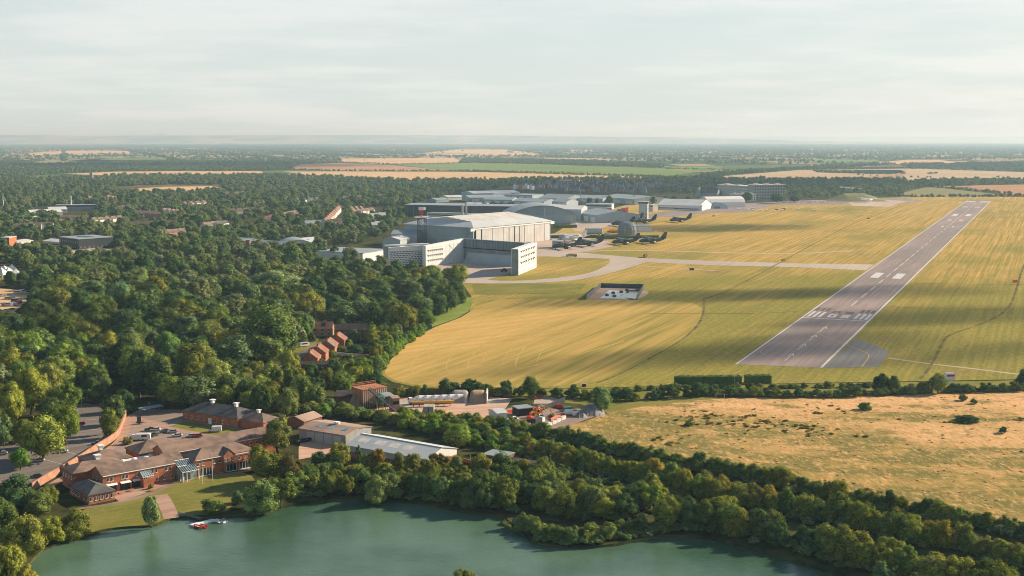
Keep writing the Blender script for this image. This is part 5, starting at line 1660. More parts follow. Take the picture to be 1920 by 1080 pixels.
# glass entrance canopy
ec = MB()
for k in range(9):
    u = 27.4+6.3*k/8
    ec.tube((u,2.0,6.4),(u,-5.3,3.6),.09,.09,5,0)
for y, z in ((2.0,6.4),(-1.6,5.02),(-5.3,3.6)):
    ec.tube((27.3,y,z),(33.9,y,z),.12,.12,6)
for u in (27.4,29.0,33.7):
    ec.tube((u,-5.3,0),(u,-5.3,3.6),.16,.16,8)
for u in (27.4,28.6,29.9):
    ec.tube((u,-3.2,0),(u,-3.2,4.4),.07,.07,5)
for y in (-3.2,-1.6,0.2):
    ec.tube((27.4,y,0),(27.4,y,4.4+(y+3.2)*.38),.08,.08,5)
ecf = ec.build('entrance_canopy', M['white'], off)
MB().add([(27.4,2,6.33),(33.7,2,6.33),(33.7,-5.2,3.56),(27.4,-5.2,3.56)],[(3,2,1,0),(0,1,2,3)]).build('pane', M['glass_teal'], ecf)
MB().box(27.45,-3.1,0.05,33.6,-3.0,3.9).box(27.42,-3.1,.05,27.5,2,4.2).build('entrance_glazing', M['glass_teal'], off)
MB().box(29.6,-3.2,0.06,31.4,-3.11,2.4).build('door', M['dark_steel'], off)

# low rear building across the yard
RO = at(446,803); RL = at(343,787)
ra = math.atan2(RO.y-RL.y, RO.x-RL.x)
rear = thing('brick_annexe', 'long low brick annexe with dark hipped roof behind the office yard', 'building', (RL.x, RL.y, 0), ra)
ln = (RO-RL).length
wall_block('wall', rear, 0,0,ln,14,4.0,M['brick'])
hip_roof(rear,0,0,ln,14,4.0,7.6,M['tile_grey'])
wall_block('wall', rear, ln+.01,1.5,ln+13,12,3.4,M['brick'])
hip_roof(rear,ln-2,1.5,ln+13,12,3.4,6.3,M['tile_brown'])
windows_on(rear,(0,0),(ln,0),1.2,9,.9,1.4,skip=(4,))
MB().box(ln*.47,-.06,.05,ln*.53,-.01,2.6).build('door', M['white'], rear)
vent(rear,ln*.35,7,7.8,1.4); vent(rear,ln*.78,7,7.8,1.4); vent(rear,ln+6,6.7,6.4,1.2)

# bicycle shelter by the yard
s0, s1 = at(268,778), at(306,771)
sh = thing('cycle_shelter', 'flat grey canopy shelter on thin posts at the back of the office yard', 'shelter', (s0.x,s0.y,0), math.atan2(s1.y-s0.y,s1.x-s0.x))
sl = (s1-s0).length
mb = MB()
for k in range(5):
    mb.tube((sl*k/4,0,0),(sl*k/4,0,2.3),.06,.06,6).tube((sl*k/4,3,0),(sl*k/4,3,2.6),.06,.06,6)
mb.build('post', M['steel'], sh) if False else None
for k in range(5):
    for y, z in ((0,2.3),(3,2.6)):
        MB().tube((sl*k/4,y,0),(sl*k/4,y,z),.06,.06,6).build('post', M['steel'], sh)
MB().add([(-.4,-.4,2.32),(sl+.4,-.4,2.32),(sl+.4,3.4,2.66),(-.4,3.4,2.66),(-.4,-.4,2.44),(sl+.4,-.4,2.44),(sl+.4,3.4,2.78),(-.4,3.4,2.78)],[(3,2,1,0),(4,5,6,7),(0,1,5,4),(1,2,6,5),(2,3,7,6),(3,0,4,7)]).build('roof', M['roof_grey'], sh)

# tall brick boundary wall that curves round the yard
def wall_line(name, label, pts, h, t, m, cat='wall', coping=None):
    pts = [Vector(p) for p in pts]
    o = thing(name, label, cat, (pts[0].x, pts[0].y, 0))
    q = [p-pts[0] for p in pts]
    rp = ribbon_pts(q, t); n = len(q)
    mb = MB(); mc = MB()
    for i in range(n-1):
        mb.prism([rp[i], rp[2*n-1-i], rp[2*n-2-i], rp[i+1]], 0, h)
    mb.build('wall', m, o)
    if coping:
        rp = ribbon_pts(q, t+.16)
        for i in range(n-1):
            mc.prism([rp[i], rp[2*n-1-i], rp[2*n-2-i], rp[i+1]], h+.004, h+.12)
        mc.build('coping', coping, o)
    return o
wall_line('boundary_wall', 'tall curving red brick wall between the car park and the office yard', smooth_line(W([(60,920),(87,903),(139,874),(180,846),(209,829),(222,818),(229,800),(236,780)]), 2), 2.7, .5, M['brick_pale'], coping=M['brick_pale'])
sheet('wall_walk', ribbon_pts(smooth_line(W([(76,922),(100,907),(150,879),(190,852),(217,834),(231,818),(238,800),(243,782)]), 2), 3.4), .08, M['paving'])
# flag poles and lamps
def pole_thing(name, label, p, h, m, cat, group=None, arm=None, top=True):
    t = thing(name, label, cat, (p.x,p.y,0), 0, group)
    MB().tube((0,0,0),(0,0,h),.09,.05,7).build('pole', m, t)
    if arm == 'twin':
        MB().box(-1.4,-.1,h-.1,-.3,.1,h+.05).box(.3,-.1,h-.1,1.4,.1,h+.05).box(-.3,-.04,h-.05,.3,.04,h).build('lamp_head', M['steel'], t)
    elif arm == 'one':
        MB().box(0,-.12,h-.06,1.3,.12,h+.08).build('lamp_head', M['steel'], t)
    elif top:
        MB().lathe([(.03,h),(.13,h+.08),(.13,h+.2),(.02,h+.3)],0,0,8).build('finial', M['white'], t)
    return t
pole_thing('flag_pole','white flag pole on the lawn, the one nearer the glass entrance', at(380,908), 9.5, M['white'], 'flag pole')
pole_thing('flag_pole','white flag pole on the lawn, the one further right', at(399,902), 9.5, M['white'], 'flag pole')
for px, py, h, lb, arm in ((154,778,11,'tall green lamp mast with twin arms at the back of the car park','twin'),(196,725,14,'tall plain grey mast standing among the trees above the car park',None),(18,722,9,'lamp post among the trees at the left edge above the car park','one'),
     (9,846,9,'lamp post at the left edge of the car park','one'),(207,800,6,'short lamp post before the brown tree at the brick wall',None),(441,492,17,'tall lamp post beside the main road in the left wood','one'),(447,520,12,'lamp post on the near side of the main road','one'),
     (472,515,14,'lamp post on the right side of the main road','one'),(1377,727,6,'lamp post by the hedge below the runway end','one'),(428,528,9,'short lamp post at the lower end of the main road','one'),
     (396,856,0.0,'',None),(1032,884,6,'white topped lamp post among the thickets behind the wooded point',None),(1093,889,6,'lamp post among the thickets, right of another',None),(882,880,5,'lamp post in the pump yard beyond the long warehouse',None),
     (418,806,4,'sign post beside the white van in the office yard',None),(280,776,5,'lamp post beside the cycle shelter',None),(775,735,4,'short lamp post on the verge below the wheat field',None)):
    if h: pole_thing('lamp_post', lb, at(px,py), h, M['steel'] if px != 154 else M['green'], 'lamp post', None, arm)
for px, py, h, lb in ((7,396,24,'tall white floodlight mast at the far left edge'),(134,394,24,'tall white floodlight mast behind the stadium roofs')):
    p = at(px, py)
    t = thing('floodlight_mast', lb, 'mast', (p.x,p.y,0))
    MB().tube((0,0,0),(0,0,h),.9,.7,8).build('pole', M['white'], t)
    MB().box(-1.6,-.4,h-4,1.6,.4,h+1).build('lamp_head', M['white'], t)
# jetty
j0 = at(332,970)
jt = thing('floating_jetty', 'L shaped white floating jetty on the lake', 'jetty', (0,0,-.7))
def plank(a, b2, wd, name, m, z0=.0, z1=.45):
    a, b2 = Vector(a), Vector(b2); d = (b2-a).normalized(); n = Vector((-d.y,d.x))*wd/2
    return MB().prism([a-n, b2-n, b2+n, a+n], z0, z1).build(name, m, jt)
plank(at(361,984,-.7), at(381,990,-.7), 2.2, 'pontoon', M['white'])
plank(at(362,985.5,-.7), at(402,976,-.7), 2.0, 'pontoon', M['white'], 0, .43)
plank(at(402,976,-.7), at(423,980,-.7), 2.0, 'pontoon', M['white'], 0, .41)
plank(at(318,962,-.7), at(378,976,-.7), 1.6, 'gangway', M['dark_steel'], .3, .75)
def boat(label, p, rz, m, s=1.0):
    t = thing('dinghy', label, 'boat', (p.x,p.y,-.62), rz)
    L_ = 4.2*s; vs = []; 
    secs = [(-L_/2,.75,.55),(-L_/4,.9,.6),(L_/5,.8,.62),(L_*.42,.4,.7),(L_/2,.06,.8)]
    pts = []
    for x, hw, z in secs:
        pts += [(x,-hw,z),(x,-hw*.55,0.0),(x,hw*.55,0.0),(x,hw,z),(x,hw*.8,z-.02),(x,hw*.45,.18),(x,-hw*.45,.18),(x,-hw*.8,z-.02)]
    fs = [(k*8+i,k*8+(i+1)%8,(k+1)*8+(i+1)%8,(k+1)*8+i) for k in range(4) for i in range(8)] + [tuple(range(8))[::-1], tuple(range(32,40))]
    MB().add(pts, fs).build('hull', m, t)
    MB().box(-L_*.18,-.66*s,.42,-L_*.1,.66*s,.47).box(L_*.1,-.6*s,.42,L_*.17,.6*s,.47).build('thwart', M['wood'], t)
boat('red dinghy moored inside the white jetty', at(372,985.5), 2.6, M['red'])
boat('smaller red dinghy beside the jetty corner', at(381,984.5), 2.4, M['red'], .8)
boat('grey dinghy at the outer end of the jetty', at(417,975), 1.4, M['steel'], .9)
boat('red canoe lying on the gangway side', at(352,967), -.5, M['red'], .9)
boat('dark rowing boat at the foot of the slipway', at(341,966), -.5, M['dark_steel'], 1.0)
# garden tables on the terrace
for i, (px, py, lb) in enumerate(((215,929,'picnic table nearest the pavilion on the terrace'),(226,926,'picnic table second from the pavilion on the terrace'),(246,921,'picnic table before the porch on the terrace'),(284,921,'picnic table near the right end of the terrace'))):
    p = at(px,py)
    t = thing('picnic_table', lb, 'table', (p.x,p.y,0), OA)
    MB().box(-.9,-.4,.7,.9,.4,.76).build('tabletop', M['wood'], t)
    for y in (-.75,.75):
        MB().box(-.9,y-.14,.42,.9,y+.14,.47).build('bench', M['wood'], t)
    for x in (-.6,.6):
        MB().box(x-.05,-.8,.36,x+.05,.8,.415).tube((x,-.5,0),(x,-.1,.7),.05,.05,4).tube((x,.5,0),(x,.1,.7),.05,.05,4).build('leg', M['wood'], t)

# -- long warehouse in two halves
def front_box(a, b2, hf):
    """front eave corners given in photo pixels at height hf -> origin, angle, length"""
    A, B_ = at(a[0],a[1],hf), at(b2[0],b2[1],hf)
    return A, math.atan2(B_.y-A.y, B_.x-A.x), (B_-A).length
A, an, ln = front_box((650,834),(800,861),4.6)
wh = thing('metal_warehouse', 'long pale grey metal roofed warehouse with cream roof lights behind the birches', 'warehouse', (A.x,A.y,0), an)
wd_ = 19
wall_block('wall', wh, 0,0,ln,wd_,4.6,M['brick'],gable='x',ridge=7.0)
MB().sectx([(-.1,2.2),(-.01,2.2),(-.01,4.5),(-.1,4.5)],0,ln).build('cladding', M['wall_grey'], wh)
MB().add([(ln+.02,0,2.4),(ln+.02,wd_,2.4),(ln+.02,wd_,4.6),(ln+.02,wd_/2,7.0),(ln+.02,0,4.6)],[(0,1,2,3,4)]).build('cladding', M['wall_white'], wh)
rf = gable_roof(wh,0,0,ln,wd_,4.6,7.0,M['roof_pale'],o=.6)
MB().box(-.5,wd_/2-.5,7.2,ln+.5,wd_/2+.5,7.34).build('ridge_cap', M['white'], rf)
for u in (.06,.27,.45,.62):
    y0, y1 = 3.2, 6.8; k = (7.0-4.6)/(wd_/2)
    x0 = ln*u
    MB().add([(x0,y0,4.6+k*y0+.26),(x0+4.6,y0,4.6+k*y0+.26),(x0+4.6,y1,4.6+k*y1+.26),(x0,y1,4.6+k*y1+.26)],[(0,1,2,3)]).build('roof_light', M['cream'], rf)
windows_on(wh,(0,0),(ln,0),1.0,12,1.4,1.0)
A2, an2, ln2 = front_box((561,803),(648,816.5),4.6)
w2 = thing('workshop_building', 'brown corrugated roofed workshop with three roof lights joined to the long warehouse', 'workshop', (A2.x,A2.y,0), an2)
wall_block('wall', w2, 0,0,ln2,17,4.6,M['grey_render'],gable='x',ridge=5.9)
rf2 = gable_roof(w2,0,0,ln2,17,4.6,5.9,M['fibre'],o=.5)
for u in (.25,.5,.78):
    k = 1.3/8.5; x0 = ln2*u
    MB().add([(x0,3.2,4.6+k*3.2+.27),(x0+2.6,3.2,4.6+k*3.2+.27),(x0+2.6,6.4,4.6+k*6.4+.27),(x0,6.4,4.6+k*6.4+.27)],[(0,1,2,3)]).build('roof_light', M['glass_teal'], rf2)
for k in range(4):
    x0 = 4 + k*(ln2-6)/4
    MB().box(x0,-.09,.05,x0+(ln2-6)/4-.5,-.01,3.9).build('door', M['wall_grey'], w2)
vent(w2,ln2*.5,9,6.0,1.2); vent(w2,ln2*.53,9.6,6.0,1.0)
A3 = at(549,790,3.5)
w3 = thing('store_building', 'small brown roofed store at the left end of the workshop', 'shed', (A3.x,A3.y,0), an2)
wall_block('wall', w3, -6,3,3.4,15,3.2,M['brick_dark'],gable='y',ridge=4.8)
gable_roof(w3,-6,3,3.4,15,3.2,4.8,M['fibre'],along='y')
wall_line('boundary_wall','low brick wall round the pump yard beyond the warehouse', W([(838,862),(870,866),(912,878)]), 1.4, .3, M['brick'])
pA, pan, pln = front_box((905,852),(945,858),2.6)
pm = thing('pump_house', 'small flat roofed brick pump house right of the long warehouse', 'building', (pA.x,pA.y,0), pan)
wall_block('wall', pm, 0,0,pln,8,2.6,M['brick_dark'])
MB().box(-.3,-.3,2.62,pln+.3,8.3,2.85).build('roof', M['roof_grey'], pm)
MB().box(pln*.3,-.06,.05,pln*.45,-.01,2.1).build('door', M['dark_steel'], pm)
A4 = at(960,866,3); g4 = thing('garage_block', 'low brown roofed garages hidden in the trees right of the pump house', 'garage', (A4.x,A4.y,0), pan)
wall_block('wall', g4, 0,0,9,6,2.4,M['brick_dark'],gable='x',ridge=3.8); gable_roof(g4,0,0,9,6,2.4,3.8,M['fibre'])

# -- houses near the wheat field
def house(label, px, py, rz, L_, W_, eave, ridge, wm, rm, hc=2.0, win=2, chim=1, group=None, name='brick_house', solar=False, hip=False, cat='house'):
    p = at(px, py, hc)
    t = thing(name, label, cat, (p.x,p.y,0), rz, group)
    x0, x1, y0, y1 = -L_/2, L_/2, -W_/2, W_/2
    if hip:
        wall_block('wall', t, x0,y0,x1,y1,eave,wm)
        rf = hip_roof(t,x0,y0,x1,y1,eave,ridge,rm)
    else:
        wall_block('wall', t, x0,y0,x1,y1,eave,wm,gable='x',ridge=ridge)
        rf = gable_roof(t,x0,y0,x1,y1,eave,ridge,rm)
    fl = 2 if eave > 4 else 1
    for f_ in range(fl):
        if win:
            windows_on(t,(x0,y0),(x1,y0),.9+2.5*f_,win,1.2,1.2); windows_on(t,(x1,y1),(x0,y1),.9+2.5*f_,win,1.2,1.2)
            windows_on(t,(x1,y0),(x1,y1),.9+2.5*f_,1,1.1,1.2)
    if chim:
        chimney(rf, x0+L_*.12, 0, ridge-.6, ridge+1.3)
    if solar:
        k = (ridge-eave)/(W_/2)
        for a in solar:
            xa, xb, ya, yb = a
            MB().add([(xa,ya,eave+k*(ya-y0)+.34),(xb,ya,eave+k*(ya-y0)+.34),(xb,yb,eave+k*(yb-y0)+.34),(xa,yb,eave+k*(yb-y0)+.34)],[(0,1,2,3)]).build('solar_panel', M['plate'] if len(solar) > 1 else M['glass_teal'], rf)
    return t
ta = math.atan2(at(640,636).y-at(583,668).y, at(640,636).x-at(583,668).x)
house('red roofed house at the near end of the staggered terrace', 583,663,ta+.15,11,9,4.2,7.6,M['brick'],M['tile_red'],6)
house('red roofed terrace house second from the near end', 598,655,ta+.15,11,9,5,8.4,M['brick'],M['tile_red'],6)
house('red roofed terrace house with a pale glazed panel on its roof', 616,643.5,ta+.15,14,9,5,8.4,M['brick'],M['tile_red'],6,3,1,None,'brick_house',[(-6,-2,-3.6,-1.0)])
house('red roofed house at the far end of the staggered terrace', 634,632.5,ta+.15,12,9,5,8.4,M['brick'],M['tile_red'],6)
house('orange roofed house with two dark roof panels behind the terrace', 599,611,.0,17,9,5,8.6,M['brick_pale'],M['tile_red'],6,4,0,None,'brick_house',[(-6,-3.4,-3.4,-.8),(1.5,4.2,-3.4,-.8)])
house('small brick gable peeping out left of the orange roofed house', 567,610,-.9,9,7,4.5,7.4,M['brick'],M['tile_dark'],5,1,0)
house('dark roofed white windowed house in shade behind the terrace', 660,613,.05,20,9,5,8.0,M['brick_dark'],M['tile_dark'],6,5,0)
house('dark roofed house with a bright red brick gable', 440,701,.12,14,8,4.8,8.2,M['brick'],M['tile_dark'],6,2,0)
house('nearly black hipped roof house right of the bright red gable', 487,705,.02,17,10,3.6,8.0,M['brick_dark'],M['tile_dark'],6,3,1,None,'brick_house',False,True)
house('white walled garage with red roof by the field hedge', 680,673,.75,7,5,2.6,4.6,M['cream'],M['tile_red'],2.5,1,0,None,'garage',False,False,'garage')
house('long low dark roofed sheds below the terrace gardens', 592,681,-.02,34,6,2.4,3.6,M['brick_dark'],M['tile_dark'],2.5,4,0,None,'garden_shed',False,False,'shed')
house('house with worn red roof half hidden in the left wood', 287,652,.55,26,9,4.8,8.0,M['brick'],M['tile_red'],7,3,1)
house('long low roof half hidden in the trees above the yard', 455,748,-.2,40,7,2.4,3.8,M['brick_dark'],M['tile_dark'],3,4,0,None,'garden_shed',False,False,'shed')
wall_line('garden_wall','pale garden wall and fence below the terrace gardens', W([(612,664),(650,668),(700,672)]), 1.8, .25, M['cream'])
p = at(801,616)
t = thing('utility_cabinet','green cabinet at the corner of the grassy bank and the wheat','cabinet',(p.x,p.y,0),.2)
MB().box(-3,-1.5,0,3,1.5,2.6).build('body', M['green'], t); MB().box(-3.15,-1.65,2.603,3.15,1.65,2.8).build('lid', M['block'], t)
p = at(1095,725)
t = thing('utility_cabinet','small black cabinet on the verge at the end of the ditch','cabinet',(p.x,p.y,0),.1)
MB().box(-1,-.6,0,1,.6,1.5).build('body', M['dark_steel'], t); MB().box(-1.1,-.7,1.503,1.1,.7,1.62).build('lid', M['steel'], t)
p = at(1780,713)
t = thing('field_hut','small white hut with red sign in the hedge below the airfield','hut',(p.x,p.y,0),.1)
MB().box(-2.4,-1.5,0,2.4,1.5,3.6).build('wall', M['white'], t); MB().box(-2.6,-1.7,3.603,2.6,1.7,3.8).build('roof', M['roof_grey'], t); MB().box(-2.0,-1.56,2.2,2.0,-1.51,3.2).build('sign', M['red'], t)
# ---------------------------------------------------------------- hangars and airfield buildings
# main hangar
C0 = at(887,426,24); C1 = at(1032,413,24)
ha = math.atan2(C1.y-C0.y, C1.x-C0.x); HL = (C1-C0).length; HD = 104
hg = thing('main_hangar', 'huge white hangar with cream roof and tall sliding doors facing the apron', 'hangar', (C0.x,C0.y,0), ha)
wall_block('wall', hg, 0,0,HL,HD,23.6,M['wall_blue'])
def mansard(parent, x0,y0,x1,y1,h,ins,h2,m,m2,o=1.5,h3=3.0):
    a = [(x0-o,y0-o,h),(x1+o,y0-o,h),(x1+o,y1+o,h),(x0-o,y1+o,h)]
    b_ = [(x0+ins,y0+ins,h2),(x1-ins,y0+ins,h2),(x1-ins,y1-ins,h2),(x0+ins,y1-ins,h2)]
    mb = MB().add([(p[0],p[1],p[2]-.8) for p in a]+a+b_, [(3,2,1,0)]+[(i,(i+1)%4,(i+1)%4+4,i+4) for i in range(4)]+[(i+4,(i+1)%4+4,(i+1)%4+8,i+8) for i in range(4)])
    r0 = mb.build('roof_slope', m, parent)
    ym = (y0+y1)/2
    mt = MB().add(b_+[(x0+ins,ym,h2+h3),(x1-ins,ym,h2+h3)], [(0,1,5,4),(2,3,4,5),(1,2,5),(3,0,4)])
    return mt.build('roof', m2, parent)
rf = mansard(hg,0,0,HL,HD,23.7,15,29,M['roof_white'],M['roof_cream'],1.5,4.0)
# shallow ribs along the top roof
for k in range(9):
    y = 18+ (HD-36)*k/8
    MB().box(16,y-.5,29.0+ (4.0*(1-abs(y-HD/2)/(HD/2-15))) ,HL-16,y+.5,29.55+(4.0*(1-abs(y-HD/2)/(HD/2-15)))).build('roof_rib', M['roof_white'], rf)
# door leaves; some stand further back and show dark gaps
nl = 14
for k in range(nl):
    x0 = 3+(HL-6)*k/nl; x1 = 3+(HL-6)*(k+1)/nl
    gap = {0:1.6, 1:1.8, 6:1.6, 7:1.8, 8:1.8}.get(k, .15)
    MB().box(x0+gap,-.9-.25*(k%2),.1,x1-.05,-.3,20.6).build('door', M['door_white'], hg)
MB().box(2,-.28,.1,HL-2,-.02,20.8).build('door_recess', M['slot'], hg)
MB().box(0,-1.6,20.9,HL,-.01,22.3).build('door_head', M['white'], hg)
MB().box(-6,-1.7,19.4,1.6,-.05,22.6).build('door_rail', M['white'], hg); MB().box(HL-1.6,-1.7,19.4,HL+6,-.05,22.6).build('door_rail', M['white'], hg)
MB().box(-.9,18,8.5,-.02,62,11).build('canopy', M['wall_grey'], hg)
MB().tube((-.5,9,0),(-.5,9,24),.6,.6,6).box(-2,6,16,-.02,12,18).build('duct', M['roof_grey'], hg)
for k in range(3):
    MB().box(-.3,32+8*k,.1,-.02,38+8*k,8.2).build('side_door', M['wall_grey'], hg)
for px, py, h in ((867,401,11),(874,399,14)):
    p = at(px,py,29)
    q = (p-C0); u, v = world_axes(ha)
    MB().tube((q.dot(u),q.dot(v),28),(q.dot(u),q.dot(v),29+h),1.3,1.3,10).build('flue', M['steel'], hg)
# grey annexes to the left of it
def shed(label, a, b2, hf, depth, eave, ridge, wm, rm, along='x', name='industrial_shed', cat='industrial building', doors=0, strip=None, o=.5, group=None, lights=0):
    A, an, ln = front_box(a, b2, hf)
    t = thing(name, label, cat, (A.x,A.y,0), an, group)
    if ridge > eave+.01:
        wall_block('wall', t, 0,0,ln,depth,eave,wm,gable=along,ridge=ridge)
        rf = gable_roof(t,0,0,ln,depth,eave,ridge,rm,along=along,o=o,t=.35)
    else:
        wall_block('wall', t, 0,0,ln,depth,eave,wm)
        rf = MB().box(-.3,-.3,eave+.01,ln+.3,depth+.3,eave+.7).build('roof', rm, t)
    for k in range(doors):
        x0 = ln*(k+.2)/doors
        MB().box(x0,-.12,.05,x0+ln*.6/doors,-.01,eave*.72).build('door', M['wall_white'], t)
    if strip:
        MB().box(ln*.02,-.1,eave*strip[0],ln*.98,-.011,eave*strip[1]).build('window_strip', M['glass'], t)
    for k in range(lights):
        x0 = ln*(k+.5)/lights
        kk = (ridge-eave)/(depth/2)
        MB().add([(x0-1.5,depth*.1,eave+kk*depth*.1+.42),(x0+1.5,depth*.1,eave+kk*depth*.1+.42),(x0+1.5,depth*.42,eave+kk*depth*.42+.42),(x0-1.5,depth*.42,eave+kk*depth*.42+.42)],[(0,1,2,3)]).build('roof_light', M['canvas'], rf)
    return t
shed('pale grey gabled plant block with two black ducts left of the main hangar',(717,449),(750,450),10,26,10,13,M['wall_grey'],M['roof_white'],'y','plant_block','building')
shed('taller grey block behind the gabled plant block',(733,441),(784,441.5),12,30,13,17,M['wall_grey'],M['roof_grey'],'x','plant_block','building')
p = at(731,464); t = thing('exhaust_duct','black twin exhaust ducts in front of the grey gabled plant block','duct',(p.x,p.y-1,0),.2)
MB().box(-5,-1.2,2,1,1.2,8).build('fan_housing', M['dark_steel'], t); MB().tube((4,0,1),(7,0,12),1.1,.9,8).tube((7,0,12),(12,0,11),.9,1.3,8).tube((9,0,1),(11,0,6),1,1.4,8).build('duct', M['dark_steel'], t)
shed('plain grey flat roofed shed left of the noise pen, behind dark conifers',(680,475.8),(726,468),11.6,54,11.6,11.6,M['wall_white'],M['roof_grey'],'x','flat_roofed_shed','shed')

# engine running pen
pen = thing('engine_test_pen', 'open topped engine test pen with vented white walls and a curved back wall', 'noise pen', (0,0,0))
def slab(a, b2, t_, h0, h1, name, m):
    """wall from a to b (world xy), thickness t_ to the left of a->b, sloping top h0->h1"""
    a, b2 = Vector(a), Vector(b2); d = (b2-a).normalized(); n = Vector((-d.y,d.x))*t_
    pts = [a,b2,b2+n,a+n]; hs = [h0,h1,h1,h0]
    vs = [(p.x,p.y,0) for p in pts]+[(p.x,p.y,h) for p,h in zip(pts,hs)]
    return MB().add(vs,[(3,2,1,0),(4,5,6,7),(0,1,5,4),(1,2,6,5),(2,3,7,6),(3,0,4,7)]).build(name, m, pen)
PA, PB = at(798.5,500.6), at(869.7,490)
PL0, PL1 = at(727,464,19), at(797,459,20)
PR0, PR1 = at(958.8,516), at(995,501)
PC = Vector((PR1.x-6, PR1.y+8))
lw = slab(PA,PB,4,20.5,23,'side_wall',M['pen'])
slab(PB,PC,3,23,23,'back_wall',M['pen_dark'])
slab(PR0,PR1,-6,24,24,'side_wall',M['pen'])
lv = slab(PL0,PL1,5,18.5,19.5,'louvre_block',M['canvas'])
def along_wall(a, b2): 
    a, b2 = Vector(a), Vector(b2); d = (b2-a).normalized(); return a, d, Vector((d.y,-d.x)), (b2-a).length
# louvre cells, set in from the white face
a, d, n, ln = along_wall(PL0, PL1)
mb = MB(); mw = MB()
nr, nc_ = 8, 11
for r_ in range(nr):
    for c in range(nc_):
        u0 = ln*(.04+.92*(c+.12+.5*(r_%2)*.6)/(nc_+.4)); u1 = u0+ln*.92/nc_*.68
        z0 = 1.2+r_*1.8; z1 = z0+1.3
        p, q = a+d*u0+n*.02, a+d*u1+n*.02
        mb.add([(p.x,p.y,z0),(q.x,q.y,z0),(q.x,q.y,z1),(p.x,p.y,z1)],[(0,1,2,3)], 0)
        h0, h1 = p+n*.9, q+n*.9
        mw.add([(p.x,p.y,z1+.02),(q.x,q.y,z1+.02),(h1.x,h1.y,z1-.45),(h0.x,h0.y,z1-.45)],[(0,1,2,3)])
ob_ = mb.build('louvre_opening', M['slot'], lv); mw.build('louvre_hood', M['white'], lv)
for u0, u1 in ((-2.6,-.02),(ln+.02,ln+4.0)):
    p, q = a+d*u0, a+d*u1
    pp = [p+n*1.2,q+n*1.2,q-n*5.2,p-n*5.2]
    MB().prism([(v.x,v.y) for v in pp],0,20.2).build('pillar', M['pen_dark'], pen)
p, q = a-d*2.5+n*1.5, a+d*(ln+4)+n*1.5
pp = [p,q,q-n*4,p-n*4]; MB().prism([(v.x,v.y) for v in pp],20.21,21.4).build('head_beam', M['white'], pen)
# rows of vents on the two side walls
def vent_rows(a, b2, u0, u1, rows, z0, dz, n_, parent, h=1.2, off=0.0):
    a, d, n, ln = along_wall(a, b2); a = a+n*off
    mb = MB()
    for r_ in range(rows):
        for k in range(n_):
            ua = ln*(u0+(u1-u0)*k/n_); ub = ua+ln*(u1-u0)/n_*.97
            p, q = a+d*ua+n*.03, a+d*ub+n*.03
            z = z0+dz*r_
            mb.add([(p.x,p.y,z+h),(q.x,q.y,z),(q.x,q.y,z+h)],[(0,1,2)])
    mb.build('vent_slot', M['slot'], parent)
vent_rows(PA,PB,.03,.44,3,4.0,4.8,8,lw,2.5)
rw_ = [o for o in pen.children if o.name.startswith('side_wall')][-1]
vent_rows(PR0,PR1,.12,.92,3,8.5,5.2,9,rw_,2.4,6.0)
a, d, n, ln = along_wall(PA, PB)
gb = MB()
for k in range(9):
    p = a+d*(ln*(.06+.11*k))+n*.06
    gb.tube((p.x,p.y,.5),(p.x,p.y,20),.07,.07,4)
p, q = a+d*ln*.6+n*.1, a+d*ln*.86+n*.1
gb.tube((p.x,p.y,6),(q.x,q.y,19),.2,.2,4).tube((p.x,p.y,19),(q.x,q.y,6),.2,.2,4)
for z in (6,12,18):
    p, q = a+n*.06, a+d*ln+n*.06
    gb.tube((p.x,p.y,z),(q.x,q.y,z),.06,.06,4)
gb.build('panel_joint', M['steel'], lw)
a, d, n, ln = along_wall(PB, PC)
cv = MB(); prof = []
for k in range(9):
    t_ = k/8*math.pi/2
    prof.append((9.5*(1-math.sin(t_)), 9.5*(1-math.cos(t_))))
for i in range(8):
    (o0,z0),(o1,z1) = prof[i], prof[i+1]
    p0, q0 = a+d*4+n*(o0+.05), a+d*(ln-4)+n*(o0+.05); p1, q1 = a+d*4+n*(o1+.05), a+d*(ln-4)+n*(o1+.05)
    cv.add([(p0.x,p0.y,z0+.02),(q0.x,q0.y,z0+.02),(q1.x,q1.y,z1),(p1.x,p1.y,z1)],[(0,1,2,3)])
cv.build('blast_deflector', M['wall_grey'], pen)
fl = MB()
for k in range(22):
    p = a+d*(ln*(k+.5)/22)+n*.4
    fl.prism([(p.x-.5,p.y-.5),(p.x+.5,p.y-.5),(p.x+.5,p.y+.5),(p.x-.5,p.y+.5)],14.5,22.8)
fl.build('acoustic_rib', M['pen_dark'], pen)
p, q = a+n*1.0, a+d*ln+n*1.0
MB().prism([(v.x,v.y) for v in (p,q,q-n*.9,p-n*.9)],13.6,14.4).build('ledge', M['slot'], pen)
a, d, n, ln = along_wall(PR0, PR1)
p, q = a-d*.6-n*.8, a-d*.01-n*.8
MB().prism([(v.x,v.y) for v in (a-d*1.2+n*1.0, a-d*.02+n*1.0, a-d*.02-n*-6.8+n*0, a-d*1.2-n*-6.8)],0,23.6).build('pillar', M['pen_dark'], pen)
sc_ = MB()
for k in range(8):
    p = a+d*(ln*k/7)+n*8.2
    sc_.tube((p.x,p.y,0),(p.x,p.y,22),.12,.12,4)
    for z in (3,8,13,18):
        if k < 7:
            q = a+d*(ln*(k+1)/7)+n*8.2
            sc_.tube((p.x,p.y,z),(q.x,q.y,z),.1,.1,4)
sc_.build('scaffold', M['steel'], pen)
p = at(957,510); t = thing('pump_trolley','dark equipment trolley at the foot of the pen pillar','equipment',(p.x-6,p.y,0),.4)
MB().box(-3,-1.2,.7,3,1.2,2.4).box(-1,-1,2.405,1.4,1,3.4).build('body', M['dark_steel'], t)
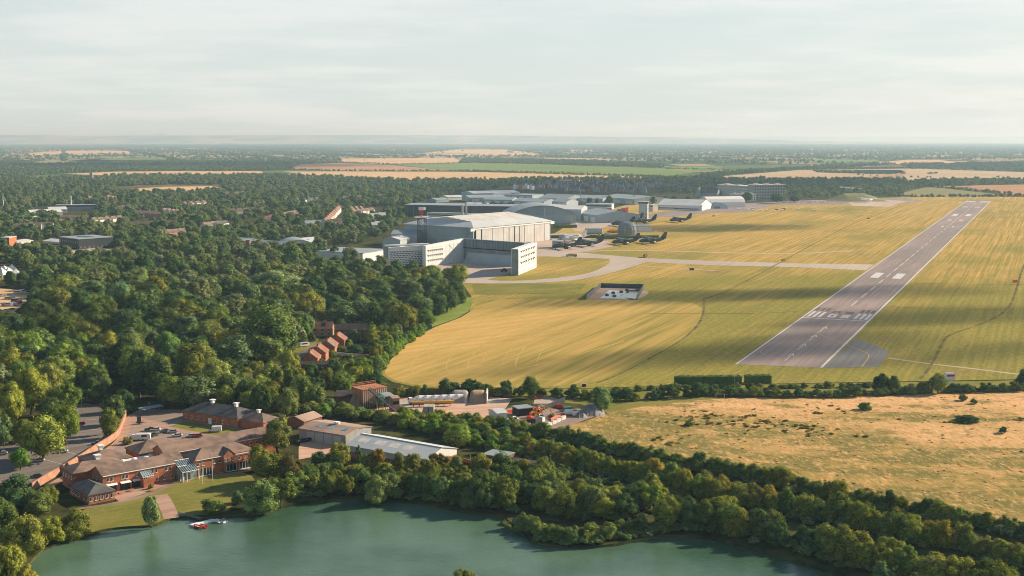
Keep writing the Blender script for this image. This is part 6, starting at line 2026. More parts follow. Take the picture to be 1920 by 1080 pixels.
for x in (-2,2):
    for y in (-1,1):
        MB().tube((x,y-.2,.5),(x,y+.2,.5),.5,.5,8).build('wheel', M['black'], t)

# radar mast
p = at(791.5,462)
t = thing('radar_mast', 'lattice radar mast with red and white antenna in front of the main hangar', 'radar tower', (p.x,p.y,0), .3)
lt = MB(); hw0, hw1, H_ = 4.6, 4.2, 33
for sx in (-1,1):
    for sy in (-1,1):
        lt.tube((sx*hw0,sy*hw0,0),(sx*hw1,sy*hw1,H_),.35,.3,5)
for k in range(7):
    z0, z1 = H_*k/7, H_*(k+1)/7
    h0 = hw0+(hw1-hw0)*k/7; h1 = hw0+(hw1-hw0)*(k+1)/7
    cs_ = [(-1,-1),(1,-1),(1,1),(-1,1)]
    for i in range(4):
        a_, b_ = cs_[i], cs_[(i+1)%4]
        lt.tube((a_[0]*h0,a_[1]*h0,z0),(b_[0]*h1,b_[1]*h1,z1),.17,.17,4).tube((b_[0]*h0,b_[1]*h0,z0),(a_[0]*h1,a_[1]*h1,z1),.17,.17,4).tube((a_[0]*h1,a_[1]*h1,z1),(b_[0]*h1,b_[1]*h1,z1),.17,.17,4)
lt.build('lattice', M['dark_steel'], t)
pf = MB().box(-8,-6,H_+.02,8,6,H_+1.0)
for k in range(9):
    pf.tube((-8+2*k,-6,H_+1),(-8+2*k,-6,H_+2.6),.12,.12,4)
pf.tube((-8,-6,H_+2.6),(8,-6,H_+2.6),.12,.12,4)
pf.build('platform', M['white'], t)
MB().tube((-.6,0,H_+1.01),(-.6,0,H_+4),1.2,1.0,8).box(-2.6,-1.2,H_+4.0,1.4,1.2,H_+8.5).build('antenna_mount', M['red'], t)
dm = MB()
for k in range(8):
    u0, u1 = -4+8*k/8, -4+8*(k+1)/8
    z = H_+8.8
    y0, y1 = -2.2+.07*u0*u0, -2.2+.07*u1*u1
    dm.add([(u0,y0,z),(u1,y1,z),(u1,y1-.5,z+3.4),(u0,y0-.5,z+3.4),(u0,y0+.5,z),(u1,y1+.5,z),(u1,y1,z+3.4),(u0,y0,z+3.4)],[(0,1,2,3),(7,6,5,4),(3,2,6,7),(0,4,5,1)])
dm.build('antenna', M['white'], t)

# long dark hangar and pale hangar behind
shed('long black clad flat hangar behind the main hangar',(760,384),(1000,388),18,60,18,19,M['wall_dark'],M['roof_grey'],'x','long_hangar','hangar',0,None,.6)
shed('pale grey hangar continuing the black one to the right',(1000,392),(1090,393),17,70,17,21,M['wall_grey'],M['roof_white'],'x','long_hangar','hangar')
for px, py, h in ((762,397,16),(766,397,16),(775,399,15),(763.5,400,14)):
    p = at(px,py+8)
    pole_thing('flue_stack', 'pale flue stack at the left end of the black hangar', p, h+8, M['steel'], 'chimney', 'flue stacks at the left end of the black hangar', None, False)
shed('low cream workshop in front of the black hangar',(800,399),(960,404),8,16,8,8,M['cream'],M['roof_grey'],'x','workshop_building','workshop',0,(.55,.75))
# arched hangar
A = at(955,420); B_ = at(1079.5,419)
an = math.atan2(B_.y-A.y, B_.x-A.x); ln = (B_-A).length
t = thing('arched_hangar', 'grey arched roof hangar right behind the main hangar', 'hangar', (A.x,A.y,0), an)
pr = [(ln,0),(ln,13.5)] + [(ln*(1-k/14), 13.5+12.5*math.sin(math.pi*k/14)**.85 if 0<k<14 else 13.5) for k in range(1,14)] + [(0,13.5),(0,0)]
MB().section(pr[::-1],0,90).build('wall', M['wall_blue'], t)
ro = []
out_ = [(ln+.8,13.0)]+[(ln*(1-k/14), 13.9+12.9*math.sin(math.pi*k/14)**.85) for k in range(0,15)]+[(-.8,13.0)]
inn = [(x,z-.0) for x,z in [(0-.2,12.7)]+[(ln*(k/14), 13.5+12.5*math.sin(math.pi*k/14)**.85) for k in range(0,15)]+[(ln+.2,12.7)]]
MB().section((out_+inn)[::-1],-2.5,91).build('roof', M['roof_grey'], t)
MB().box(ln*.32,-.1,.1,ln*.95,-.01,12).build('door', M['wall_grey'], t)
MB().tube((ln*.53,-1.5,0),(ln*.53,-1.5,22),.8,.8,6).build('flue', M['white'], t)

# control tower
p = at(1197.5,412); q = at(1213,412)
t = thing('control_tower', 'square grey control tower beside the parked transports', 'control tower', (p.x,p.y,0), math.radians(-14))
wl = (q-p).length*1.04
wall_block('wall', t, 0,0,wl,13,24.5,M['wall_grey'])
gl = MB().add([(-.6,-.6,24.8),(wl+.6,-.6,24.8),(wl+.6,13.6,24.8),(-.6,13.6,24.8),(-.8,-.8,27.2),(wl+.8,-.8,27.2),(wl+.8,13.8,27.2),(-.8,13.8,27.2)],[(3,2,1,0),(4,5,6,7),(0,1,5,4),(1,2,6,5),(2,3,7,6),(3,0,4,7)]).build('cab_glass', M['glass'], t)
MB().box(-.8,-.8,24.52,wl+.8,13.8,24.79).build('balcony', M['wall_grey'], t); MB().box(-1.0,-1.0,27.22,wl+1.0,14.0,27.8).build('roof', M['wall_grey'], t)
for x in (wl*.3,wl*.7): MB().tube((x,6,27.81),(x,6,32),.15,.1,5).build('aerial', M['steel'], t)
for k in range(5):
    window(t,wl-2.2,-.03,3+4.2*k,0,1.7,1.6); window(t,wl*.55,-.03,3+4.2*k,0,1.3,1.3) if k < 2 else None
windows_on(t,(wl,0),(wl,13),8,3,1.4,1.5); windows_on(t,(wl,0),(wl,13),16,3,1.4,1.5)
shed('low white terminal offices running right from the control tower',(1215,386),(1285,387.5),6,14,6.5,6.5,M['white'],M['roof_white'],'x','terminal_building','terminal',0,(.35,.6))
shed('taller white block beside the control tower',(1216,384),(1224,384.5),11,12,11,11,M['cream'],M['roof_white'],'x','terminal_building','terminal',0,(.75,.9))

# white hangars on the far side
shed('low white hangar with stepped roof left of the marquee hangar',(1232,383),(1312,385),9,70,8,17,M['white'],M['roof_white'],'x','white_hangar','hangar',0,(.2,.4))
shed('white lean-to along the front of the low white hangar',(1270,386),(1316,387.3),7,16,8,9.5,M['white'],M['roof_grey'],'x','white_hangar','hangar',5)
def tent_hangar(label, a, b2, depth, h, name='marquee_hangar'):
    A, B_ = at(*a), at(*b2); an = math.atan2(B_.y-A.y,B_.x-A.x); ln = (B_-A).length
    t = thing(name, label, 'hangar', (A.x,A.y,0), an)
    n = 8
    arc = [(depth/2*(1-math.cos(math.pi*k/n)), h*(math.sin(math.pi*k/n)**.75)) for k in range(n+1)]
    MB().sectx([(y+.01,z) for y,z in arc][::-1],1.2,ln-1.2).build('canvas_end', M['wall_grey'], t)
    o2 = [(depth/2-(depth/2+.4)*math.cos(math.pi*k/n), .05+(h+.4)*(math.sin(math.pi*k/n)**.75)) for k in range(n+1)]
    i2 = [(depth/2-(depth/2+.1)*math.cos(math.pi*k/n), .05+(h+.1)*(math.sin(math.pi*k/n)**.75)) for k in range(n+1)]
    MB().sectx((o2+i2[::-1])[::-1],0,ln).build('canvas_roof', M['canvas'], t)
    for k in range(11):
        u = ln*(k+.1)/11
        o3 = [(depth/2-(depth/2+.7)*math.cos(math.pi*j/n), .05+(h+.6)*(math.sin(math.pi*j/n)**.75)) for j in range(n+1)]
        MB().sectx((o3+o2[::-1])[::-1],u,u+.6).build('hoop', M['white'], t)
    return t
tent_hangar('big white marquee hangar with curved ribbed roof',(1327,389),(1398,388),46,18)
MB()
A = at(1327,391); t = thing('canvas_shelter','small grey folded canvas shelter in front of the marquee hangar','shelter',(A.x,A.y,0),-.12)
w_ = (at(1364,392)-A).length
MB().add([(0,0,0),(w_,0,0),(w_-2,22,0),(2,22,0),(3,3,8.5),(w_*.35,5,11),(w_*.68,6,10.5),(w_-3,4,6),(w_*.7,16,10.5),(w_*.35,16,11)],[(0,1,7,6,5,4),(1,2,8,6,7),(2,3,9,8),(3,0,4,5,9),(5,6,8,9)]).build('canvas', M['wall_grey'], t)
MB().box(w_*.3,-.2,0,w_*.6,-.02,4).build('flap', M['mesh_grey'], t)

# apartment block
def flats(label, a, b2, h, depth, floors, cols, m, rm=None):
    A, B_ = at(*a), at(*b2); an = math.atan2(B_.y-A.y,B_.x-A.x); ln = (B_-A).length
    t = thing('apartment_block', label, 'apartment block', (A.x,A.y,0), an)
    wall_block('wall', t, 0,0,ln,depth,h,m)
    MB().box(-.4,-.4,h+.01,ln+.4,depth+.4,h+.8).build('parapet', M['cream'], t)
    for f_ in range(floors):
        for c in range(cols):
            MB().box(ln*(c+.25)/cols,-.12,h*(f_+.3)/floors,ln*(c+.68)/cols,-.01,h*(f_+.8)/floors).build('window', M['glass'], t)
    for k in range(3):
        MB().box(ln*(k+.3)/3,depth*.3,h+.81,ln*(k+.6)/3,depth*.7,h+3.2).build('stair_head', M['cream'], t)
    return t
flats('long pale apartment block with square windows at the far edge of the airfield',(1345,367),(1413,372),24,22,4,14,M['cream'])
flats('second pale apartment block, right of the long one',(1413,375),(1472,374),30,24,5,12,M['grey_render'])
flats('low white office building in front of the pale apartment blocks',(1372,377),(1417,377),13,18,3,10,M['white'])

# earth bund, jet and car park beyond
A = at(1562,379); 
def mound(name, label, px0, px1, py, depth, h, m, cat):
    a, b2 = at(px0,py), at(px1,py); t = thing(name, label, cat, (a.x,a.y,0), math.atan2(b2.y-a.y,b2.x-a.x))
    ln = (b2-a).length; n = 26; r = random.Random(int(px0)); rows = []
    for y, k in ((0,0),(depth*.28,.5),(depth*.5,1),(depth*.74,.62),(depth,0)):
        rows.append([(ln*i/n, y+r.uniform(-.5,.5), h*k*min(1,(i/n)/.3,(1-i/n)/.36)*r.uniform(.92,1.05)) for i in range(n+1)])
    vs = [p for r_ in rows for p in r_]
    MB().add(vs,[(k*(n+1)+i,k*(n+1)+i+1,(k+1)*(n+1)+i+1,(k+1)*(n+1)+i) for k in range(4) for i in range(n)]).build('slope', m, t, smooth=True)
    return t
mound('earth_bund','long grassy earth bund at the far end of the airfield',1558,1672,378,70,15,M['olive_crop'],'earth bund')
mound('spoil_mound','bare spoil mound between the left wood and the plant blocks',655,676,451,24,5,M['orange_soil'],'mound')
shed('curved white greenhouse roof in the far wood',(1562,354),(1605,357),4,30,4,9,M['white'],M['roof_white'],'x','greenhouse','greenhouse')
# fenced store on the grass
fa_, fb_, fc_, fd_ = at(1099,562), at(1194,562), at(1207,541), at(1127,539)
t = thing('fenced_pit','fenced rectangular settling pit on the airfield grass','fenced pit',(fa_.x,fa_.y,0))
o_ = fa_
def rel(v, z): return (v.x-o_.x, v.y-o_.y, z)
MB().add([rel(fa_,.14),rel(fb_,.14),rel(fc_,.14),rel(fd_,.14)],[(0,1,2,3)]).build('floor', M['path'], t)
q0, q1, q2, q3 = at(1125,559.5), at(1173,560.5), at(1182,547), at(1142,544.5)
MB().add([rel(q0,.18),rel(q1,.18),rel(q2,.18),rel(q3,.18)],[(0,1,2,3)]).build('slab', M['wall_grey'], t)
q0, q1, q2, q3 = at(1160,556), at(1192,561), at(1205,543), at(1180,544)
MB().add([rel(q0,.2),rel(q1,.2),rel(q2,.2),rel(q3,.2)],[(0,1,2,3)]).build('pool', M['glass'], t)
for s_, e_ in ((fa_,fd_),(fd_,fc_),(fc_,fb_)):
    d = e_-s_; n = Vector((-d.y,d.x)).normalized()*.25
    MB().prism([(v.x-o_.x,v.y-o_.y) for v in (s_-n,e_-n,e_+n,s_+n)],0,3.6).build('fence', M['dark_steel'], t)
for px, py in ((1138,555),(1150,551),(1152,557),(1165,549),(1176,546)):
    v = at(px,py)
    MB().lathe([(1.6,0),(1.6,1.2),(.6,1.8)],v.x-o_.x,v.y-o_.y,8).build('drum', M['dark_steel'], t, (0,0,.2))
ribbon('pit_path', W([(1163,562),(1190,561),(1212,549),(1204,545)]), 6, .08, M['track'])

# -- yard beside the main hangar
shed('low pale blue store on the apron right of the main hangar',(1036,452),(1045,452),8,14,8,8,M['wall_grey'],M['roof_white'],'x','apron_store','shed')
shed('long low blue grey store behind the apron',(1048,440),(1085,441),6,10,6,7,M['wall_blue'],M['roof_white'],'x','apron_store','shed')
p = at(1185,427.5); 
shed('flat grey roofed building with a pale sunlit end, behind the scaffold dome',(1168,421),(1198,425),7,20,7,7,M['wall_white'],M['roof_grey'],'x','stores_building','building')
p = at(1176,440)
t = thing('scaffold_dome','dark grey sheeted scaffold dome on the airfield edge','shelter',(p.x,p.y,0))
MB().lathe([(17,0),(17,8),(15.5,14),(11,18.5),(5,20.5),(.5,21)],0,0,16).build('sheeting', M['mesh_grey'], t)
sr = MB()
for k in range(16):
    an = 2*math.pi*k/16; c, s = math.cos(an), math.sin(an)
    for (r0,z0),(r1,z1) in (((17.4,0),(17.4,8)),((17.4,8),(15.9,14.2)),((15.9,14.2),(11.2,18.9)),((11.2,18.9),(.6,21.3))):
        sr.tube((c*r0,s*r0,z0),(c*r1,s*r1,z1),.2,.2,4)
for z, r0 in ((3,17.5),(8,17.5),(14.2,16)):
    for k in range(16):
        a0, a1 = 2*math.pi*k/16, 2*math.pi*(k+1)/16
        sr.tube((math.cos(a0)*r0,math.sin(a0)*r0,z),(math.cos(a1)*r0,math.sin(a1)*r0,z),.16,.16,4)
sr.build('scaffold', M['steel'], t); t.scale = (.72,.72,.82)
p = at(1113,441)
t = thing('storage_tank','pale horizontal cylinder tank beside the parked transports','tank',(p.x,p.y,0),.08)
MB().rings([(-11.2,5.5,1.5,1.5),(-10.5,5.5,4.2,4.2),(10.5,5.5,4.2,4.2),(11.2,5.5,1.5,1.5)],16).build('shell', M['wall_grey'], t, smooth=False)
for x in (-7,7): MB().box(x-.8,-3.4,0,x+.8,3.4,2.6).build('cradle', M['concrete'], t)
def container(label, px, py, rz, m, L_=6.1, n=1, group=None):
    p = at(px, py)
    t = thing('shipping_container', label, 'container', (p.x,p.y,0), rz, group)
    mb = MB().box(0,0,.05,L_,2.44,2.6)
    for k in range(int(L_/.4)):
        mb.box(.1+k*.4,-.06,.15,.28+k*.4,-.001,2.5)
    mb.build('shell', m, t)
    MB().box(L_+.01,.1,.15,L_+.08,2.34,2.5).build('door', m, t)
    return t
for k, (px, py, m, lb) in enumerate(((1139,436,'orange','orange container nearest the pale tank'),(1146,437,'orange','orange container next to the scaffold dome'),(1143,434,'yellow','yellow brown container behind the orange ones'),(1133,441,'white','white container just right of the pale tank'),(1128,442,'wall_grey','grey container touching the right end of the pale tank'))):
    container(lb, px, py, .1, M[m], 9 if k < 2 else 7)
for px, py, m, lb in ((1165,398,'red','red site hut near the control tower'),(1158,400,'brick','dark red site hut left of the red one'),(1170,397,'orange','orange site hut nearest the control tower'),(1150,402,'wall_grey','grey site hut left of the red huts'),(1139,398,'red','red hut below the white office row')):
    shed(lb,(px,py-4),(px+8,py-4),4,12,7,7,M[m],M['roof_grey'],'x','site_hut','hut')
shed('white two storey office row in front of the far industrial sheds',(1099,384),(1147,385),7,14,9,9,M['white'],M['roof_white'],'x','office_row','office building',0,(.5,.75))
# dark hedge and equipment strip behind parked aircraft
clip = [(1028,447,1125,446,3.5,'dark hedge along the apron behind the parked transports'),(1120,449,1180,451,4.5,'dark hedge bank under the scaffold dome'),(1180,447,1236,445,3.0,'dark low hedge right of the scaffold dome'),(1040,428,1082,430,4,'dark shrub belt below the arched hangar')]
for a, b_, c, d_, h, lb in clip:
    clipped(a, c, b_, h, 6, lb)
# ---------------------------------------------------------------- far industry, suburb, houses
IND = [  # front-left px, front-right px, front height, depth, eave, ridge, wall, roof, label
 ((880,372),(950,371),7,60,8,12,'wall_blue','roof_grey','long grey shed at the left of the far industrial estate'),
 ((888,364),(975,362),8,60,9,13,'wall_grey','roof_white','white roofed shed at the back of the far industrial estate'),
 ((925,366),(958,366),8,45,9,9,'wall_blue','roof_grey','flat grey shed below the white roofed one'),
 ((958,366),(998,367),8,50,9,9,'wall_blue','roof_grey','flat grey shed right of another flat one, in the far industrial estate'),
 ((905,375),(960,376),6,40,7,11,'wall_blue','roof_grey','grey gabled shed behind the row of round bushes'),
 ((960,378),(1020,380),6,50,7,12,'wall_blue','roof_grey','dark grey shed behind the pale hangar'),
 ((1010,372),(1062,374),7,60,8,15,'wall_blue','roof_grey','broad grey roofed shed above the arched hangar'),
 ((1035,381),(1062,382),6,40,9,14,'wall_grey','roof_grey','gabled grey shed right of the broad one'),
 ((1060,372),(1130,374),7,70,8,13,'wall_grey','roof_grey','long light grey warehouse in the middle of the industrial estate'),
 ((1125,371),(1190,376),8,80,10,15,'wall_grey','roof_grey','big pale grey warehouse left of the control tower'),
 ((1080,402),(1118,408),8,70,11,17,'wall_blue','roof_grey','dark grey gabled hangar right of the arched hangar'),
 ((1022,396),(1060,398),10,60,10,14,'wall_blue','roof_grey','low grey roof between the pale hangar and the arched hangar'),
 ((840,371),(870,370),5,30,6,9,'wall_white','roof_white','small white shed at the left edge of the industrial estate'),
 ((818,375),(842,374),5,30,5,8,'wall_blue','roof_grey','small grey shed among the trees above the black hangar'),
 ((870,383),(905,384),5,30,5,8,'wall_white','roof_white','white shed behind the black hangar'),
 ((1020,384),(1050,386),5,20,5,5,'wall_white','roof_white','low white shed in front of the broad grey roof'),
]
for a, b_, hf, dp, ev, rg, wm, rm, lb in IND:
    shed(lb, a, b_, hf, dp, ev, rg, M[wm], M[rm], 'x', 'industrial_shed', 'industrial building', 3 if ev > 6 else 0)
# far rows of gabled houses
ORD = ('first','second','third','fourth','fifth','sixth','seventh','eighth','ninth','tenth','eleventh','twelfth','thirteenth','fourteenth','fifteenth','sixteenth','seventeenth','eighteenth','nineteenth','twentieth')
def nth(k, n):
    return 'leftmost' if k == 0 else ('rightmost' if k == n-1 else ORD[k]+' from left')
r_ = random.Random(31)
def simple_house(label, x, y, rz, L_, W_, ev, rg, wm, rm, group):
    t = thing('gabled_house', label, 'house', (x,y,0), rz, group)
    wall_block('wall', t, -L_/2,-W_/2,L_/2,W_/2,ev,wm,gable='x',ridge=rg)
    gable_roof(t,-L_/2,-W_/2,L_/2,W_/2,ev,rg,rm,o=.3,t=.3)
    return t
g = 'houses of the new estate behind the industrial sheds'
for (x0, y0, x1, y1, n, hh, rn_) in ((1010,352,1110,354,16,9,'middle left'),(1060,358,1160,360,14,9,'front left'),(1100,350,1250,352,20,9,'middle right'),(1150,360,1215,362,9,9,'front right'),(1020,346,1140,346,13,8,'back left'),(1160,346,1260,348,12,8,'back right'),(1240,357,1345,354,14,7,'far right')):
    for k in range(n):
        px = x0+(x1-x0)*(k+r_.uniform(.1,.9))/n; py = y0+(y1-y0)*k/n + r_.uniform(-.7,.7)
        p = at(px, py)
        grey = r_.random() < .75
        simple_house(('grey gabled house, ' if grey else 'dark brick gabled house, ')+nth(k, n)+' in the '+rn_+' row of the far estate', p.x, p.y, r_.choice((1.25,1.4,-.3,1.32)), r_.uniform(9,14), r_.uniform(7,9), hh*r_.uniform(.75,1.0), hh+4.2, M['grey_render'] if grey else M['brick_dark'], M['tile_grey'] if r_.random() < .7 else M['tile_dark'], g)
for px, py, m, lb in ((967,355,'white','white gabled house at the left end of the far estate'),(978,355,'brick_pale','orange gabled house between two white ones in the far estate'),(988,354,'white','white gabled house in the middle of the far estate front'),(997,355.5,'white','tall white gabled house right of the others at the far estate'),(1062,344,'brick_pale','orange brick gabled house at the back of the far estate'),(1085,344,'cream','pale gabled house at the back right of the far estate')):
    p = at(px, py)
    simple_house(lb, p.x, p.y, 1.1, 12, 9, 10, 15, M[m], M['tile_dark'], None)
flats('red and white gabled block among the grey houses',(1050,347),(1072,347),12,14,2,8,M['brick_pale'])
A, an, ln = front_box((1306,362),(1345,363),8)
t = thing('stone_chapel','grey chapel with steep gable left of the pale apartment block','chapel',(A.x,A.y,0),an)
wall_block('wall',t,0,0,ln,14,9,M['grey_render'],gable='x',ridge=19); gable_roof(t,0,0,ln,14,9,19,M['tile_grey'])
wall_block('gable_wall',t,-.5,-6,12,-.01,9,M['grey_render'],gable='y',ridge=20); gable_roof(t,-.5,-6,12,7,9,20,M['tile_grey'],along='y')

# suburb on the left: white gabled houses in rows
SUBH = []
def sub(px, py, rz, L_, W_, ev, rg, wm, rm, lb, g=None):
    p = at(px, py); SUBH.append((p.x, p.y)); return simple_house(lb, p.x, p.y, rz, L_, W_, ev, rg, M[wm], M[rm], g)
k_ = 0
for x0, y0, x1, y1, n, rz, wm, rm, lb in (
  (516,413,557,404,7,1.05,'brick_pale','tile_brown','red brick house in the short terrace left of the long sloping terrace'),
  (500,418,516,412,3,.4,'cream','tile_red','cream house below the short red brick terrace'),
  (576,426,612,424,6,.15,'white','roof_white','small white roofed house in the row below the long sloping terrace'),
  (612,424,640,420,3,.2,'cream','tile_brown','cream house at the foot of the long sloping terrace'),
  (660,404,700,399,5,1.1,'cream','tile_brown','cream house among the trees right of the long sloping terrace'),
  (690,412,720,409,4,.3,'white','roof_white','white roofed house in front of the black hangar trees'),
  (655,398,680,396,3,1.3,'brick_pale','tile_brown','red brick house behind the sloping terrace'),
  (380,430,410,426,4,1.2,'cream','tile_brown','cream gabled house above the left wood'),
  (405,428,425,425,3,1.2,'white','tile_grey','white gabled house above the left wood'),
  (305,400,345,405,5,1.2,'cream','tile_brown','brown roofed house in the middle of the suburb'),
  (255,405,300,408,5,.3,'brick_pale','tile_brown','red brick house in the left suburb behind the school'),
  (100,414,160,416,6,.3,'cream','tile_brown','pale house between the stadium and the school'),
  (165,377,180,376,2,1.2,'brick_pale','tile_red','orange roofed house left of a pale field'),
  (200,374,222,377,3,1.1,'brick_pale','tile_red','red gabled house above the stadium'),
  (235,428,330,425,8,.2,'brick_pale','tile_brown','red brick house before the trees at the school field'),
  (420,368,470,366,5,.6,'cream','tile_brown','far cream house under the pale fields'),
  (30,432,100,428,6,.3,'cream','tile_brown','pale gabled house left of the school among the trees'),
  (170,420,230,415,5,1.15,'cream','tile_brown','cream gabled house right of the villa below the stadium'),
  (205,398,250,392,4,.4,'white','tile_brown','white walled house between the stadium and the middle of the suburb'),
  (340,388,400,384,5,1.2,'cream','tile_brown','far cream gabled house in the upper middle of the suburb'),
  (430,402,495,398,5,.5,'cream','tile_brown','cream house in the upper suburb left of the red terraces'),
  (540,382,600,378,5,1.1,'cream','tile_grey','far pale gabled house above the long sloping terrace'),
  (640,376,720,372,6,.4,'brick_pale','tile_brown','far brick house left of the industrial sheds'),
  (700,430,712,426,2,.3,'cream','roof_white','pale house left of the grey plant blocks'),
  (300,445,345,441,4,1.1,'brick_pale','tile_brown','red brick house at the lower edge of the suburb'),
  (455,345,480,350,4,1.2,'white','tile_grey','far white gabled house by the lane to the pale fields')):
    for k in range(n):
        u = (k+.5)/n
        sub(x0+(x1-x0)*u, y0+(y1-y0)*u, rz+r_.uniform(-.08,.08), r_.uniform(8,11), 8, 5.5, 9, wm, rm, nth(k, n)+' '+lb, lb.replace('house','houses',1))
# long sloping terrace
a, b_ = at(614,425), at(640,397)
t = thing('terraced_row','long sloping terrace of red roofs with white party walls','terrace',(a.x,a.y,0),math.atan2(b_.y-a.y,b_.x-a.x))
ln = (b_-a).length
wall_block('wall',t,0,0,ln,9,7,M['cream'],gable='x',ridge=10.6)
rf = gable_roof(t,0,0,ln,9,7,10.6,M['tile_red'])
for k in range(11):
    u = ln*k/10
    MB().sectx([(-.6,6.7),(4.5,11.3),(9.6,6.7),(9.6,7.2),(4.5,11.8),(-.6,7.2)],u-.5,u+.5).build('party_wall', M['white'], rf)
    if k < 10: chimney(rf, u+ln/20, 4.5, 10.2, 12.6, .8)
# school, stadium, works on the left
A, an, ln = front_box((111,445),(147,449),11)
t = thing('school_building','flat roofed black clad school block beside a playing field','school',(A.x,A.y,0),an)
dp = (at(178,443.5,11)-at(147,449,11)).length
wall_block('wall',t,0,0,ln,dp,11,M['wall_dark']); MB().box(-.6,-.6,11.01,ln+.6,dp+.6,11.8).build('roof',M['roof_grey'],t); MB().box(ln*.3,dp*.35,11.81,ln*.75,dp*.6,12.2).build('roof_light',M['dark_steel'],t)
windows_on(t,(0,0),(ln,0),1.2,9,1.6,2.0); windows_on(t,(0,0),(ln,0),6.5,9,1.0,2.2); windows_on(t,(ln,0),(ln,dp),1.2,8,1.6,2.0)
shed('low white roofed school wing left of the black school block',(80,452),(110,454),5,24,5,7,M['cream'],M['roof_white'],'x','school_wing','school',0,(.3,.6))
shed('long white roofed wing further left behind a red brick tower block',(32,455),(62,451),5,20,5,6.5,M['cream'],M['roof_white'],'x','school_wing','school',0,(.3,.6))
shed('square red brick block standing over the low roofs at the far left',(17,448),(31,445),12,9,13,13,M['brick'],M['roof_white'],'x','brick_block','building')
shed('low brown roofed building at the left edge',(-30,455),(16,453),5,20,5,7,M['brick'],M['tile_red'],'x','brick_block','building')
shed('white stadium stand roof, the nearer of two',(58,395),(117,392.5),10,22,6,10.5,M['grey_render'],M['roof_white'],'x','stadium_stand','stadium stand')
shed('white stadium stand roof, the one further back',(92,390),(126,389),9,20,6,10,M['grey_render'],M['roof_white'],'x','stadium_stand','stadium stand')
shed('long grey stadium stand with a row of small windows',(104,385),(180,384),9,14,9,9,M['grey_render'],M['wall_grey'],'x','stadium_stand','stadium stand',0,(.7,.9))
shed('thin white roof at the far left edge above the floodlight mast',(-10,367),(22,366),6,18,5,6,M['cream'],M['roof_white'],'x','white_shed','shed')
shed('small white tent roof below the stadium stands',(56,410),(73,409),4,14,4,7,M['cream'],M['roof_white'],'x','white_shed','shed')
shed('pink roofed villa below the stadium',(113,416),(131,415),6,12,6,9,M['brick_pale'],M['tile_red'],'x','villa','house')
# leisure centre like white roofs
def shell(label, a, b2, depth, h, m):
    A, B_ = at(*a), at(*b2); an = math.atan2(B_.y-A.y,B_.x-A.x); ln = (B_-A).length
    t = thing('curved_roof_hall', label, 'hall', (A.x,A.y,0), an)
    n = 10
    pr = [(ln*k/n, h*(.45+.55*math.sin(math.pi*(k/n)))) for k in range(n+1)]
    MB().section(([(0,0)]+pr+[(ln,0)]),0.6,depth-.6).build('wall', M['cream'], t)
    MB().section(([(x,z+.5) for x,z in pr][::-1]+[(x,z+.02) for x,z in pr])[::-1],0,depth).build('roof', m, t)
    MB().box(ln*.2,.45,.3,ln*.8,.59,h*.7).build('glazing', M['glass'], t)
    return t
shell('wide low curved grey roof hall beside the main road',(465,469),(528,474),40,9,M['roof_grey'])
shell('curved grey roof hall with dark glazed front',(528,472),(595,470),46,12,M['roof_grey'])
shed('pale pavilion roof with a clerestory over the curved roof halls',(478,457),(530,460),8,24,7,11,M['cream'],M['roof_grey'],'x','leisure_centre','hall',0,(.5,.8))
shed('white double pitched roof hall left of the flat grey shed',(528,454),(573,455),7,26,6,10,M['cream'],M['roof_white'],'x','leisure_centre','hall',0,(.4,.6))
shed('broad white roofed hall behind the conifer clump',(570,456),(612,452),7,36,7,11,M['cream'],M['roof_white'],'x','leisure_centre','hall',0,(.4,.6))
shed('grey pavilion with white rim at the left end of the halls',(433,448),(467,451),8,22,7,9,M['cream'],M['roof_grey'],'x','leisure_centre','hall',0,(.4,.6))
p = at(465,470); 
t = thing('brick_pier','square red brick pier at the left end of the curved roof halls','pier',(p.x,p.y,0),.2)
MB().box(-2,-2,0,2,2,12).build('shaft',M['brick'],t); MB().box(-2.2,-2.2,12.01,2.2,2.2,12.4).build('cap',M['block'],t)
p = at(537,480); t = thing('pyramid_roof_pavilion','sunlit pale pyramid roof in the trees before the curved halls','pavilion',(p.x,p.y,0),.4)
wall_block('wall',t,-13,-13,13,13,4,M['cream']); hip_roof(t,-13,-13,13,13,4,11,M['fibre'])
# road wall and bridge parapet
wall_line('parapet_wall','pale concrete parapet along the main road',W([(402,470),(425,472),(452,474)]),1.6,.6,M['block'])
# white tents
for i,(px,py,s,lb) in enumerate(((23,507,1.0,'white pyramid tent furthest back in the tent field'),(8,509,.95,'white pyramid tent left of the furthest one'),(16,511,.8,'middle white pyramid tent in the tent field'),(30,516,1.0,'nearest white pyramid tent in the tent field'),(3,515,1.1,'white pyramid tent at the left edge of the photo'))):
    p = at(px,py); t = thing('pyramid_tent',lb,'tent',(p.x,p.y,0),.5+i)
    MB().add([(-4*s,-4*s,0),(4*s,-4*s,0),(4*s,4*s,0),(-4*s,4*s,0),(-3.6*s,-3.6*s,2),(3.6*s,-3.6*s,2),(3.6*s,3.6*s,2),(-3.6*s,3.6*s,2),(0,0,6*s)],[(0,1,5,4),(1,2,6,5),(2,3,7,6),(3,0,4,7),(4,5,8),(5,6,8),(6,7,8),(7,4,8)]).build('canvas',M['canvas'],t)
    MB().tube((0,0,6*s),(0,0,6.8*s),.08,.05,5).build('pole',M['steel'],t)
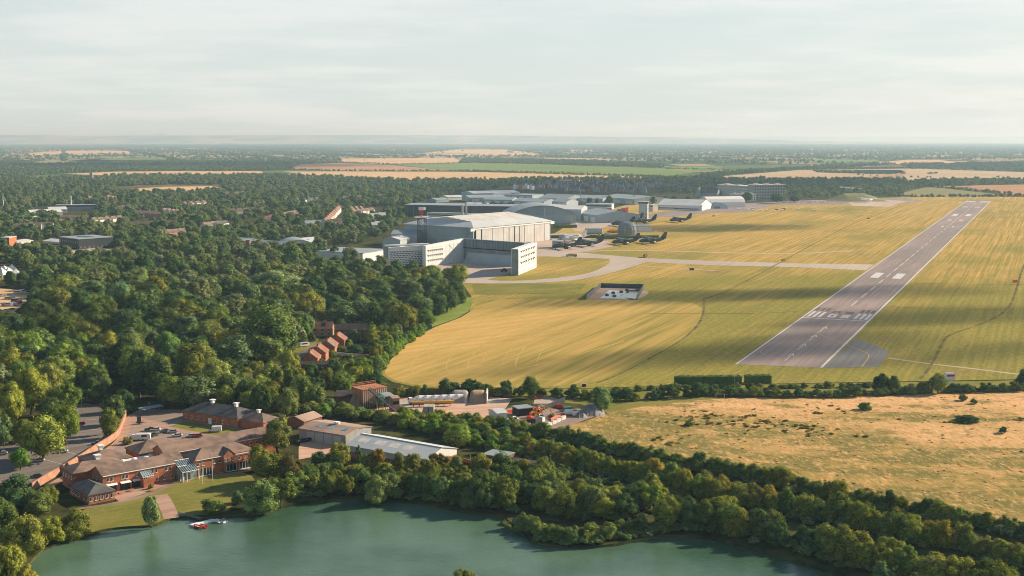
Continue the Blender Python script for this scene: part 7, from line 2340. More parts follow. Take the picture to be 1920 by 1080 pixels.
# church and cathedral far away
A = at(172,343); t = thing('parish_church','small church with square tower before the long pale field','church',(A.x,A.y,0),.1)
MB().box(-4,-4,0,4,4,30).build('tower',M['grey_render'],t); wall_block('nave',t,4.01,-5,26,5,9,M['cream'],gable='x',ridge=14); gable_roof(t,4.01,-5,26,5,9,14,M['tile_red'])
t = thing('distant_cathedral','tiny hazy cathedral silhouette on the left skyline','cathedral',((300-960)/2309*33000,33000,204),0)
MB().box(-12,-12,0,6,12,70).build('tower',M['grey_render'],t); MB().box(6.01,-9,0,75,9,30).build('nave',M['grey_render'],t); MB().box(55,-10,30.01,72,10,52).build('lantern_tower',M['grey_render'],t)
# power pylon / masts far
for px, py, h, lb in ((683,310,45,'thin hazy pylon above the brown stubble field'),(1696,327,45,'thin hazy pylon above the right hand tan field'),(1088,388,30,'white mast in front of the industrial sheds'),(1229,391,22,'white mast right of the control tower'),(578,385,25,'thin mast in the suburb trees')):
    p = at(px,py); t = thing('lattice_mast',lb,'mast',(p.x,p.y,0))
    mb = MB()
    w0 = 3.0 if h > 40 else 1.0
    for sx in (-1,1):
        for sy in (-1,1): mb.tube((sx*w0,sy*w0,0),(sx*.4,sy*.4,h),.3,.25,4)
    for k in range(8):
        z = h*k/8; ww = w0*(1-k/8)+.4*k/8
        mb.tube((-ww,-ww,z),(ww,-ww,z+h/8),.15,.15,4).tube((ww,ww,z),(-ww,ww,z+h/8),.15,.15,4)
    mb.build('lattice',M['steel'],t)
    if h > 40:
        for z in (h*.6,h*.75,h*.9): MB().box(-7,-.3,z,7,.3,z+.6).build('cross_arm',M['steel'],t)
# bushes among the industry, one by one
for px, py, w_, h_, lb in ((893,388,12,8,'round bush left of the row behind the black hangar'),(908,389,14,9,'yellowish round bush in the row behind the black hangar'),(925,388,15,9,'round bush in the middle of the row behind the black hangar'),(942,388,16,9,'dark round bush near the right end of the row behind the black hangar'),(958,388,14,9,'dark round bush at the right end of the row behind the black hangar'),
    (1105,384,12,13,'dark tree left of the white office row'),(1120,384,11,12,'dark tree behind the white office row'),(1142,382,13,15,'tree standing over the white office row'),(1190,381,14,15,'dark tree left of the control tower'),(1224,383,14,14,'dark tree right of the control tower'),(1250,377,12,10,'dark tree behind the low white hangar'),(1263,377,12,10,'second dark tree behind the low white hangar'),(1290,375,8,7,'small dark tree behind the marquee hangar'),(1088,386,9,10,'small dark tree by the white mast'),(1400,380,22,18,'round tree in front of the low white offices'),(1457,381,26,18,'broad tree at the right end of the pale apartments'),(1490,380,20,14,'round tree right of the pale apartments')):
    tree_px('broadleaf_tree','round',px,py,w_,h_,'dark' if 'yellow' not in lb else 'yellow',lb)
# ---------------------------------------------------------------- vehicles
CARM = {}
def car_meshes(kind):
    if kind in CARM: return CARM[kind]
    if kind == 'car':
        L_, W_, pr = 4.3, 1.75, [(-2.15,.35),(-2.1,.85),(-1.85,.95),(-.9,1.0),(1.55,.98),(2.05,.9),(2.15,.6),(2.12,.35)]
        cab = [(-.95,.99),(-.25,1.43),(1.05,1.46),(1.75,.97)]
        wx, wr = (-1.3,1.35), .33
    elif kind == 'van':
        L_, W_, pr = 5.4, 2.0, [(-2.7,.4),(-2.68,1.0),(-2.2,1.25),(-1.5,1.95),(-1.1,2.45),(2.6,2.5),(2.7,2.3),(2.7,.4)]
        cab = [(-2.16,1.28),(-1.52,1.94),(-1.2,1.94),(-1.2,1.28)]
        wx, wr = (-1.75,1.7), .36
    elif kind == 'pickup':
        L_, W_, pr = 5.6, 2.0, [(-2.8,.4),(-2.75,1.0),(-2.0,1.15),(-1.4,2.0),(-.1,2.05),(0.0,1.0),(2.8,1.0),(2.8,.45)]
        cab = [(-1.93,1.2),(-1.42,1.92),(-.2,1.95),(-.2,1.2)]
        wx, wr = (-1.8,1.7), .38
    else:   # caravan
        L_, W_, pr = 6.2, 2.2, [(-3.1,.5),(-3.05,1.6),(-2.6,2.6),(2.8,2.6),(3.1,2.2),(3.1,.5)]
        cab = [(-2.2,1.4),(-2.2,2.2),(1.8,2.2),(1.8,1.4)]
        wx, wr = (0.2,), .34
    b_ = MB(); n = len(pr)
    b_.section(pr[::-1], -W_/2, W_/2)
    g = MB()
    if kind == 'car':
        top = [(x*.98, z) for x, z in cab]
        vs = [(cab[0][0],-W_*.47,cab[0][1]),(cab[3][0],-W_*.47,cab[3][1]),(cab[3][0],W_*.47,cab[3][1]),(cab[0][0],W_*.47,cab[0][1]),
              (cab[1][0],-W_*.38,cab[1][1]),(cab[2][0],-W_*.38,cab[2][1]),(cab[2][0],W_*.38,cab[2][1]),(cab[1][0],W_*.38,cab[1][1])]
        g.add(vs,[(0,1,5,4),(1,2,6,5),(2,3,7,6),(3,0,4,7),(4,5,6,7)])
        b_.add([(cab[1][0]-.03,-W_*.385,1.40),(cab[2][0]+.03,-W_*.385,1.43),(cab[2][0]+.03,W_*.385,1.43),(cab[1][0]-.03,W_*.385,1.40),(cab[1][0],-W_*.37,1.475),(cab[2][0],-W_*.37,1.495),(cab[2][0],W_*.37,1.495),(cab[1][0],W_*.37,1.475)],[(0,1,5,4),(1,2,6,5),(2,3,7,6),(3,0,4,7),(4,5,6,7)])
    else:
        g.section(cab[::-1], -W_/2-.012, W_/2+.012)
        if kind == 'van' or kind == 'pickup':
            x0, z0 = cab[0]; x1, z1 = cab[1]
            g.add([(x0-.03,-W_*.42,z0+.03),(x1-.03,-W_*.42,z1),(x1-.03,W_*.42,z1),(x0-.03,W_*.42,z0+.03)],[(0,1,2,3)])
    wm = MB().tube((0,-.11,0),(0,.11,0),wr,wr,12)
    hub = MB().tube((0,-.12,0),(0,.12,0),wr*.55,wr*.55,8)
    lm = MB().box(-.03,-.18,-.08,.03,.18,.08)
    bo = b_.build('body', M['car_white']); go = g.build('cabin_glass', M['glass']); wo = wm.build('wheel', M['black']); ho = hub.build('rim', M['steel']); lo = lm.build('headlight', M['glass_teal'])
    CARM[kind] = (bo.data, go.data, wo.data, ho.data, lo.data, L_, W_, wx, wr)
    for o in (bo, go, wo, ho, lo): bpy.data.objects.remove(o)
    return CARM[kind]
BODY = {}
def vehicle(kind, color, label, px, py, rz, cat=None, name=None, group=None, s=1.0, detail=True):
    bm_, gm_, wm_, hm_, lm_, L_, W_, wx, wr = car_meshes(kind)
    if (kind, color) not in BODY:
        me = bm_.copy(); me.materials[0] = M['car_'+color]; BODY[(kind, color)] = me
    p = at(px, py)
    t = thing(name or {'car':'parked_car','van':'parked_van','pickup':'pickup_truck','caravan':'caravan'}[kind], label, cat or {'car':'car','van':'van','pickup':'pickup truck','caravan':'caravan'}[kind], (p.x,p.y,.1), rz, group)
    link('body', BODY[(kind, color)], t); link('cabin_glass', gm_, t)
    for x in wx:
        for y in (-W_/2+.05, W_/2-.05):
            wo = link('wheel', wm_, t, (x,y,wr)); link('rim', hm_, wo)
    if detail and kind != 'caravan':
        for y in (-W_*.33, W_*.33): link('headlight', lm_, t, (-L_/2-.01,y,.72))
    return t
V = vehicle
V('car','red','bright red car parked at the edge of the public car park',151,797,.25)
V('car','white','white car parked half under the big yellow green tree',117,849,.2)
V('car','silver','silver car parked at the near corner of the public car park',73,866,.2)
V('car','grey','grey car at the lower end of the public car park by the wall',68,896,.35)
V('car','black','black car close against the tall brick wall',182,833,.6)
V('car','black','black car under the trees at the left edge of the car park',20,834,.2)
V('car','silver','silver car at the left edge of the photo beside the car park',4,853,.3)
V('car','black','black car left of the white estate in the office yard',281,808,.15); V('car','white','white estate car in the middle of the office yard',291,808,.12); V('car','black','black car behind the blue grey one in the office yard',289,818,1.2)
V('car','grey','dark grey car to the right of the white estate in the office yard',309,811,.5); V('car','silver','silver hatchback right of the dark grey car in the office yard',323,812,.3); V('car','white','white car nearest the long roof in the office yard',332,819,.2)
V('car','silver','silver car beside the red one in the office yard',358,820,.4); V('car','red','red car parked by the long roof of the brick offices',370,820,.3)
V('van','white','white panel van parked on the drive in the office yard',403,810,.1); V('van','white','white van close to the yellow shrub in the office yard',253,826,.1); V('caravan','white','long white minibus right of the white van by the yellow shrub',268,825,.12,'minibus','minibus')
V('car','white','white car at the right end of the long office roof',501,815,1.3); V('car','silver','silver car in front of the workshop doors',573,828,.9); V('car','black','black car in front of the workshop doors',566,830,.9); V('car','black','second black car by the workshop doors, furthest left',580,827,.9)
p = at(262,795); t = thing('site_trailer','small dark trailer with upright sign board in the office yard','trailer',(p.x,p.y,.1),.1)
MB().box(-1.6,-.8,.45,1.6,.8,.75).tube((1.6,0,.6),(2.9,0,.55),.06,.06,5).build('chassis',M['dark_steel'],t); MB().box(-1.1,-.06,.76,.6,.06,3.3).build('sign_board',M['dark_steel'],t)
for y in (-.85,.85): MB().tube((0,y-.1,.33),(0,y+.1,.33),.33,.33,10).build('wheel',M['black'],t)
for px, py, c, lb in ((576,634,'white','white car on the lane before the terrace'),(546,661,'silver','silver car at the near end of the house lane'),(536,674,'white','white car at the bottom of the house lane'),(543,673,'grey','grey car at the bottom of the house lane')):
    V('car',c,lb,px,py,.9)
V('caravan','white','white caravan on the lane beside the terrace',570,650,.7)
for px, py, c, k, lb in ((6,556,'white','van','white van at the left edge of the event field'),(14,560,'black','car','black car on the event field'),(22,561,'silver','van','silver van in the middle of the event field'),(33,551,'white','caravan','white caravan at the back of the event field'),(44,549,'white','caravan','large white caravan at the back right of the event field'),(52,551,'white','caravan','white caravan furthest right on the event field'),
   (27,566,'red','van','red van on the event field'),(34,569,'red','van','second red van at the right of the event field'),(8,573,'red','car','red car at the front of the event field'),(17,574,'white','caravan','white caravan at the front of the event field'),(25,573,'white','van','white van at the front right of the event field'),(10,583,'white','car','white car at the near edge of the event field'),(22,581,'blue','car','blue car at the near edge of the event field'),(27,590,'silver','car','silver car nearest the orange field'),
   (465,527,'red','car','red car on the main road'),(462,524,'silver','car','silver car in front of the red one on the main road')):
    V(k,c,lb,px,py,r_.uniform(-.4,.6),detail=False)
g = 'cars parked in the row at the far end of the airfield'
for k in range(26):
    V('car',('white','silver','grey','black','white','blue')[k%6],('%s car, %s in the long row at the far end of the airfield' % (('white','silver','grey','black','white','blue')[k%6], nth(k,26) if k < 20 or k == 25 else ORD[25-k]+' from right')),1462+k*3.9+r_.uniform(-.8,.8),380.2-(k%2)*1.2,1.57+r_.uniform(-.1,.1),None,None,g,1,False)
for k in range(9):
    V('car',('white','silver','black')[k%3],('%s car, %s beside the site huts by the control tower' % (('white','silver','black')[k%3], nth(k,9))),1108+k*4.5,406-(k%2),.1,None,None,'cars beside the site huts',1,False)

# lorries
def lorry(label, px, py, rz, cabm, bodym, kind='box', L_=8.5, cat='lorry', name='lorry'):
    p = at(px, py); t = thing(name, label, cat, (p.x,p.y,.08), rz)
    MB().box(-L_/2,-1.0,.75,L_/2,1.0,1.0).build('chassis', M['dark_steel'], t)
    cb = MB().section([(-L_/2,1.02),(-L_/2+2.0,1.02),(-L_/2+2.0,3.1),(-L_/2+.4,3.1),(-L_/2,2.2)],-1.2,1.2).build('cab', cabm, t)
    MB().box(-L_/2-.03,-1.05,2.0,-L_/2+.02,1.05,2.2).add([(-L_/2-.02,-1.05,2.24),(-L_/2+.34,-1.05,3.0),(-L_/2+.34,1.05,3.0),(-L_/2-.02,1.05,2.24)],[(0,1,2,3)]).build('windscreen', M['glass'], cb)
    if kind == 'box': MB().box(-L_/2+2.2,-1.25,1.02,L_/2,1.25,3.4).build('body', bodym, t)
    elif kind == 'tank': MB().rings([(-L_/2+2.2,2.1,.5,.5),(-L_/2+2.4,2.1,1.2,1.05),(L_/2-.2,2.1,1.2,1.05),(L_/2,2.1,.5,.5)],12).build('tank', bodym, t)
    elif kind == 'mixer':
        a = MB(); ax = [(-L_/2+2.5,1.9,.7),(-L_/2+3.5,2.3,1.25),(-L_/2+5.2,2.7,1.3),(L_/2-.2,3.2,.6)]
        a.rings([(x,z,r,r) for x,z,r in ax],12); a.build('drum', bodym, t)
        MB().add([(L_/2-.2,-.5,3.4),(L_/2+.7,-.25,1.6),(L_/2+.7,.25,1.6),(L_/2-.2,.5,3.4),(L_/2-.3,-.5,3.9),(L_/2+.5,0,3.7)],[(0,1,2,3),(0,4,5),(3,5,4)]).build('chute', M['steel'], t)
    for x in (-L_/2+1.1, L_/2-2.6, L_/2-1.3):
        for y in (-1.0, 1.0): MB().tube((x,y-.16,.5),(x,y+.16,.5),.5,.5,10).build('wheel', M['black'], t)
    return t
lorry('yellow and brown airfield tanker lorry on the taxiway',1072,481,2.9+math.pi,M['white'],M['yellow'],'tank',12,'tanker','tanker_lorry')
lorry('short orange fronted airfield fire tender alone on the taxiway junction',1210,482.5,1.2,M['orange'],M['dark_steel'],'box',8,'fire engine','fire_engine')
for k in range(6):
    lorry('concrete mixer lorry with white drum, '+('nearest the timber plant','second from the timber plant','third from the timber plant','third from the brown stockpile','second from the brown stockpile','closest to the grey stockpile')[k], 781+k*14.5, 757.5-k*.5, .25, M['white'], M['white'], 'mixer', 8, 'mixer lorry', 'mixer_lorry')
lorry('dirty orange box lorry standing by the timber clad plant',741,757,-1.4,M['wood'],M['brick_pale'],'box',9,'lorry','lorry')

# transport aircraft: four turboprops on a high wing, tall fin
AM = {}
def aircraft(label, px, py, rz, m, group=None, z=0.0):
    p = at(px, py); t = thing('transport_aircraft', label, 'aircraft', (p.x,p.y,.08), rz, group)
    if m not in AM:
        d = {}
        f = MB().rings([(15.2,2.9,.12,.15),(14.6,2.8,.8,.85),(13.4,2.9,1.45,1.5),(11.5,3.2,1.95,2.05),(9.5,3.4,2.15,2.2),(-2,3.4,2.15,2.2),(-7,3.8,1.9,1.9),(-11.5,4.7,1.15,1.15),(-14.2,5.4,.35,.4)],14)
        f.box(-2.5,-2.9,1.2,5,-1.9,2.6).box(-2.5,1.9,1.2,5,2.9,2.6)
        d['fuselage'] = f
        wg = MB()
        for s in (-1,1):
            vs = [(4.6,0,5.5),(-.6,0,5.5),(-.1,s*20,6.0),(2.6,s*20,6.0),(4.3,0,6.15),(-.6,0,5.9),(0,s*20,6.15),(2.4,s*20,6.3)]
            fs = [(0,1,2,3),(4,7,6,5),(0,3,7,4),(1,5,6,2),(2,6,7,3)]
            wg.add(vs, fs)
        d['wing'] = wg
        fn = MB().add([(-7.5,-.2,5.6),(-14.4,-.2,5.6),(-15.6,-.12,11.7),(-12.6,-.12,11.7),(-7.5,.2,5.6),(-14.4,.2,5.6),(-15.6,.12,11.7),(-12.6,.12,11.7)],[(3,2,1,0),(4,5,6,7),(0,4,7,3),(1,2,6,5),(2,3,7,6)])
        d['tail_fin'] = fn
        tp = MB()
        for s in (-1,1):
            tp.add([(-11.2,0,5.8),(-14.4,0,5.8),(-14.2,s*8,5.95),(-12.6,s*8,5.95),(-11.2,0,6.1),(-14.4,0,6.0),(-14.2,s*8,6.08),(-12.6,s*8,6.1)],[(0,1,2,3),(7,6,5,4),(0,3,7,4),(1,5,6,2),(2,6,7,3)])
        d['tailplane'] = tp
        d['engine'] = MB().rings([(6.9,0,.2,.2),(6.6,0,.5,.55),(5.2,0,.6,.75),(2.5,0,.5,.6),(1.0,.2,.2,.2)],9)
        pr = MB()
        for k in range(4):
            an = math.pi/4+k*math.pi/2; c, s = math.cos(an), math.sin(an)
            pr.add([(7.0,-s*.18,c*.18),(7.0,c*2.0-s*.16,s*2.0+c*.16),(7.06,c*2.0+s*.16,s*2.0-c*.16),(7.06,s*.18,-c*.18)],[(0,1,2,3)])
        d['propeller'] = pr
        d['undercarriage'] = MB().tube((1.5,-2.2,.6),(1.5,-1.5,.6),.62,.62,9).tube((1.5,1.5,.6),(1.5,2.2,.6),.62,.62,9).tube((0,-2.2,.6),(0,-1.5,.6),.62,.62,9).tube((0,1.5,.6),(0,2.2,.6),.62,.62,9).tube((11.8,-.4,.45),(11.8,.4,.45),.45,.45,9).tube((11.8,0,.5),(11.8,0,2),.12,.12,5).box(.5,-2.0,.6,1,-1.6,1.4).box(.5,1.6,.6,1,2.0,1.4)
        d['cockpit_glass'] = MB().add([(13.62,-1.0,3.9),(13.62,1.0,3.9),(12.5,1.35,4.72),(12.5,-1.35,4.72)],[(0,1,2,3)])
        AM[m] = {}
        for k, b_ in d.items():
            o = b_.build(k, M['glass'] if k == 'cockpit_glass' else (M['black'] if k == 'undercarriage' else (M['aircraft_pale'] if (k == 'propeller') else M[m])), smooth=(k in ('fuselage','engine')))
            AM[m][k] = o.data; bpy.data.objects.remove(o)
    D = AM[m]
    for k in ('fuselage','wing','tail_fin','tailplane','undercarriage','cockpit_glass'):
        link(k, D[k], t)
    t.scale = (1.17,1.12,1.12)
    for y in (-10.2,-5.0,5.0,10.2):
        e = link('engine', D['engine'], t, (0,y,5.25+abs(y)*.012)); link('propeller', D['propeller'], e)
    return t
aircraft('nearest dark transport plane, nose left, on the apron edge',1063,466.5,math.pi+.30,'aircraft')
aircraft('dark transport plane directly behind the nearest one',1106,461.5,math.pi+.32,'aircraft')
aircraft('stripped pale transport plane without paint behind the nearest two',1077,452.5,math.pi+.5,'aircraft_pale')
aircraft('dark transport plane in the middle, left of the gap under the scaffold dome',1173,458.5,math.pi+.30,'aircraft')
aircraft('dark transport plane with a pale panel, rightmost of the front row',1224,456.5,math.pi+.28,'aircraft')
aircraft('dark transport plane left of the flat roofed building',1168,423.5,math.pi+.25,'aircraft')
aircraft('dark transport plane just in front of the control tower',1186,415.5,math.pi+.3,'aircraft')
aircraft('dark transport plane on the grass right of the control tower',1210,419,math.pi+.28,'aircraft')
aircraft('lone dark transport plane furthest right on the shaded grass',1276,416.5,math.pi+.25,'aircraft')
# light aircraft on the grass
LA = {}
def light_plane(label, px, py, rz, m, s=1.0, name='light_aircraft'):
    p = at(px, py); t = thing(name, label, 'light aircraft', (p.x,p.y,.08), rz)
    if not LA:
        d = {'fuselage': MB().rings([(3.2,1.1,.15,.15),(2.9,1.1,.45,.45),(1.2,1.3,.6,.75),(-.5,1.3,.5,.65),(-3.4,1.4,.12,.18)],8),
             'wing': MB().box(-.3,-5.4,1.75,1.2,5.4,1.92), 'tail_fin': MB().section([(-3.5,1.4),(-2.4,1.4),(-3.1,2.7),(-3.6,2.7)],-.06,.06), 'tailplane': MB().box(-3.5,-1.6,1.45,-2.7,1.6,1.53),
             'undercarriage': MB().tube((.6,-1.2,.25),(.6,-1.0,.25),.25,.25,7).tube((.6,1.0,.25),(.6,1.2,.25),.25,.25,7).tube((2.5,-.1,.22),(2.5,.1,.22),.22,.22,7).tube((.6,-1.1,.3),(.6,0,1),.05,.05,4).tube((.6,1.1,.3),(.6,0,1),.05,.05,4).tube((2.5,0,.3),(2.5,0,1),.05,.05,4)}
        for k, b_ in d.items():
            o = b_.build(k, M['white']); LA[k] = o.data; bpy.data.objects.remove(o)
    for k in LA:
        me = LA[k]
        if m != 'white':
            if (k, m) not in AM: AM[(k, m)] = me.copy(); AM[(k, m)].materials[0] = M[m]
            me = AM[(k, m)]
        c = link(k, me, t); c.scale = (s, s, s)
    return t
for px, py, a_, m, lb in ((1386,394,.2,'white','white light aircraft furthest left on the grass'),(1400,393,.4,'white','white light aircraft second from the left on the grass'),(1413,392.5,2.8,'white','white light aircraft with the red one beyond it'),(1411,396,.1,'white','white light aircraft nearest the left group'),(1426,396,.3,'white','small white light aircraft between two groups'),(1439,396,3.0,'white','wide winged white light aircraft in the middle of the grass'),
   (1453,397.5,.2,'white','nearest white light aircraft of the middle group'),(1456,394.5,.5,'dark_steel','dark light aircraft of the middle group'),(1468,396,2.9,'white','white light aircraft beside the dark ones'),(1470,393.5,.2,'dark_steel','second dark light aircraft, further right'),(1471,391.5,.3,'white','white light aircraft behind the dark pair'),(1498,393.5,3.0,'white','white light aircraft standing apart on the right'),(1526,396,.1,'white','white light aircraft furthest right on the grass')):
    light_plane(lb, px, py, a_, M and m, 1.25)
light_plane('small white twin on the apron below the far site huts',1097,409,2.9,'white',2.2)
light_plane('white airliner taxiing below the earth bund at the far end',1626,379.5,.5,'white',4.2,'airliner')
# marker boards
for px, py, m, lb in ((1244,437,'yellow','yellow marker board on the shaded grass'),(1229,437,'white','white equipment cabin on the shaded grass'),(1338,407,'yellow','yellow marker board on the grass below the canvas shelter'),(1628,412,'orange','orange marker board where two ditches cross'),(1903,532,'orange','orange marker board at the right edge ditch'),(1468,491,'yellow','yellow marker at the taxiway bend'),(1297,509,'dark_steel','dark marker at the end of the worn track')):
    p = at(px,py); t = thing('marker_board',lb,'marker board',(p.x,p.y,0),.2)
    MB().box(-2.2,-.2,1.0,2.2,.2,3.2).build('board',M[m],t)
    for x in (-1.7,1.7): MB().tube((x,0,0),(x,0,1),.1,.1,5).build('leg',M['steel'],t)

# ---------------------------------------------------------------- concrete plant and works compound
a, b_ = at(681,764), at(724,757)
an = math.atan2(b_.y-a.y,b_.x-a.x); ln = (b_-a).length
t = thing('aggregate_plant','timber clad aggregate hopper building of a concrete plant','plant building',(a.x,a.y,0),an)
wall_block('wall',t,0,0,ln,9,8.0,M['wood'],z0=2.2)
st = MB()
for k in range(13):
    u = ln*k/12
    st.box(u-.10,-.25,.0,u+.10,-.01,8.0)
st.build('stud',M['cream'],t)
rl = MB()
for k in range(11):
    u = ln*k/10
    rl.tube((u,-.2,8.3),(u,-.2,9.8),.09,.09,4).tube((u,9,8.3),(u,9,9.8),.09,.09,4)
for z in (9.1,9.8): rl.tube((0,-.2,z),(ln,-.2,z),.11,.11,4).tube((0,9,z),(ln,9,z),.11,.11,4).tube((0,-.2,z),(0,9,z),.11,.11,4)
rl.build('railing',M['wood'],t); MB().box(-.3,-.5,8.02,ln+.3,9.3,8.3).build('deck',M['wood'],t)
for x in (.3,ln*.5,ln-.3):
    for y in (.3,8.6): MB().box(x-.25,y-.25,0,x+.25,y+.25,2.19).build('leg',M['dark_steel'],t)
def conveyor(label, a, b2, za, zb, wd, m):
    A, B_ = at(a[0],a[1],za), at(b2[0],b2[1],zb)
    t = thing('conveyor',label,'conveyor',(A.x,A.y,0),math.atan2(B_.y-A.y,B_.x-A.x)); ln = (B_-A).length
    MB().add([(0,-wd/2,za),(ln,-wd/2,zb),(ln,wd/2,zb),(0,wd/2,za),(0,-wd/2,za+.5),(ln,-wd/2,zb+.5),(ln,wd/2,zb+.5),(0,wd/2,za+.5)],[(3,2,1,0),(4,5,6,7),(0,1,5,4),(1,2,6,5),(2,3,7,6),(3,0,4,7)]).build('belt_frame',m,t)
    for s in (-1,1):
        mb = MB()
        for k in range(9):
            u0, u1 = ln*k/9, ln*(k+1)/9; z0, z1 = za+(zb-za)*k/9, za+(zb-za)*(k+1)/9
            mb.tube((u0,s*wd/2,z0+.5),(u1,s*wd/2,z1+1.3),.06,.06,4).tube((u0,s*wd/2,z0+1.3),(u1,s*wd/2,z1+1.3),.07,.07,4)
        mb.build('truss',m,t)
    for u in (.35,.7):
        z = za+(zb-za)*u
        for s in (-1,1): MB().tube((ln*u,s*wd/2,z),(ln*u,s*wd/2*1.4,0),.12,.12,5).build('leg',m,t)
    return t
conveyor('long dark inclined conveyor rising to the timber hopper',(743,773),(692,731),.8,9.5,1.4,M['dark_steel'])
p = at(713,767); t = thing('cone_hopper','green cone shaped hopper under the conveyor','hopper',(p.x,p.y,0))
MB().lathe([(.5,1.8),(2.2,5.2),(2.2,6.2)],0,0,10).build('cone',M['green'],t)
for k in range(4):
    c, s = math.cos(k*1.571+.78), math.sin(k*1.571+.78); MB().tube((c*2,s*2,0),(c*2,s*2,5.3),.12,.12,5).build('leg',M['yellow'],t)
mound('sand_heap','pale sand heap leaning on the left side of the timber plant',650,684,764,10,5.5,M['sand'],'heap')
shed('dark open sided shed right of the timber plant',(722,744),(738,742),5,9,5,5.5,M['dark_steel'],M['roof_grey'],'x','open_shed','shed')
shed('low dark roofed store behind the timber plant',(628,744),(664,744),3.5,14,3.5,5,M['brick_dark'],M['tile_dark'],'x','open_shed','shed')
shed('brown control cabin on the right of the timber plant',(736,748),(749,747),6,6,6,6.4,M['brick_pale'],M['fibre'],'x','control_cabin','cabin',0,(.55,.8))
def heap(label, px0, px1, py, depth, h, m, name='stockpile'):
    return mound(name, label, px0, px1, py, depth, h, m, 'heap')
for px0, px1, m, lb in ((842,880,'gravel','grey stockpile against the back wall of the concrete yard'),(878,914,'sand','brown stockpile right of the grey one in the concrete yard')):
    a, b_ = at(px0,757), at(px1,757); t = thing('stockpile',lb,'heap',(a.x,a.y,0),0); ln = (b_-a).length; n = 14
    rows = []
    for j in range(7):
        y = 10*j/6; kk = min(1, (j/6)/.45)
        rows.append([(ln*i/n, y, 4.6*kk*(max(0,1-abs(2*i/n-1)**7))) for i in range(n+1)])
    MB().add([q for r in rows for q in r],[(j*(n+1)+i,j*(n+1)+i+1,(j+1)*(n+1)+i+1,(j+1)*(n+1)+i) for j in range(6) for i in range(n)]).build('heap',M[m],t,smooth=True)
    MB().box(-.5,10.02,0,ln+.5,10.6,3.2).build('bay_wall',M['brick_dark'],t)
wall_line('bay_divider','short pale concrete bay wall at the right of the brown stockpile',W([(912,757),(914,747)]),5.0,.6,M['block'])
wall_line('yard_fence','long dark fence along the back of the concrete yard',W([(752,742),(840,741),(905,742),(960,744)]),3.4,.2,M['brick_dark'],'fence')
a, b_ = at(772,763), at(852,761); t = thing('gantry_conveyor','long low yellow steel conveyor in front of the mixer lorries','conveyor',(a.x,a.y,0),math.atan2(b_.y-a.y,b_.x-a.x)); ln=(b_-a).length
MB().box(0,-.5,1.6,ln,.5,2.6).build('belt_frame',M['yellow'],t)
for k in range(7): MB().box(ln*(k+.3)/7-.12,-.5,0,ln*(k+.3)/7+.12,.5,1.59).build('leg',M['dark_steel'],t)
a, b_ = at(789,781), at(812,779); t = thing('concrete_bunker','grey precast bunker with slanting sides in the concrete yard','bunker',(a.x,a.y,0),0); ln=(b_-a).length
MB().add([(0,0,0),(ln,0,0),(ln,6,0),(0,6,0),(1.2,0,4.5),(ln,0,4.5),(ln,6,4.5),(1.2,6,4.5)],[(3,2,1,0),(0,1,5,4),(1,2,6,5),(2,3,7,6),(3,0,4,7),(4,5,6,7)]).build('body',M['concrete'],t); MB().box(ln*.6,-.05,.2,ln*.64,-.005,4.4).build('joint',M['slot'],t)
heap('red brown spoil heap in front of the concrete yard',812,848,786,8,3.2,M['orange_soil'])
# works compound
heap('pale gravel heap at the right end of the works compound',1085,1136,781,13,4.2,M['gravel'],'gravel_heap'); heap('small gravel heap beside the bigger one',1078,1102,784,7,2.2,M['gravel'],'gravel_heap'); heap('brown earth heap in the middle of the works compound',1028,1046,784,6,1.6,M['soil'],'gravel_heap')
shed('white site cabin at the left of the works compound',(932,783),(951,781),3,9,4.6,5.4,M['wall_white'],M['roof_white'],'x','site_cabin','cabin')
shed('dark open fronted container shelter behind the orange barriers',(972,769),(999,766),3,6,3.4,3.5,M['slot'],M['roof_grey'],'x','open_shelter','shelter')
V('pickup','white','white pickup truck in the works compound',961,790,math.pi+.05)
def barrier_run(label, pxs, m, h=1.2):
    pts = W(pxs); t = thing('barrier_run',label,'barriers',(pts[0].x,pts[0].y,0)); o0 = pts[0]
    for a, b2 in zip(pts[:-1], pts[1:]):
        d = b2-a; n = max(1,int(d.length/2.0))
        for k in range(n):
            p, q = a+d*(k/n)-o0, a+d*((k+.93)/n)-o0; nn = Vector((-d.y,d.x)).normalized()*.15
            MB().prism([(v.x,v.y) for v in (p-nn,q-nn,q+nn,p+nn)],.05,h).build('barrier',m,t)
    return t
barrier_run('orange plastic barriers in front of the dark shelter',[(951,776),(965,773),(985,773.5),(1004,770),(1022,769)],M['orange'],1.5)
barrier_run('red barriers along the back right of the works compound',[(1041,764),(1056,766),(1064,771)],M['red'],1.5)
barrier_run('red white barriers at the compound entrance by the side road',[(930,794),(938,791)],M['red'],1.0)
barrier_run('red and white barriers at the back of the car park',[(186,761),(204,757)],M['red'],1.0)
for k, lb in enumerate(('uppermost of the orange pipes','middle one of the orange pipes','lowest of the orange pipes')):
    a, b_ = at(1033-k*.6,789-k*.9), at(1061-k*.6,776-k*.9); d = b_-a
    t = thing('drain_pipe',lb+' lying in the works compound','pipe',(a.x,a.y,.05+.0*k),math.atan2(d.y,d.x),None)
    MB().tube((0,0,.35),(d.length,0,.35),.35,.35,10).build('barrel',M['orange'],t); MB().tube((d.length+.01,0,.35),(d.length+.5,0,.35),.43,.43,10).build('socket',M['orange'],t)
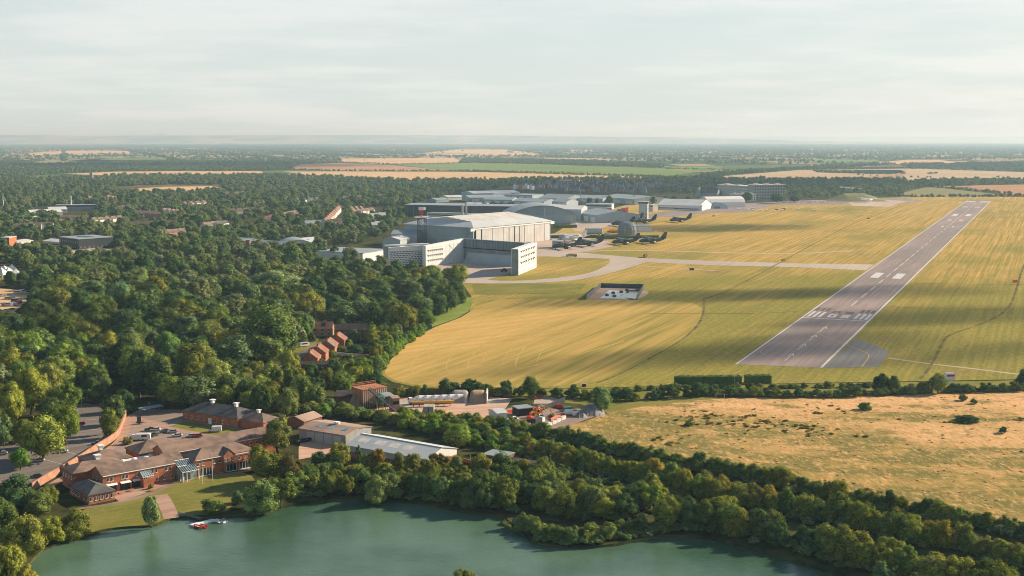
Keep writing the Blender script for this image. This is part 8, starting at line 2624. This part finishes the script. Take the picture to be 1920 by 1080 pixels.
for k in range(6):
    u = k/5; px, py = 1013+41*u, 806-19*u
    p = at(px,py); t = thing('concrete_block',('nearest','second','third','fourth','fifth','furthest')[k]+' of the pale concrete blocks edging the works compound','concrete block',(p.x,p.y,0),math.atan2(at(1054,787).y-at(1013,806).y,at(1054,787).x-at(1013,806).x))
    MB().box(-2.6,-.7,0,2.6,.7,1.5).build('body',M['block'],t)
    for x in (-1.2,1.2): MB().tube((x,-.1,1.45),(x,.1,1.75),.1,.1,5).build('lifting_eye',M['dark_steel'],t)
p = at(1066,778); t = thing('fuel_tank','white round fuel tank at the right of the orange pipes','tank',(p.x,p.y,0))
MB().rings([(-2,1.4,.3,.3),(-1.7,1.4,1.3,1.3),(1.7,1.4,1.3,1.3),(2,1.4,.3,.3)],12).build('shell',M['white'],t); MB().box(-1.2,-1,0,-.8,1,.6).box(.8,-1,0,1.2,1,.6).build('cradle',M['dark_steel'],t)
for px, py, m, lb in ((1074,777,'orange','orange skip beside the white fuel tank'),(1064,771,'green','green generator behind the white fuel tank'),(1079,780,'white','white water bowser nearest the gravel heap')):
    p = at(px,py); t = thing('site_plant',lb,'site equipment',(p.x,p.y,0),.3)
    MB().add([(-1.4,-.9,.4),(1.4,-.9,.4),(1.4,.9,.4),(-1.4,.9,.4),(-1.8,-1,2),(1.8,-1,2),(1.8,1,2),(-1.8,1,2)],[(3,2,1,0),(4,5,6,7),(0,1,5,4),(1,2,6,5),(2,3,7,6),(3,0,4,7)]).build('body',M[m],t)
    for x in (-1,1): MB().box(x-.15,-.8,0,x+.15,.8,.39).build('skid',M['dark_steel'],t)
p = at(1046,768); t = thing('palisade_fence','pale palisade fence with white notice behind the works compound','fence',(0,0,0))
fp = smooth_line(W([(1012,768),(1030,766),(1042,760),(1060,753)]),1)
for a, b2 in zip(fp[:-1],fp[1:]):
    d = b2-a; n = max(1,int(d.length/.55)); mb = MB()
    for k in range(n):
        q = a+d*((k+.5)/n); mb.box(q.x-.16,q.y-.05,0,q.x+.16,q.y+.05,2.4)
    mb.build('pale_panel',M['steel'],t)
q = at(1015,769); MB().box(q.x-1.6,q.y-.3,.6,q.x+1.6,q.y-.2,2.4).build('notice',M['white'],t)
# excavators
def excavator(label, px, py, rz, m, boom=.9):
    p = at(px,py); t = thing('excavator',label,'excavator',(p.x,p.y,.06),rz)
    for y in (-1.25,1.25):
        MB().sectx([(y-.3,.1),(y+.3,.1),(y+.3,.9),(y-.3,.9)],-1.9,1.9).tube((-1.9,y-.3,.5),(-1.9,y+.3,.5),.42,.42,10).tube((1.9,y-.3,.5),(1.9,y+.3,.5),.42,.42,10).build('track',M['black'],t)
    MB().box(-2.2,-1.3,1.0,1.4,1.3,2.2).box(-2.4,-1.2,2.205,-.6,1.2,2.6).build('body',m,t)
    cb = MB().section([(-.4,2.21),(1.3,2.21),(1.25,3.5),(.9,3.7),(-.4,3.7)],.25,1.3).build('cab',m,t); MB().section([(-.2,2.5),(1.36,2.5),(1.3,3.4),(-.2,3.4)],.22,1.34).build('window',M['glass'],cb)
    bm_ = MB()
    pts = [(1.3,-.3,2.0),(3.6,-.3,5.4),(6.2,-.3,4.6)]
    for q0, q1 in zip(pts[:-1],pts[1:]): bm_.tube(q0,q1,.34,.26,6)
    b_ = bm_.build('boom',m,t); MB().tube((6.2,-.3,4.6),(6.9,-.3,1.5),.28,.2,6).build('stick',m,b_)
    MB().add([(6.5,-.9,1.6),(7.3,-.9,1.4),(7.0,-.9,.3),(6.1,-.9,.6),(6.5,.3,1.6),(7.3,.3,1.4),(7.0,.3,.3),(6.1,.3,.6)],[(0,1,2,3),(7,6,5,4),(0,4,5,1),(2,6,7,3),(3,7,4,0)]).build('bucket',M['dark_steel'],t)
    return t
excavator('orange tracked excavator in the middle of the works compound',998,790,.9,M['orange'])
excavator('second orange excavator with its boom stretched right, behind the first',1006,783,-.2,M['yellow'])
lorry('dark blue tipper lorry in front of the orange excavators',1009,797,.9+math.pi,M['white'],M['dark_steel'],'box',7,'lorry','tipper_lorry')
p = at(1003,788); t = thing('tracked_dumper','small green tracked dumper beside the excavators','dumper',(p.x+1,p.y-1,.05),.5)
for y in (-.9,.9): MB().box(-1.4,y-.25,0,1.4,y+.25,.7).build('track',M['black'],t)
MB().box(-1.4,-.8,.71,-.2,.8,2.4).build('body',M['green'],t); MB().add([(-.1,-.7,.75),(1.2,-.7,.75),(1.2,.7,.75),(-.1,.7,.75),(-.2,-1,1.7),(1.8,-1,1.7),(1.8,1,1.7),(-.2,1,1.7)],[(3,2,1,0),(0,1,5,4),(1,2,6,5),(2,3,7,6),(3,0,4,7)]).build('skip',M['green'],t)
V('car','red','red car parked on the side road below the wheat field',1009,748,.3)
p = at(1350,748); t = thing('goal_frame','pale goal shaped frame at the hedge on the heath edge','frame',(p.x,p.y,0),.05)
for x in (-2,2): MB().tube((x,0,0),(x,0,2.4),.08,.08,5).build('post',M['white'],t)
MB().tube((-2,0,2.4),(2,0,2.4),.08,.08,5).build('crossbar',M['white'],t)
# trees of the suburb, kept off the houses and their fronts
SUB_KEEP = KEEP + [[(210,360),(220,350),(320,346),(420,347),(412,360),(232,365)], [(55,405),(58,388),(180,384),(185,404),(120,420),(100,405)]]
ROWS = [[(225,432),(240,420),(330,398),(345,402),(262,430)], [(380,436),(395,420),(540,400),(555,408),(470,428)], [(500,412),(560,392),(570,398),(520,418)], [(612,425),(632,394),(660,392),(640,425)],
        [(570,430),(580,420),(650,418),(650,428)], [(655,400),(660,388),(760,388),(762,402),(700,408)]]
pa, sa = scatter_poly([([(-300,505),(-300,346),(0,338),(170,336),(330,340),(600,336),(770,342),(880,345),(870,362),(765,384),(760,412),(715,446),(600,470),(480,478),(330,455),(120,470),(0,500)],0.8)], 14, (10,21), (0.55,0.88), 22, SUB_KEEP + ROWS)
hp = np.array(SUBH)
ok = np.ones(len(pa), bool)
for hx, hy in hp:
    dx, dy = pa[:,0]-hx*pa[:,1]/hy, pa[:,1]-hy
    ok &= ~((np.abs(dx) < 9) & (dy > -36) & (dy < 9))
pa, sa = pa[ok], sa[ok]
gn_scatter('suburban_trees', pa, sa, MIDP, 2, 'trees hiding most of the suburb on the left')
print('suburb', len(pa))
